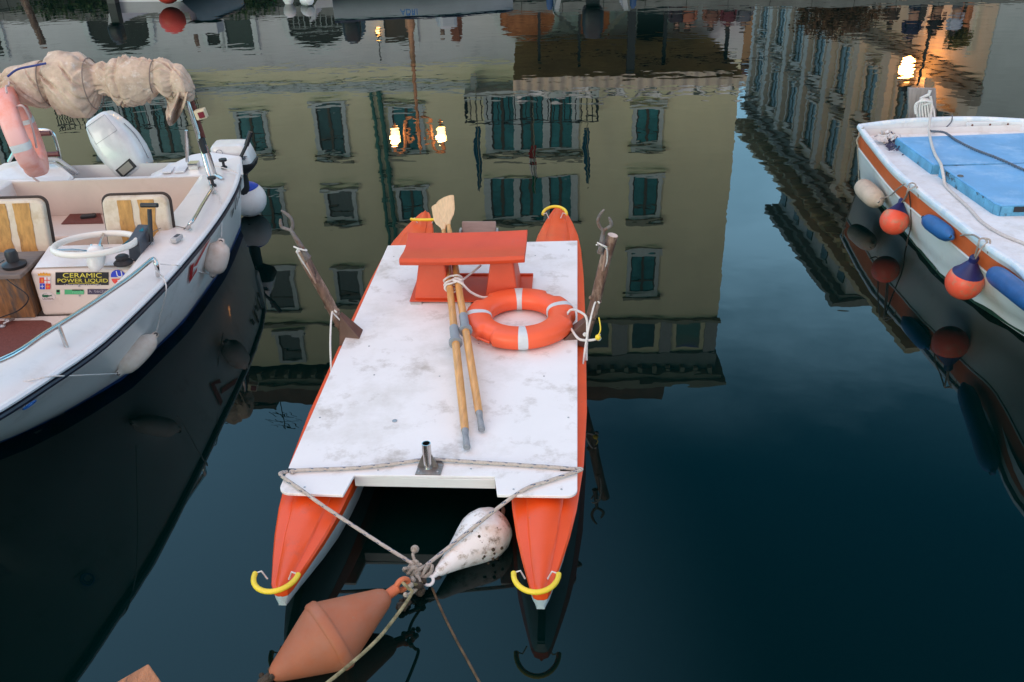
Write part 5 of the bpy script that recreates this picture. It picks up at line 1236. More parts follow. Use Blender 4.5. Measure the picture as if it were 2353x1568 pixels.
# wooden box with plank top beside the console and a black instrument on it
q = MB(); q.prism([(-3.75, 5.70, .302), (-3.255, 5.70, .302), (-3.255, 6.0, .302), (-3.75, 6.0, .302)], [(-3.80, 5.67, .62), (-3.26, 5.67, .62), (-3.26, 6.0, .62), (-3.80, 6.0, .62)]); bx = mk('wooden_box', q, BOXW, mbt, bevel=.006)
q = MB(); q.prism([(-3.85, 5.64, .621), (-3.235, 5.64, .621), (-3.235, 6.04, .621), (-3.85, 6.04, .621)], [(-3.85, 5.64, .65), (-3.235, 5.64, .65), (-3.235, 6.04, .65), (-3.85, 6.04, .65)]); mk('lid', q, PLANKT, bx, bevel=.005)
c = Z(34, 612, .652)
q = MB(); q.lathe([(.075, 0), (.08, .02), (.05, .035), (.038, .04), (.042, .09), (.034, .115), (.02, .118)], c, (0,0,1), 16); q.tube(smooth_pts([c+V((-.04, -.03, .06)), c+V((-.09, -.05, .03)), c+V((-.07, -.09, .0)), V((c.x+.03, 5.63, .60)), V((c.x+.12, 5.62, .50)), V((c.x+.03, 5.63, .40)), V((c.x-.10, 5.60, .36))], 6), .0045, 6)
mk('instrument_mount', q, BLK, bx, smooth=True)
c = Z(284, 606, .665)
q = MB(); q.lathe([(.062, 0), (.064, .012), (.040, .03), (.045, .05), (.03, .062), (.012, .064)], c, (0,0,1), 14); mk('compass', q, BLK, con, smooth=True)
# steering wheel
WC = V((-2.79, 5.86, .765)); wax = V((0, .12, .99)).normalized()
wa = V((1, 0, 0)); wb = wax.cross(wa)
sw = []
q = MB(); q.tube([WC+wa*.262*math.cos(a)+wb*.262*math.sin(a) for a in [2*math.pi*j/48 for j in range(48)]], .0215, 12, True)
stw = mk('steering_wheel', q, mat('wheel_cream', (.74, .70, .64), .4, var=.05), mbt, smooth=2)
q = MB()
for a in (100, 215, 325):
    d = wa*math.cos(R(a))+wb*math.sin(R(a)); q.tube([WC-wax*.05+d*.05, WC-wax*.015+d*.15, WC+d*.25], [.015, .011, .013], 8)
mk('spoke', q, STEEL, stw, smooth=True)
c = Z(221, 578, .76); q = MB(); q.lathe([(.045, .03), (.058, .0), (.060, -.03), (.058, -.07), (.045, -.11), (.022, -.135), (.004, -.14)], c, V((0, .62, .78)), 20); hbo = mk('hub', q, mat('hub_white', (.74, .71, .68), .35), stw, smooth=2)
q = MB(); q.lathe([(.040, .031), (.040, .040), (.030, .044)], c, V((0, .62, .78)), 20); mk('hub_cap', q, STEEL, hbo, smooth=True)
q = MB(); q.tube([WC-wax*.06, V((WC.x, WC.y+.03, .66))], .03, 12); mk('column', q, GALV, stw, smooth=True)
# seats with worn vinyl
def seat_(x0, x1, y, z0, z1, lean=.10, lab=None):
    w = x1-x0; cx = (x0+x1)/2
    prof = rrect(w, z1-z0, .055, 5)
    q = MB(); q.prism([(cx+a, y+.06+lean*(b/(z1-z0)+.5), (z0+z1)/2+b) for a, b in prof], [(cx+a*.97, y+lean*(b/(z1-z0)+.5), (z0+z1)/2+b*.98) for a, b in prof]); s_ = mk('backrest', q, VINYL, mbt, bevel=.018, seg=3)
    for k in (0,): pass
    q = MB()
    for f0, f1 in ((.25, .46), (.56, .80)):
        a0, a1 = x0+w*f0, x0+w*f1; rw = []
        for i in range(15):
            z = z0+.01+(z1-z0-.03)*i/14; yy = y+lean*((z-z0)/(z1-z0))-.0035
            rw.append([(a0+.008*noise.noise(V((a0*9, z*22, 1))), yy, z), (a1+.014*noise.noise(V((a1*9, z*16, 4))), yy, z)])
        q.sheet(rw); q.sheet([[(a, b+.003, c) for a, b, c in r] for r in rw])
    mk('torn_panel', q, PLY, s_)
    q = MB(); pts = [(cx+a*1.01, y+.055+lean*(b/(z1-z0)+.5), (z0+z1)/2+b*1.01) for a, b in prof if b > -(z1-z0)*.42]
    pts.sort(key=lambda p: math.atan2(p[0]-cx, p[2]-(z0+z1)/2)); q.tube(pts, .012, 6); mk('trim', q, mat('trim_brown', (.035, .022, .018), .7), s_, smooth=True)
    q = MB(); q.prism([(x0+.01, y-.36, z0-.06), (x1-.01, y-.36, z0-.06), (x1-.01, y+.03, z0-.06), (x0+.01, y+.03, z0-.06)], [(x0+.01, y-.36, z0+.02), (x1-.01, y-.36, z0+.02), (x1-.01, y+.03, z0+.02), (x0+.01, y+.03, z0+.02)]); mk('seat', q, VINYL, mbt, bevel=.02, seg=3)
    q = MB(); q.box(x0+.04, x1-.04, y-.32, y+.0, .086, z0-.061); mk('seat_box', q, GELIN, mbt)
A = Y(220, 445, 6.27); B = Y(381, 445, 6.27); 
seat_(A.x+.005, B.x-.01, 6.20, .46, .93); A2_ = Y(90, 452, 6.27); seat_(A2_.x-.49, A2_.x, 6.20, .46, .93)
q = MB()
for sgn in (1,):
    P0 = Y(258, 590, 6.05); P1_ = Y(330, 530, 6.0)
    d = (P1_-P0); up = V((0, 0, .022)); q.sheet([[P0+V((0, .0, 0)), P0+up], [P0.lerp(P1_, .5)+V((0, -.01, -.01)), P0.lerp(P1_, .5)+up+V((0, -.01, -.01))], [P1_, P1_+up]]); q.sheet([[P0+V((0, .004, 0)), P0+up+V((0, .004, 0))], [P1_+V((0, .004, 0)), P1_+up+V((0, .004, 0))]])
mk('strap', q, mat('teal_strap', (.01, .16, .24), .8), mbt)
# blue tub rim just behind the console
q = MB(); c = V((-3.06, 6.30, .42)); q.tube([c+V((.17*math.cos(a), .17*math.sin(a), 0)) for a in [2*math.pi*j/28 for j in range(28)]], .012, 6, True); q.lathe([(.16, 0), (.13, -.22)], c, (0,0,1), 24); solo('blue_tub', q, mat('tub_blue', (.02, .25, .42), .4), 'round blue tub behind the boat console', 'tub', c, smooth=True)
# throttle control
c0 = V((-2.54, 6.02, .66))
q = MB(); q.prism([(-2.60, 5.86, .60), (-2.475, 5.80, .60), (-2.475, 6.08, .60), (-2.60, 6.12, .60)], [(-2.585, 5.90, .775), (-2.49, 5.86, .775), (-2.49, 6.10, .80), (-2.585, 6.12, .80)]); thr = mk('throttle_box', q, DGREY, mbt, bevel=.012)
T0 = Y(347, 556, 5.98); T1_ = Y(344, 484, 6.06); TL = Y(324, 472, 6.06); TR = Y(362, 472, 6.04)
q = MB(); q.tube([T0, T1_+V((0, 0, .01))], .016, 8); q.tube([TL, TR], .016, 10); mk('throttle_lever', q, BLK, thr, smooth=True)
# small deck fittings
c = Z(407, 553, .70); q = MB(); q.obox(c+V((0, 0, .016)), (.045, .10, .030), Matrix.Rotation(R(-12), 3, 'Z')); ft = mk('deck_socket', q, mat('socket_grey', (.42, .40, .40), .5), mbt, bevel=.005)
q = MB(); q.obox(c+V((0, .01, .032)), (.026, .05, .003), Matrix.Rotation(R(-12), 3, 'Z')); mk('socket_slot', q, DGREY, ft)
# stainless rails
G0 = Z(486, 436, .74); G1 = Z(431, 526, .70)
q = MB(); q.tube(smooth_pts([Z(489, 446, .67), Z(487, 437, .73), Z(470, 462, .755), Z(446, 503, .755), Z(436, 515, .74), Z(431, 527, .69)], 5), .0135, 10); q.lathe([(.03, 0), (.028, .012), (.014, .02)], Z(431, 528, .682), (0,0,1), 12); mk('grab_rail', q, STEEL, mbt, smooth=True)
rl = [Z(363, 634, .715), Z(360, 612, .80), Z(354, 597, .84), Z(345, 600, .845), Z(304, 634, .85), Z(256, 668, .865), Z(205, 703, .885), Z(110, 763, .93), Z(0, 829, .97), V((-2.78, 3.66, 1.01)), V((-3.05, 3.35, 1.04)), V((-3.35, 3.25, 1.05))]
q = MB(); q.tube(smooth_pts(rl, 5), .0145, 10); rlo = mk('bow_rail', q, STEEL, mbt, smooth=True)
q = MB()
for p in (V((-2.47, 4.35, .0)), V((-2.74, 3.62, .0)), V((-3.2, 3.1, 0))):
    r = min(smooth_pts(rl, 5), key=lambda w: abs(w.y-p.y)); q.tube([V((r.x+.01, r.y, r.z-.0)), V((r.x+.025, r.y-.01, r.z-.13))], .012, 8)
mk('rail_post', q, STEEL, rlo, smooth=True)
# mirror of the rail on the far side is outside the picture; the boarding ladder on the left stern
a = Y(90, 303, 7.85); b = Y(135, 372, 7.85)
q = MB(); q.tube(smooth_pts([Y(20, 372, 7.85), Y(60, 303, 7.85), Y(88, 299, 7.85), Y(118, 304, 7.85), Y(130, 330, 7.85), Y(140, 372, 7.85)], 6), .015, 8); ld = mk('boarding_ladder', q, STEEL, mbt, smooth=True)
for v in (308, 356):
    q = MB(); q.tube([Y(88, v, 7.83), Y(136 if v > 330 else 116, v-2, 7.83)], .022, 8); mk('rung', q, mat('rung_maroon', (.12, .02, .02), .5), ld, smooth=True)
q = MB(); q.tube(smooth_pts([Y(60, 372, 7.8), Y(125, 366, 7.8), Y(150, 378, 7.8), Y(180, 400, 7.8)], 6), .016, 8); q.tube(smooth_pts([Y(70, 380, 7.8), Y(120, 374, 7.8), Y(150, 390, 7.8), Y(172, 400, 7.8)], 6), .012, 8); mk('hose', q, mat('hose_grey', (.40, .40, .42), .6), mbt, smooth=True)
# bimini frame and rolled canvas
YB = 7.30
TA, TB = Y(432, 240, YB), Y(480, 395, YB-.05)
q = MB(); q.tube([Y(429, 228, YB), Y(455, 308, YB)], .019, 10); q.tube([Y(452, 300, YB), Y(476, 388, YB), Y(487, 428, 7.2), Z(490, 440, .70)], .0165, 10); bf = mk('canopy_frame', q, STEEL, mbt, smooth=True)
q = MB(); q.tube([Y(464, 315, YB+.08), Y(480, 355, YB+.1), Y(494, 400, YB+.14), Z(512, 412, .68)], .015, 10); q.tube([Y(428, 300, YB+.35), Y(430, 372, YB+.38)], .014, 8); q.box(-2.70, -2.62, 7.66, 7.74, .655, .72); mk('strut', q, STEEL, bf, smooth=True)
q = MB(); q.tube([Y(437, 225, YB+.05), Y(466, 318, YB+.05)], .024, 8); mk('maroon_sleeve', q, mat('sleeve_maroon', (.14, .035, .025), .7), bf, smooth=True)
q = MB(); q.tube([Y(461, 322, YB-.01), Y(471, 352, YB-.01)], .024, 8); q.tube([Y(463, 318, YB), Y(468, 333, YB)], .026, 8); mk('tape', q, BLK, bf, smooth=True)
for (u, v) in ((515, 382), (490, 424)):
    q = MB(); c = Z(u, v+4, .68); q.lathe([(.028, 0), (.026, .012), (.012, .02), (.012, .055), (.034, .06), (.034, .078), (.01, .082)], c, (0,0,1), 10)
    mk('fitting_knob', q, BLK, bf, smooth=True)
NL = Y(462, 262, YB-.05)
q = MB(); q.obox(NL, (.085, .06, .075), Matrix.Rotation(R(-12), 3, 'Y')); nl = mk('side_light', q, mat('lamp_cream', (.62, .52, .36), .5), bf, bevel=.006)
q = MB(); q.obox(NL+V((.012, -.035, 0)), (.045, .012, .045), Matrix.Rotation(R(-12), 3, 'Y')); mk('red_lens', q, mat('lens_red', (.16, .01, .02), .2), nl)
# lumpy canvas roll: outline measured along its length, with folds gathered at the ties
ol = [(-140, 178, 262), (-60, 172, 255), (0, 170, 222), (40, 152, 238), (75, 148, 246), (100, 141, 246), (112, 144, 238), (126, 130, 258), (160, 120, 272), (192, 122, 272), (212, 136, 250), (224, 146, 220), (240, 142, 216), (252, 148, 222), (268, 136, 242), (295, 134, 246), (318, 136, 238), (348, 141, 222), (362, 138, 214), (380, 138, 226), (400, 146, 220), (425, 155, 232), (440, 172, 236), (445, 190, 228), (446, 205, 222)]
def oi(u):
    for a, b in zip(ol, ol[1:]):
        if a[0] <= u <= b[0]: k = (u-a[0])/(b[0]-a[0]); k = k*k*(3-2*k)*.5+k*.5; return a[1]+(b[1]-a[1])*k, a[2]+(b[2]-a[2])*k
    return ol[-1][1:]
TIES = ((-60, 16, 1), (8, 15, 2.2), (112, 11, .4), (224, 15, 3.3), (286, 9, 5.1), (356, 12, 1.7), (404, 10, 4.1))
rng = random.Random(4); CREASES = []
for ti, (pn_, pw, ph) in enumerate(TIES):
    for k_ in range(11):
        sg = 1 if k_ % 2 else -1; ln = sg*rng.uniform(18, 62)
        CREASES.append((pn_, rng.uniform(0, 6.28), ln, rng.uniform(-.9, .9), rng.uniform(-.7, .7), rng.uniform(.05, .12), rng.uniform(.12, .28)))
for k_ in range(34): CREASES.append((rng.uniform(-140, 430), rng.uniform(0, 6.28), rng.choice((-1, 1))*rng.uniform(25, 80), rng.uniform(-1.8, 1.8), rng.uniform(-1.2, 1.2), rng.uniform(.05, .11), rng.uniform(.10, .22)))
rings = []; NU, NR = 420, 128
for i in range(NU+1):
    u = -140+585*i/NU; v0, v1 = oi(u); vm = (v0+v1)/2
    C = Y(u, vm, YB); hz = (Y(u, v0, YB)-Y(u, v1, YB)).z/2; hy = max(.07, hz*.82)
    endk = min(1, (447-u)/14) if u > 433 else 1
    rg = []
    for j in range(NR):
        a = 2*math.pi*j/NR; d = V((0, math.cos(a), math.sin(a)))
        P = V((C.x*4.2, d.y*1.1, d.z*1.1))
        w1 = noise.noise(P*1.2+V((5, 1, 2))); w2 = noise.noise(P*4.1+V((w1*2, 9, 1)))
        k = 1.0
        for pn_, pw, ph in TIES: k -= .10*math.exp(-(abs(u-pn_+4*math.sin(a+ph))/(pw*.55))**2)
        for (u0, a0, ln, sl, cv_, w_, A_c) in CREASES:
            t_u = (u-u0)/ln
            if t_u < -.08 or t_u > 1: continue
            tp = min(1, (t_u+.08)/.15)*(1-max(0, t_u))**.7
            dd = (a-(a0+sl*t_u+cv_*t_u*t_u)+.12*w1+math.pi) % (2*math.pi)-math.pi
            if abs(dd) > 5*w_: continue
            ww = w_*(.7+.9*max(0, t_u))
            k += A_c*tp*(-math.exp(-(dd/ww)**2)+.62*math.exp(-((dd-1.5*ww)/(1.2*ww))**2)+.35*math.exp(-((dd+1.8*ww)/(1.4*ww))**2))
        k = max(.48, min(1.24, k))+.035*w1+.014*w2
        k *= (endk**.5 if endk > 0 else .02)
        rg.append(C+V((.012*w2, d.y*hy*k, d.z*hz*k)))
    rings.append(rg)
q = MB(); q.loft(rings); cv = mk('rolled_canvas', q, CANVAS, mbt, smooth=2)
# flap of cloth hanging from the right end
q = MB(); rw = []
for i in range(22):
    f = i/21; r = []
    for j in range(25):
        g = j/24; u = 372+66*g - 14*f*(g-.5) + 8*math.sin(f*3+g*4); vv = 212+ (78*math.sin(math.pi*min(1, .15+g*.9))**.7)*f
        r.append(Y(u, vv, YB-.02+.09*math.sin(g*9+f*3)+.05*noise.noise(V((g*6, f*5, 1)))))
    rw.append(r)
q.sheet(rw); q.sheet([[p+V((0, .008, 0)) for p in r] for r in rw]); mk('flap', q, CANVAS, cv, smooth=2)
for (u0, v0, u1, v1) in ((105, 140, 112, 247), (212, 136, 216, 232), (360, 137, 350, 224)):
    v_a, v_b = oi(u0); vm = (v_a+v_b)/2; C = Y(u0, vm, YB); C2 = Y(u1, vm, YB); hz = (Y(u0, v_a, YB)-Y(u0, v_b, YB)).z/2*1.02; pts = []
    for j in range(26):
        a = 2*math.pi*j/26; pts.append(V((C.x+(C2.x-C.x)*(.5-.5*math.sin(a)), C.y+hz*.92*math.cos(a), C.z+hz*1.0*math.sin(a))))
    q = MB(); q.tube(pts, .0045, 6, True); mk('tie_cord', q, STRAP, cv, smooth=True)
q = MB(); q.tube(smooth_pts([Y(18, 176, YB-.19), Y(40, 160, YB-.19), Y(75, 152, YB-.17), Y(106, 146, YB-.15)], 6), .009, 6); mk('tie_cord', q, mat('blue_cord', (.03, .05, .2), .8), cv, smooth=True)
# big tilted outboard on the transom
def outboard(P0, P1, w, dpt, tilt, name, label, m, badge=True):
    """cowl lofted from its top P0 to its base P1"""
    ax = (P1-P0).normalized(); Ln = (P1-P0).length; sx = V((1, 0, 0)); sx = (sx-ax*sx.dot(ax)).normalized(); sy = ax.cross(sx)
    t = thing(name, label, 'outboard', P1)
    rings = []
    for f, kw, kd in ((0, .50, .62), (.02, .60, .72), (.10, .72, .84), (.28, .90, .96), (.50, 1.0, 1.0), (.70, .98, 1.0), (.85, .90, .96), (.96, .80, .90), (1.0, .74, .84)):
        c = P0+ax*Ln*f; rings.append([c+sx*a*kw+sy*b*kd for a, b in rrect(w, dpt, min(w, dpt)*.26, 5)])
    q = MB(); q.loft(rings); cw = mk('cowl', q, m, t, smooth=True, bevel=.008)
    return t, cw, ax, sx, sy, Ln
P0, P1 = Y(226, 268, 8.16), Y(318, 394, 8.06)
ob, cw, ax, sx, sy, Ln = outboard(P0, P1, .36, .34, 0, 'outboard_motor', 'large white tilted-up outboard motor at the middle of the motorboat stern', mat('cowl_white', (.76, .75, .75), .28, var=.03, coat=.3, dirt=[((.62, .6, .62), .5, .8, 5)]))
sgy = 1 if sy.dot(EYE-P0) > 0 else -1
q = MB(); 
def onc(f, a, off=.0): 
    kd = .97 if f > .3 else .80+.5*f
    return P0+ax*Ln*f+sx*a+sy*sgy*(.17*kd+off)
pn = [onc(.07, -.09), onc(.07, .11), onc(.36, .13), onc(.36, -.10)]
q.tube([p for p in pn]+[pn[0]], .0022, 5); mk('panel_line', q, mat('seam_grey', (.25, .25, .26), .6), cw)
q = MB(); pts = [onc(.83, -.10, -.004), onc(.80, .07, -.004), onc(.955, .075, -.012), onc(.985, -.09, -.012)]; q.prism(pts, [p+sy*sgy*.012 for p in pts]); bd = mk('badge', q, BLK, cw, bevel=.003)
pts2 = [a.lerp((pts[0]+pts[2])/2, .28)+sy*sgy*.014 for a in pts]; q = MB(); q.prism(pts2, [p+sy*sgy*.002 for p in pts2]); mk('badge_face', q, mat('badge_face', (.30, .28, .24), .5), bd)
q = MB()
for s2 in (-1, 1): q.tube(smooth_pts([P0+ax*Ln*.30+sx*.172*s2+sy*sgy*.05, P0+ax*Ln*.55+sx*.184*s2+sy*sgy*.02, P0+ax*Ln*.93+sx*.160*s2+sy*sgy*.03], 5), .004, 5)
mk('panel_line', q, MATS['seam_grey'], cw)
q = MB(); q.tube([P1, P1+V((.08, .10, -.45)), P1+V((.10, .22, -.75))], [.09, .07, .05], 10); mk('leg', q, mat('leg_white', (.62, .62, .62), .4), ob, smooth=True)
q = MB(); c = Y(352, 392, 8.05); q.tube(smooth_pts([c, c+V((.05, 0, .06)), c+V((.09, 0, -.01)), c+V((.13, 0, -.06))], 5), .012, 6); q.tube(smooth_pts([c+V((.0, 0, -.02)), c+V((.06, 0, .02)), c+V((.11, 0, -.05))], 5), .010, 6); mk('cable', q, BLK, ob, smooth=True)
# small auxiliary outboard at the starboard corner
cA = Y(534, 348, 8.15)
t2 = thing('outboard_motor', 'small white auxiliary outboard with black tiller at the right stern corner', 'outboard', cA+V((0, 0, -.15)))
q = MB(); W2, D2, H2 = .34, .26, .16
rings = [[cA+V((a*k+dx, b*k, z)) for a, b in rrect(W2, D2, .05, 4)] for z, k, dx in ((-.085, 1.0, .01), (-.07, 1.03, .01), (.0, .98, 0), (.055, .92, -.01), (.078, .80, -.015), (.084, .5, -.02))]
q.loft(rings); c2 = mk('cowl', q, MATS['cowl_white'], t2, smooth=True)
q = MB(); rings = [[cA+V((a*k+.02, b*k, z)) for a, b in rrect(W2, D2, .05, 4)] for z, k in ((-.088, 1.04), (-.10, 1.04), (-.14, .96), (-.20, .55))]; q.loft(rings); mk('lower_cowl', q, BLK, t2, smooth=True)
fy = cA.y-D2/2*1.0-.006
q = MB(); e = V((cA.x-.075, fy, cA.z+.03)); q.tube([e+V((.028*math.cos(a), 0, .028*math.sin(a))) for a in [2*math.pi*j/20 for j in range(20)]], .003, 5, True); mk('emblem', q, mat('emblem_grey', (.25, .25, .32), .5), c2)
q = MB()
for k in range(3): q.box(cA.x+.01, cA.x+.16-.01*k, fy-.002, fy+.01, cA.z-.012-.014*k, cA.z-.009-.014*k)
mk('stripe', q, mat('stripe_dark', (.05, .05, .08), .5), c2)
q = MB(); q.box(cA.x-.13, cA.x-.03, fy-.002, fy+.01, cA.z-.022, cA.z-.017); mk('stripe', q, mat('stripe_rust', (.35, .12, .08), .5), c2)
text('lettering', 'Sail', .042, (cA.x+.065, fy-.004, cA.z-.034), (1, 0, 0), (0, 0, 1), MATS['stripe_dark'], c2, shear=.3, wscale=1.3)
q = MB(); q.tube([Y(551, 366, 7.95), Y(566, 335, 7.98)], .015, 8); q.tube([Y(566, 335, 7.98), Y(576, 303, 8.0)], .021, 10); mk('tiller', q, BLK, t2, smooth=True)
q = MB(); q.tube([cA+V((.03, .04, -.19)), cA+V((.03, .06, -.62))], [.06, .045], 10); mk('leg', q, BLK, t2, smooth=True)
# faded life ring on its edge
rc = Y(51, 305, 7.12); hR = .265
t = thing('life_ring', 'sun-faded pink and orange life ring hanging upright under the rolled canvas', 'life ring', rc)
rot = Matrix.Rotation(R(109), 3, 'Z') @ Matrix.Rotation(R(90), 3, 'X') ; tl = Matrix.Rotation(R(-9), 3, 'Y')
sq = [(math.copysign(abs(math.cos(a))**.55, math.cos(a)), math.copysign(abs(math.sin(a))**.55, math.sin(a))) for a in [2*math.pi*j/24 for j in range(24)]]
def rp2(a, ca, sa, k=1.): return rc + tl @ (rot @ V(((hR+.066*k*ca)*math.cos(a), (hR*1.06+.066*k*ca)*math.sin(a), .072*k*sa)))
q = MB(); q.loft([[rp2(2*math.pi*i/96, ca, sa, .93 if (i % 48) in (11, 12, 13) else 1) for ca, sa in sq] for i in range(96)], closed=True); mk('ring_body', q, PINKR, t, smooth=2)
for a0 in (R(8), R(188)):
    q = MB(); q.loft([[rp2(a0+(i-3)*.028, ca, sa, 1.02) for ca, sa in sq] for i in range(7)], cap=False); mk('band', q, TAPE, t, smooth=2)
q = MB(); q.tube([rp2(R(55+j*4), 1.5+.35*math.sin(j*.5), .75) for j in range(0, 18)], .008, 7)
a_ = rp2(R(88), 1.1, -1.0); b_2 = rp2(R(88), 1.1, 1.0)
q.tube(smooth_pts([Y(18, 232, 6.98), Y(28, 248, 6.98), Y(50, 243, 6.96), Y(64, 262, 6.98), Y(76, 300, 6.99), Y(84, 340, 7.0)], 6), .0085, 7); q.tube(smooth_pts([Y(5, 262, 7.0), Y(12, 250, 6.98), Y(30, 252, 6.97)], 5), .0085, 7); q.ball(Y(20, 250, 6.97), .018, 8); q.ball(Y(35, 248, 6.97), .018, 8)
q.tube(smooth_pts([Y(64, 392, 7.0), Y(70, 402, 6.98), Y(80, 412, 6.98), Y(90, 418, 6.99)], 5), .008, 6); q.ball(Y(66, 392, 6.98), .018, 8); q.ball(Y(74, 388, 6.98), .016, 8)
mk('grab_line', q, mat('pink_cord', (.55, .42, .40), .8), t, smooth=True)
# black handheld on the brown mat
c = Z(203, 497, .375); q = MB(); q.obox(c, (.12, .055, .03), Matrix.Rotation(R(12), 3, 'Z')); t = solo('handheld_radio', q, BLK, 'small black handheld on the brown mat of the aft bench', 'radio', c, bevel=.008)
# fenders of the motorboat
def fender(label, A, B, r, m, eyes=True, group=None, m2=None, n=22):
    A = V(A); B = V(B); ax = (B-A).normalized(); Ln = (B-A).length
    t = thing('fender', label, 'fender', A.lerp(B, .5), 0, group)
    e_ = min(1, Ln/.36)
    prof = [(r*.22, -.03), (r*.30, -.02), (r*.34, 0), (r*.60, .018*e_), (r*.85, .05*e_), (r*.97, .10*e_), (r, .16*e_), (r*1.0, Ln-.16*e_), (r*.97, Ln-.10*e_), (r*.85, Ln-.05*e_), (r*.60, Ln-.018*e_), (r*.34, Ln), (r*.30, Ln+.02), (r*.22, Ln+.03)]
    q = MB(); q.lathe(prof, A, ax, n)
    sd_ = ax.orthogonal()
    b = mk('float_body', q, m, t, smooth=2)
    q = MB()
    for e, s_ in ((A, -1), (B, 1)):
        vn = (EYE-e).normalized(); vn = (vn-ax*vn.dot(ax)).normalized(); c = e+ax*s_*.018+vn*r*.24
        q.lathe([(.012, -.004), (.013, .004)], c, vn, 10)
    mk('eyelet', q, BLK, b)
    return t
def lhx(y, z): return hullx(y, z, 0)
def hangl(u, v, r):
    z = .9
    while z > .02:
        p = Z(u, v, z)
        if p.y > 3 and p.x-r*.98 <= lhx(p.y, z): return p
        z -= .005
    return Z(u, v, .2)
F1a, F1b = hangl(277, 854, .066), hangl(354, 773, .066)
fender('long cream fender at the motorboat bow, the larger and nearer of two', F1a, F1b, .068, FEND)
F2a, F2b = hangl(490, 628, .078), hangl(507, 558, .078)
fender('short cream fender hanging upright amidships on the motorboat', F2a, F2b, .085, FEND)
def cord(label, pts, r=.0042, m=None, name='fender_line', k=8):
    p = smooth_pts(pts, k); q = MB(); q.tube(p, r, 6); return solo(name, q, m or CORD, label, 'cord', p[0], smooth=True)
cord('slack cord from the bow deck to the long cream fender', [Z(8, 887, .83), Z(60, 876, .83), Z(110, 866, .82), Z(150, 864, .76), Z(200, 862, .62), Z(268, 859, .27)])
cord('white cord from the rail end down to the long cream fender', [Z(358, 622, .79), Z(376, 640, .72), Z(382, 662, .69), Z(378, 690, .60), Z(366, 735, .42), Z(360, 762, .33)])
cord('short cord from the rail end to the short cream fender', [Z(366, 607, .76), Z(390, 609, .72), Z(412, 611, .69), Z(445, 622, .45), Z(486, 632, .25)])
cord('white cord holding the top of the short cream fender', [Z(494, 432, .71), Z(503, 448, .69), Z(508, 470, .66), Z(510, 500, .58), Z(509, 545, .48)])
cord('thin line from the throttle to the rail foot', [V((-2.56, 5.98, .74)), Z(385, 518, .70), Z(405, 520, .70), Z(430, 526, .70)], .003, STRAP)
# blue and white ball fender at the stern quarter
bc = Z(571, 458, .16)
t = thing('ball_fender', 'white ball fender with royal blue cap at the motorboat stern', 'fender', bc)
q = MB(); axb = V((-.18, .0, 1)).normalized(); rr_ = .165
q.lathe([(rr_*math.sin(R(a)), -rr_*1.0*math.cos(R(a))) for a in range(4, 131, 9)], bc, axb, 28); b = mk('float_body', q, FWHITE, t, smooth=2)
q = MB(); q.lathe([(rr_*1.004*math.sin(R(a)), -rr_*1.004*math.cos(R(a))) for a in range(128, 165, 6)]+[(.03, rr_*1.08), (.022, rr_*1.22), (.002, rr_*1.24)], bc, axb, 28); mk('cap', q, FROYAL, b, smooth=2)
cord('cord from the stern rail to the blue and white ball fender', [bc+axb*rr_*1.2, bc+axb*rr_*1.2+V((-.01, 0, .06)), Z(557, 412, .60), Z(548, 400, .67), Z(520, 388, .71), Z(486, 380, .72)])

# ================================================================== WHITE AND ORANGE BOAT ON THE RIGHT
random.seed(21)
RX = 4.17
rb_ = thing('rowing_boat', 'white wooden boat with an orange band and pale blue hatch cover at the right', 'boat', (RX, 6.2, 0))
G_ = .56
re_ = smooth_pts([Z(1975, 291, G_), Z(1990, 312, G_), Z(2049, 384, G_), Z(2111, 437, G_), Z(2203, 511, G_), Z(2280, 574, G_), Z(2353, 626, G_+.01), V((3.12, 4.55, .60)), V((3.28, 3.9, .64)), V((3.6, 3.3, .69)), V((4.0, 2.9, .73)), V((4.17, 2.8, .75))], 5)
rmir = lambda p: V((2*RX-p[0], p[1], p[2]))
wl_ = [Z(1978, 420, 0), Z(2042, 492, 0), Z(2095, 556, 0), Z(2165, 640, 0), Z(2241, 702, 0), Z(2353, 775, 0), V((3.75, 4.6, 0)), V((3.95, 4.0, 0)), V((4.08, 3.5, 0)), V((4.15, 3.2, 0))]
def wlx(y):
    if y >= wl_[0].y: return wl_[0].x
    for a, b in zip(wl_, wl_[1:]):
        if b.y <= y <= a.y: return a.x+(b.x-a.x)*(a.y-y)/(a.y-b.y+1e-9)
    return 4.16
rrows = []
for p in re_:
    xw = wlx(p.y-.05); r = []
    for f, g in ((0, 0), (.05, .02), (.12, .05), (.20, .10), (.29, .17), (.33, .18), (.45, .30), (.60, .47), (.74, .66), (.78, .76), (.92, .93), (1.0, 1.0), (1.25, 1.35)):
        r.append(V((min(RX, p.x+(xw-p.x)*g), p.y+.0, (p.z-.03)*(1-f))))
    rrows.append(r)
def strip(i0, i1, off=0, smir=True):
    q = MB()
    for s_ in (1, -1):
        q.sheet([[(v if s_ > 0 else rmir(v))+V((-off*s_, 0, 0)) for v in r[i0:i1+1]] for r in rrows])
    return q
q = strip(0, len(rrows[0])-1); st_ = rrows[0]+[rmir(v) for v in rrows[0][::-1]]; q.add(st_, [tuple(range(len(st_)))]); rh = mk('hull', q, PAINTH, rb_, smooth=True)
q = strip(1, 4, .004); mk('orange_band', q, PAINTO, rh, smooth=True)
q = MB()
for s_ in (1, -1): q.tube([(v if s_ > 0 else rmir(v)) for v in [r[4].lerp(r[5], .5)+V((-.004, 0, 0)) for r in rrows]], .009, 6)
mk('rubbing_strake', q, PAINTH, rh, smooth=True)
q = MB()
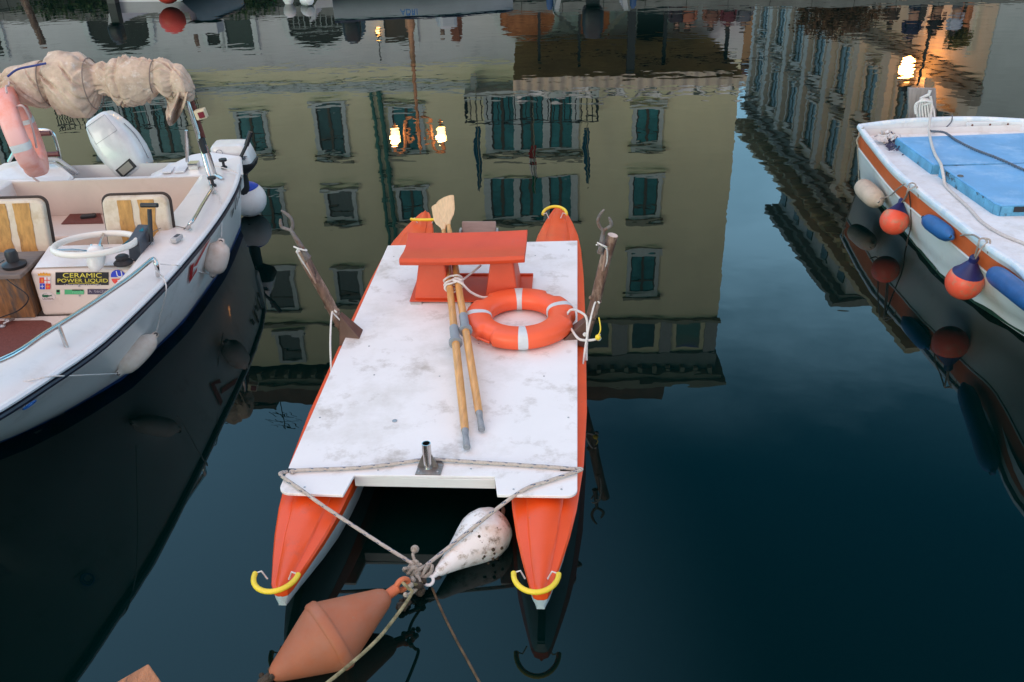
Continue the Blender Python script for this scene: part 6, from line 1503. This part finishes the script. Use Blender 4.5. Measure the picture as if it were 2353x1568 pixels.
for s_ in (1, -1):
    rw = []
    for r, p in zip(rrows, re_):
        z1 = .035+.02*noise.noise(V((p.y*5, 0, 1))); a, b = r[10], r[12]; w = []
        for z in (z1, 0, -.08): k = (a.z-z)/(a.z-b.z); w.append((lambda v: v if s_ > 0 else rmir(v))(a.lerp(b, k))+V((-.006*s_, 0, 0)))
        rw.append(w)
    q.sheet(rw)
mk('waterline_weed', q, ALGAE, rh, smooth=True)
# gunwale
q = MB()
def gun(pts, w, h):
    rings = []
    for i, p in enumerate(pts):
        t = (pts[min(i+1, len(pts)-1)]-pts[max(i-1, 0)]).normalized(); nrm = V((t.y, -t.x, 0)).normalized()
        rings.append([p+nrm*a*w+V((0, 0, b*h)) for a, b in ((-1, -.8), (1, -.8), (1.1, .1), (.8, .8), (0, 1), (-.8, .8), (-1.1, .1))])
    return rings
q.loft(gun(re_, .022, .02)); q.loft(gun([rmir(p) for p in re_], .022, .02))
tc0 = re_[0]; tc1 = rmir(tc0)
q.loft(gun(smooth_pts([tc0+V((.0, .01, 0)), tc0.lerp(tc1, .25)+V((0, .10, .01)), tc0.lerp(tc1, .5)+V((0, .13, .012)), tc0.lerp(tc1, .75)+V((0, .10, .01)), tc1+V((0, .01, 0))], 5), .022, .02))
mk('gunwale', q, mat('gunwale_paint', (.62, .70, .80), .5, var=.08, scale=8, dirt=[((.78, .78, .80), .45, .6, 12), ((.06, .08, .22), .70, .76, 26)]), rb_, smooth=True)
# inside: deck and bulwark
DZ = .47
q = MB()
inn = [V((p.x+.03, p.y, DZ)) for p in re_ if p.y < tc0.y-.02]
inn = [V((tc0.x+.03, tc0.y+.0, DZ))]+inn
rw = [[p, p.lerp(rmir(p), .25), p.lerp(rmir(p), .5), p.lerp(rmir(p), .75), rmir(p)] for p in inn]
back = [V((p.x, p.y+d, DZ)) for p, d in zip(rw[0], (0, .09, .12, .09, 0))]
q.sheet([back]+rw); mk('deck', q, PAINTW, rb_)
q = MB()
for s_ in (1, -1): q.sheet([[(v if s_ > 0 else rmir(v)) for v in (V((p.x+.012, p.y, p.z)), V((p.x+.030, p.y, DZ-.02)))] for p in re_])
bk = smooth_pts([tc0+V((.0, -.015, 0)), tc0.lerp(tc1, .25)+V((0, .08, .0)), tc0.lerp(tc1, .5)+V((0, .11, .0)), tc0.lerp(tc1, .75)+V((0, .08, .0)), tc1+V((0, -.015, 0))], 5)
q.sheet([[p, p+V((0, -.01, -.12))] for p in bk]); mk('bulwark', q, mat('bulwark_white', (.70, .71, .74), .5, var=.05, dirt=[((.45, .42, .42), .55, .8, 6), ((.05, .07, .2), .70, .75, 28)]), rb_)
# metal strip with screws on the transom
a, b = Y(2241, 243, tc0.y+.05), Y(2318, 247, tc0.y+.04)
q = MB(); q.box(4.40, 4.84, tc0.y+.035, tc0.y+.055, .465, .555); ps = mk('transom_pad', q, MATS['bulwark_white'], rb_, bevel=.003)
for k in range(3):
    q = MB(); q.lathe([(.010, 0), (.009, .005), (.003, .007)], (4.45+.17*k, tc0.y+.034, .53), (0,-1,0), 8); mk('rusty_bolt', q, mat('rust', (.16, .06, .04), .9, var=.5, scale=40), ps, smooth=True)
# blue hatch covers
def hatch(pts, z0, z1, nm='hatch_cover'):
    q = MB(); q.prism([V((p.x, p.y, z0)) for p in pts], [V((p.x, p.y, z1)) for p in pts]); h = mk(nm, q, HBLUE, rb_, bevel=.006)
    q = MB(); n = len(pts)
    for i in range(n):
        a, b = pts[i], pts[(i+1) % n]; d = (b-a); d.z = 0; d.normalize(); nr = V((d.y, -d.x, 0))
        if nr.dot((a+b)/2-sum(pts, V())/n) < 0: nr = -nr
        q.hexa([V((a.x, a.y, z0-.006))+nr*.001, V((b.x, b.y, z0-.006))+nr*.001, V((b.x, b.y, z0-.006))+nr*.010, V((a.x, a.y, z0-.006))+nr*.010, V((a.x, a.y, z1-.012))+nr*.001, V((b.x, b.y, z1-.012))+nr*.001, V((b.x, b.y, z1-.012))+nr*.010, V((a.x, a.y, z1-.012))+nr*.010])
    mk('rim', q, HEDGE_B, h)
    return h
HZ = .56
A1, A2, A3 = Z(2061, 316, HZ), Z(2145, 378, HZ), Z(2300, 301, HZ)
hatch([A1, V((RX*2-A1.x, A1.y+.02, HZ)), V((RX*2-A2.x+.02, A2.y-.02, HZ)), A2+V((.005, .01, 0))], DZ+.004, HZ)
B1, B2 = Z(2163, 382, HZ), Z(2288, 466, HZ); B2b = Z(2302, 471, HZ)
h2 = hatch([B1, V((RX*2-B1.x, B1.y+.01, HZ)), V((RX*2-B2.x, B2.y, HZ)), V((RX*2-B2.x-.06, B2b.y-.01, HZ)), B2b, B2], DZ+.004, HZ)
q = MB()
for k in range(5):
    c = B2b+V((.14+.16*k, -.0085, -.035)); q.box(c.x-.05, c.x+.05, c.y-.012, c.y-.009, c.z-.02, c.z+.022)
mk('rim_mark', q, BLK, h2)
q = MB(); c = Z(2207, 405, HZ+.002); q.lathe([(.026, 0), (.022, .006), (.01, .008)], c, (0,0,1), 10); mk('old_bolt', q, mat('socket_dark', (.10, .10, .10), .7), h2, smooth=True)
# motor board behind the transom with its bracket
q = MB(); P_ = [Y(2088, 203, 9.02), Y(2151, 204, 9.02), Y(2152, 275, 9.02), Y(2089, 275, 9.02)]; q.prism([p+V((0, .035, 0)) for p in P_], P_); mbd = mk('motor_board', q, mat('board_grey', (.27, .23, .22), .8, var=.25, scale=8, stretch=(6, 6, .8)), rb_, bevel=.003)
# rope bundle and tube at the transom
q = MB()
q.tube([Y(2113, 275, 8.93), Y(2117, 225, 8.93), Y(2134, 218, 8.93), Y(2137, 208, 8.93)], .017, 8); mk('white_pipe', q, mat('pipe_white', (.60, .57, .56), .6), mbd, smooth=True)
q = MB()
for k in range(7):
    u = 2106+k*6.5; q.tube(smooth_pts([Y(u+3, 276, 8.87-.01*k), Y(u, 250, 8.87), Y(2113+k*4, 232, 8.88), Y(2125+random.uniform(-3, 3), 228, 8.86)], 5), .0085, 6)
q.tube(smooth_pts([Y(2104, 262, 8.86), Y(2103, 243, 8.86), Y(2112, 234, 8.85), Y(2128, 232, 8.84), Y(2140, 236, 8.86), Y(2122, 241, 8.86)], 6), .011, 7)
solo('rope_hank', q, CORD, 'hank of pale rope tied to the grey motor board of the right boat', 'rope', Y(2125, 240, 8.86), smooth=True)
rope('mooring_rope', 'off-white rope lying across the blue hatch and white deck of the right boat', [Y(2138, 222, 8.87), Y(2141, 240, 8.86), Y(2139, 262, 8.80), Z(2136, 282, .60), Z(2135, 300, .565), Z(2140, 330, HZ+.01), Z(2149, 356, HZ+.01), Z(2161, 376, HZ+.012), Z(2164, 386, HZ+.008), Z(2168, 405, DZ+.06), Z(2172, 425, DZ+.014), Z(2187, 442, DZ+.012), Z(2226, 478, DZ+.012), Z(2256, 510, DZ+.012), Z(2300, 538, DZ+.012), Z(2353, 560, DZ+.012), Z(2400, 580, DZ+.012)], .0125, mat('off_white_rope', (.55, .51, .48), .9, var=.15, scale=60, bump=.002, bscale=150))
# twisted dark line
p = smooth_pts([Z(2140, 303, .575), Z(2170, 306, HZ+.008), Z(2198, 324, HZ+.008), Z(2240, 345, HZ+.008), Z(2290, 364, HZ+.008), Z(2353, 392, HZ+.008), Z(2420, 420, HZ+.008)], 26)
q = MB()
for ph in (0, math.pi):
    pts = []
    for i, c in enumerate(p):
        t = (p[min(i+1, len(p)-1)]-p[max(i-1, 0)]).normalized(); s_ = t.cross(V((0,0,1))).normalized(); a = i*1.15+ph; pts.append(c+s_*.006*math.cos(a)+V((0,0,1))*(.006*math.sin(a)+.004))
    q.tube(pts, .0062, 6)
solo('twisted_line', q, mat('twisted_dark', (.10, .12, .16), .8, var=.3, scale=50), 'dark twisted line slanting over the pale blue hatch', 'rope', p[0], smooth=True)
cord('thin dark line looping from the transom of the right boat', [Z(2188, 265, .60), Y(2186, 280, 8.75), Y(2170, 296, 8.72), Y(2150, 304, 8.70), Z(2138, 300, .58)], .006, mat('thin_dark_cord', (.10, .11, .14), .9))
q = MB(); q.tube(smooth_pts([V((tc0.x-.01, tc0.y-.14, .59)), V((tc0.x-.035, tc0.y-.12, .55)), V((tc0.x-.028, tc0.y-.1, .40)), V((tc0.x+.03, tc0.y-.05, .2)), V((tc0.x+.07, tc0.y-.02, .02))], 6), .006, 6)
q.tube(smooth_pts([V((tc0.x-.03, tc0.y-.12, .52)), V((tc0.x-.05, tc0.y-.12, .46)), V((tc0.x-.03, tc0.y-.14, .40))], 5), .008, 6)
solo('cord', q, ROPE, 'grey cord hanging down the stern corner of the right boat', 'cord', V((tc0.x-.03, tc0.y-.12, .5)), smooth=True)
# dead leaves and litter swept into the corner
q = MB()
for k in range(620):
    u, v = random.gauss(2043, 22), random.gauss(325, 11); 
    if u < 2010+(v-300)*.75 or u > 2064+(v-320)*.9 or v < 303: continue
    c = Z(u, v, DZ+.005+random.random()*.035); a = V((random.gauss(0, 1), random.gauss(0, 1), random.gauss(0, .5))).normalized()*random.uniform(.008, .02); b = a.orthogonal().normalized()*random.uniform(.005, .014)
    q.m = 1 if u > 2040 and random.random() < .85 or v > 330 else 0; q.add([c-a, c+b+V((0,0,.003)), c+a, c-b], [(0,1,2,3)])
for k in range(40):
    c = Z(random.gauss(2036, 13), random.gauss(315, 5), DZ+.045); a = V((random.gauss(0, 1), random.gauss(0, 1), random.gauss(0, .8))).normalized()*random.uniform(.02, .045); b = a.orthogonal().normalized()*random.uniform(.015, .03); q.m = 2; q.add([c-a, c+b+V((0,0,.012)), c+a, c-b], [(0,1,2,3)])
solo('leaf_litter', q, [LEAFD, LEAFN, mat('scrap_paper', (.62, .60, .60), .9)], 'dead leaves and paper scraps heaped in the corner of the right boat', 'litter', Z(2040, 322, DZ))['kind'] = 'stuff'
q = MB(); c0 = Z(2133, 452, DZ+.003)
text_p = [Z(u, v, DZ+.002) for u, v in ((2124, 444), (2136, 441), (2150, 455), (2146, 461), (2134, 459))]; q.prism(text_p, [p+V((0,0,.001)) for p in text_p]); lb = mk('label_patch', q, mat('patch_white', (.74, .74, .78), .5), rb_)
text('lettering', 'Sea', .055, Z(2127, 452, DZ+.004), Z(2146, 462, DZ+.004)-Z(2127, 452, DZ+.004), V((.35, .9, 0)), mat('pen_blue', (.25, .32, .5), .6), lb)
# fenders of the right boat
def ball_fender(label, u, v, z, r, un, vn, zn):
    C = Z(u, v, z); T = Z(un, vn, zn); ax = (T-C).normalized(); L_ = r*1.42; T = C+ax*L_
    t = thing('ball_fender', label, 'fender', C, 0, 'orange ball fenders on the right boat')
    prof = [(r*math.sin(R(a)), -r*math.cos(R(a))) for a in range(4, 126, 8)]
    q = MB(); q.lathe(prof, C, ax, 30); b = mk('float_body', q, FORAN, t, smooth=2)
    z1 = -r*math.cos(R(124)); r1 = r*math.sin(R(124))
    q = MB(); q.lathe([(r1*1.0, z1), (r1*1.004, z1+.001), (r*.62, z1+r*.22), (r*.36, L_*.82), (r*.24, L_*.93), (r*.26, L_+.02), (r*.18, L_+.035)], C, ax, 26); mk('neck', q, FNAVY, b, smooth=True)
    return T
def fender2(label, A, B, r, m, grp):
    return fender(label, A, B, r, m, group=grp)
def rhx(y, z):
    i = min(range(len(re_)), key=lambda k: abs(re_[k].y-y)); r = rrows[i]
    for a, b in zip(r, r[1:]):
        if b.z <= z <= a.z: return a.x+(b.x-a.x)*(a.z-z)/(a.z-b.z+1e-9)
    return r[0].x if z > r[0].z else r[-1].x
def hang(u, v, r, hx=rhx, side=-1):
    z = .75
    while z > .02:
        p = Z(u, v, z)
        if (side < 0 and p.x+r*.98 >= hx(p.y, z)) or (side > 0 and p.x-r*.98 <= hx(p.y, z)): return p
        z -= .005
    return Z(u, v, .2)
C1 = Z(2055, 507, .22); C2 = Z(2215, 648, .25)
N1 = ball_fender('orange ball fender with navy neck nearer the stern corner of the right boat', 2055, 508, .22, .115, 2073, 462, .36)
N2 = ball_fender('orange ball fender with navy neck nearer the right edge of the photo', 2216, 648, .25, .128, 2237, 598, .43)
fender2('stained cream fender hanging at the stern corner of the right boat', Z(1976, 424, .22), Z(2020, 466, .20), .088, mat('fender_tan', (.56, .42, .33), .6, var=.15, scale=5, dirt=[((.32, .25, .21), .5, .75, 6)]), 'sausage fenders on the right boat')
fender2('blue sausage fender between the two orange ball fenders', hang(2126, 503, .062), hang(2185, 545, .062), .062, FBLUE, 'sausage fenders on the right boat')
fender2('blue sausage fender cut by the right edge of the photo', hang(2281, 627, .068), hang(2385, 706, .068), .068, FBLUE, 'sausage fenders on the right boat')
RC_ = mat('fender_cord', (.34, .28, .25), .9, var=.3, scale=40)
cord('cord from the cream fender up to the gunwale of the right boat', [Z(2020, 466, .22)+V((-.02, -.06, .06)), Z(2045, 450, .30), Z(2062, 435, .48), Z(2080, 422, .60)], .006, RC_)
cord('double cord from the gunwale to the neck of the first orange ball fender', [N1, Z(2082, 450, .50), Z(2086, 436, .57), Z(2090, 423, .595), Z(2098, 421, .60), Z(2104, 427, .59), Z(2088, 438, .57), Z(2084, 450, .47), N1+V((.01, 0, 0))], .006, RC_)
cord('frayed cord from the gunwale to the near end of the middle blue fender', [Z(2107, 428, .59), Z(2110, 450, .52), Z(2114, 475, .42), Z(2120, 498, .33)], .006, RC_)
cord('cord holding the far end of the middle blue fender to the gunwale', [Z(2154, 568, .20), Z(2162, 553, .25), Z(2172, 545, .33), Z(2196, 548, .34), Z(2210, 541, .50), Z(2235, 540, .57), Z(2250, 548, .60)], .0065, RC_)
cord('cords from the gunwale to the neck of the second orange ball fender', [N2, Z(2243, 580, .50), Z(2248, 562, .57), Z(2252, 550, .60), Z(2263, 549, .60), Z(2268, 558, .58), Z(2256, 570, .55), Z(2244, 590, .48), N2+V((.012, 0, 0))], .0065, RC_)
cord('cord from the gunwale to the blue fender at the right edge', [Z(2258, 548, .60), Z(2275, 553, .595), Z(2270, 580, .52), Z(2272, 600, .42), Z(2264, 618, .36)], .0065, RC_)
cord('dark cord dropping from the right boat into the water', [Z(2088, 436, .57), Z(2092, 470, .40), Z(2093, 520, .2), Z(2085, 552, .05), Z(2083, 570, -.02)], .0055, mat('dark_cord', (.05, .035, .03), .9))

# ================================================================== BOATS MOORED UNDER THE FAR QUAY
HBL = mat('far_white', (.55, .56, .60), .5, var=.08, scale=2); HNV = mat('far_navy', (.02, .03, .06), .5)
def dinghy(name, label, x, y, w, L_, h, rz, m, top=None):
    t = thing(name, label, 'boat', (x, y, 0), rz)
    M = Matrix.Translation((x, y, 0)) @ Matrix.Rotation(rz, 4, 'Z')
    rings = []; inner = []
    for i in range(12):
        f = i/11; b = w/2*(1 if f < .45 else math.cos((f-.45)/.55*math.pi/2)**.65); b = max(b, .02); zt = h*(1+.28*f*f)
        rings.append([(-b, L_*f, zt), (-b*.93, L_*f, zt*.5), (-b*.72, L_*f, .02), (-b*.3, L_*f, -.12), (b*.3, L_*f, -.12), (b*.72, L_*f, .02), (b*.93, L_*f, zt*.5), (b, L_*f, zt), (b*.88, L_*f, zt), (b*.8, L_*f, zt*.45), (-b*.8, L_*f, zt*.45), (-b*.88, L_*f, zt)])
    q = MB(M); q.loft(rings); hh = mk('hull', q, m, t, smooth=True)
    q = MB(M)
    for s_ in (0, 7): q.tube([V(r[s_])+V((0, 0, .01)) for r in rings], .03, 6)
    mk('gunwale', q, top or m, hh, smooth=True)
    q = MB(M); q.box(-w*.38, w*.38, L_*.32, L_*.42, h*.70, h*.76); mk('thwart', q, top or m, t)
    return t, M
def far_motor(t, M, x, h, s=1.):
    q = MB(M); rings = [[(x+a*k*s, -.22+b*k*s+d, z*s+h) for a, b in rrect(.34, .40, .09, 3)] for z, k, d in ((-.05, .85, 0), (0, 1, 0), (.26, 1, .02), (.40, .82, .05), (.45, .5, .06))]
    q.loft(rings); mo = mk('motor', q, BLK, t, smooth=True)
    q = MB(M); q.box(x-.11*s, x+.11*s, -.20, -.02, -.3, h-.04); mk('motor_leg', q, BLK, mo)
p = mir(380, 30, 20.6)
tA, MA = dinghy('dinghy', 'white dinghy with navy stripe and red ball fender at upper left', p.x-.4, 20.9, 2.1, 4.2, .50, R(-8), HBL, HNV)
far_motor(tA, MA, -.75, .46, .8)
p = mir(393, 18, 20.4); q = MB(); q.ball((p.x, 20.35, .30), .27, 16); t = solo('ball_fender', q, mat('far_fender_red', (.70, .07, .05), .5), 'red ball fender against the white dinghy under the far quay', 'fender', (p.x, 20.35, .30), smooth=2)
q = MB(MA); q.tube([(.9, .1, .45), (1.25, -.5, .42), (1.6, -.6, .40)], .10, 8); q.box(1.1, 1.75, -.75, -.4, .30, .52); mk('swim_step', q, HBL, tA)
p = mir(775, 20, 20.4)
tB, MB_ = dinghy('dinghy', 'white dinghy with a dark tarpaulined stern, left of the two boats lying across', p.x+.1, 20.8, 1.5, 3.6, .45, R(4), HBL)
far_motor(tB, MB_, .12, .42, 1.1)
p = mir(905, 15, 20.4)
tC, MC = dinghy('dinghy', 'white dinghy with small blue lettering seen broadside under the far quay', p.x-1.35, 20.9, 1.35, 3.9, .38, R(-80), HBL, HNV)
q = MB(); a = V((p.x+.15, 20.18, .19)); text('lettering', 'ADRI', .16, a, (1, .17, 0), (0, 0, 1), mat('far_blue', (.03, .20, .55), .6), tC)
q = MB(MC); q.box(-.45, .45, 2.2, 2.6, .38, .75); mk('outboard_cover', q, HBL, tC, bevel=.08)
p = mir(1362, 10, 21.3)
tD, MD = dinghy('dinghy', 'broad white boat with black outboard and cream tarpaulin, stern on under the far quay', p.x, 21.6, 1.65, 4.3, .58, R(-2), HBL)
far_motor(tD, MD, .02, .52, 1.35)
TARP = mat('tarpaulin', (.50, .50, .38), .8, var=.15)
for s_, nm in ((-1, ''), (1, '')):
    q = MB(MD); P = [(.86*s_, -.04, .56), (.24*s_, -.34, 1.08), (.20*s_, -.02, 1.12), (.62*s_, .30, .74)]; rw = []
    for i in range(9):
        f = i/8; rw.append([V(P[0]).lerp(V(P[1]), f).lerp(V(P[3]).lerp(V(P[2]), f), g)+V((0, 0, -.06*math.sin(math.pi*f)*math.sin(math.pi*g)-.02*math.sin(f*20))) for g in (0, .25, .5, .75, 1)])
    q.sheet(rw); q.sheet([[v+V((0, 0, .012)) for v in r] for r in rw]); mk('tarpaulin', q, TARP, tD, smooth=True)
for s_ in (-1, 1):
    q = MB(MD); q.lathe([(.02, -.28), (.07, -.22), (.08, 0), (.07, .2), (.02, .27)], (.92*s_, .05, .28), (0,0,1), 10); mk('side_fender', q, mat('far_blue2', (.04, .10, .25), .6), tD, smooth=True)
# two little white floats lying on the water
p = Z(664, 9, 0); q = MB(); q.lathe([(.01, -.30), (.05, -.18), (.125, -.02), (.13, .06), (.10, .12), (.04, .15)], (p.x, p.y, .12), (0,0,1), 16)
solo('float', q, FWHITE, 'small white cone float, left one of the pair on the water by the quay', 'float', (p.x, p.y, .1), smooth=True)
p = Z(706, 12, 0); q = MB(); q.lathe([(.03, -.17), (.09, -.15), (.12, -.08), (.12, .08), (.09, .15), (.03, .17)], (p.x, p.y, .10), (.55, -.8, .05), 16)
solo('float', q, FWHITE, 'small white barrel float, right one of the pair on the water by the quay', 'float', (p.x, p.y, .1), smooth=True)
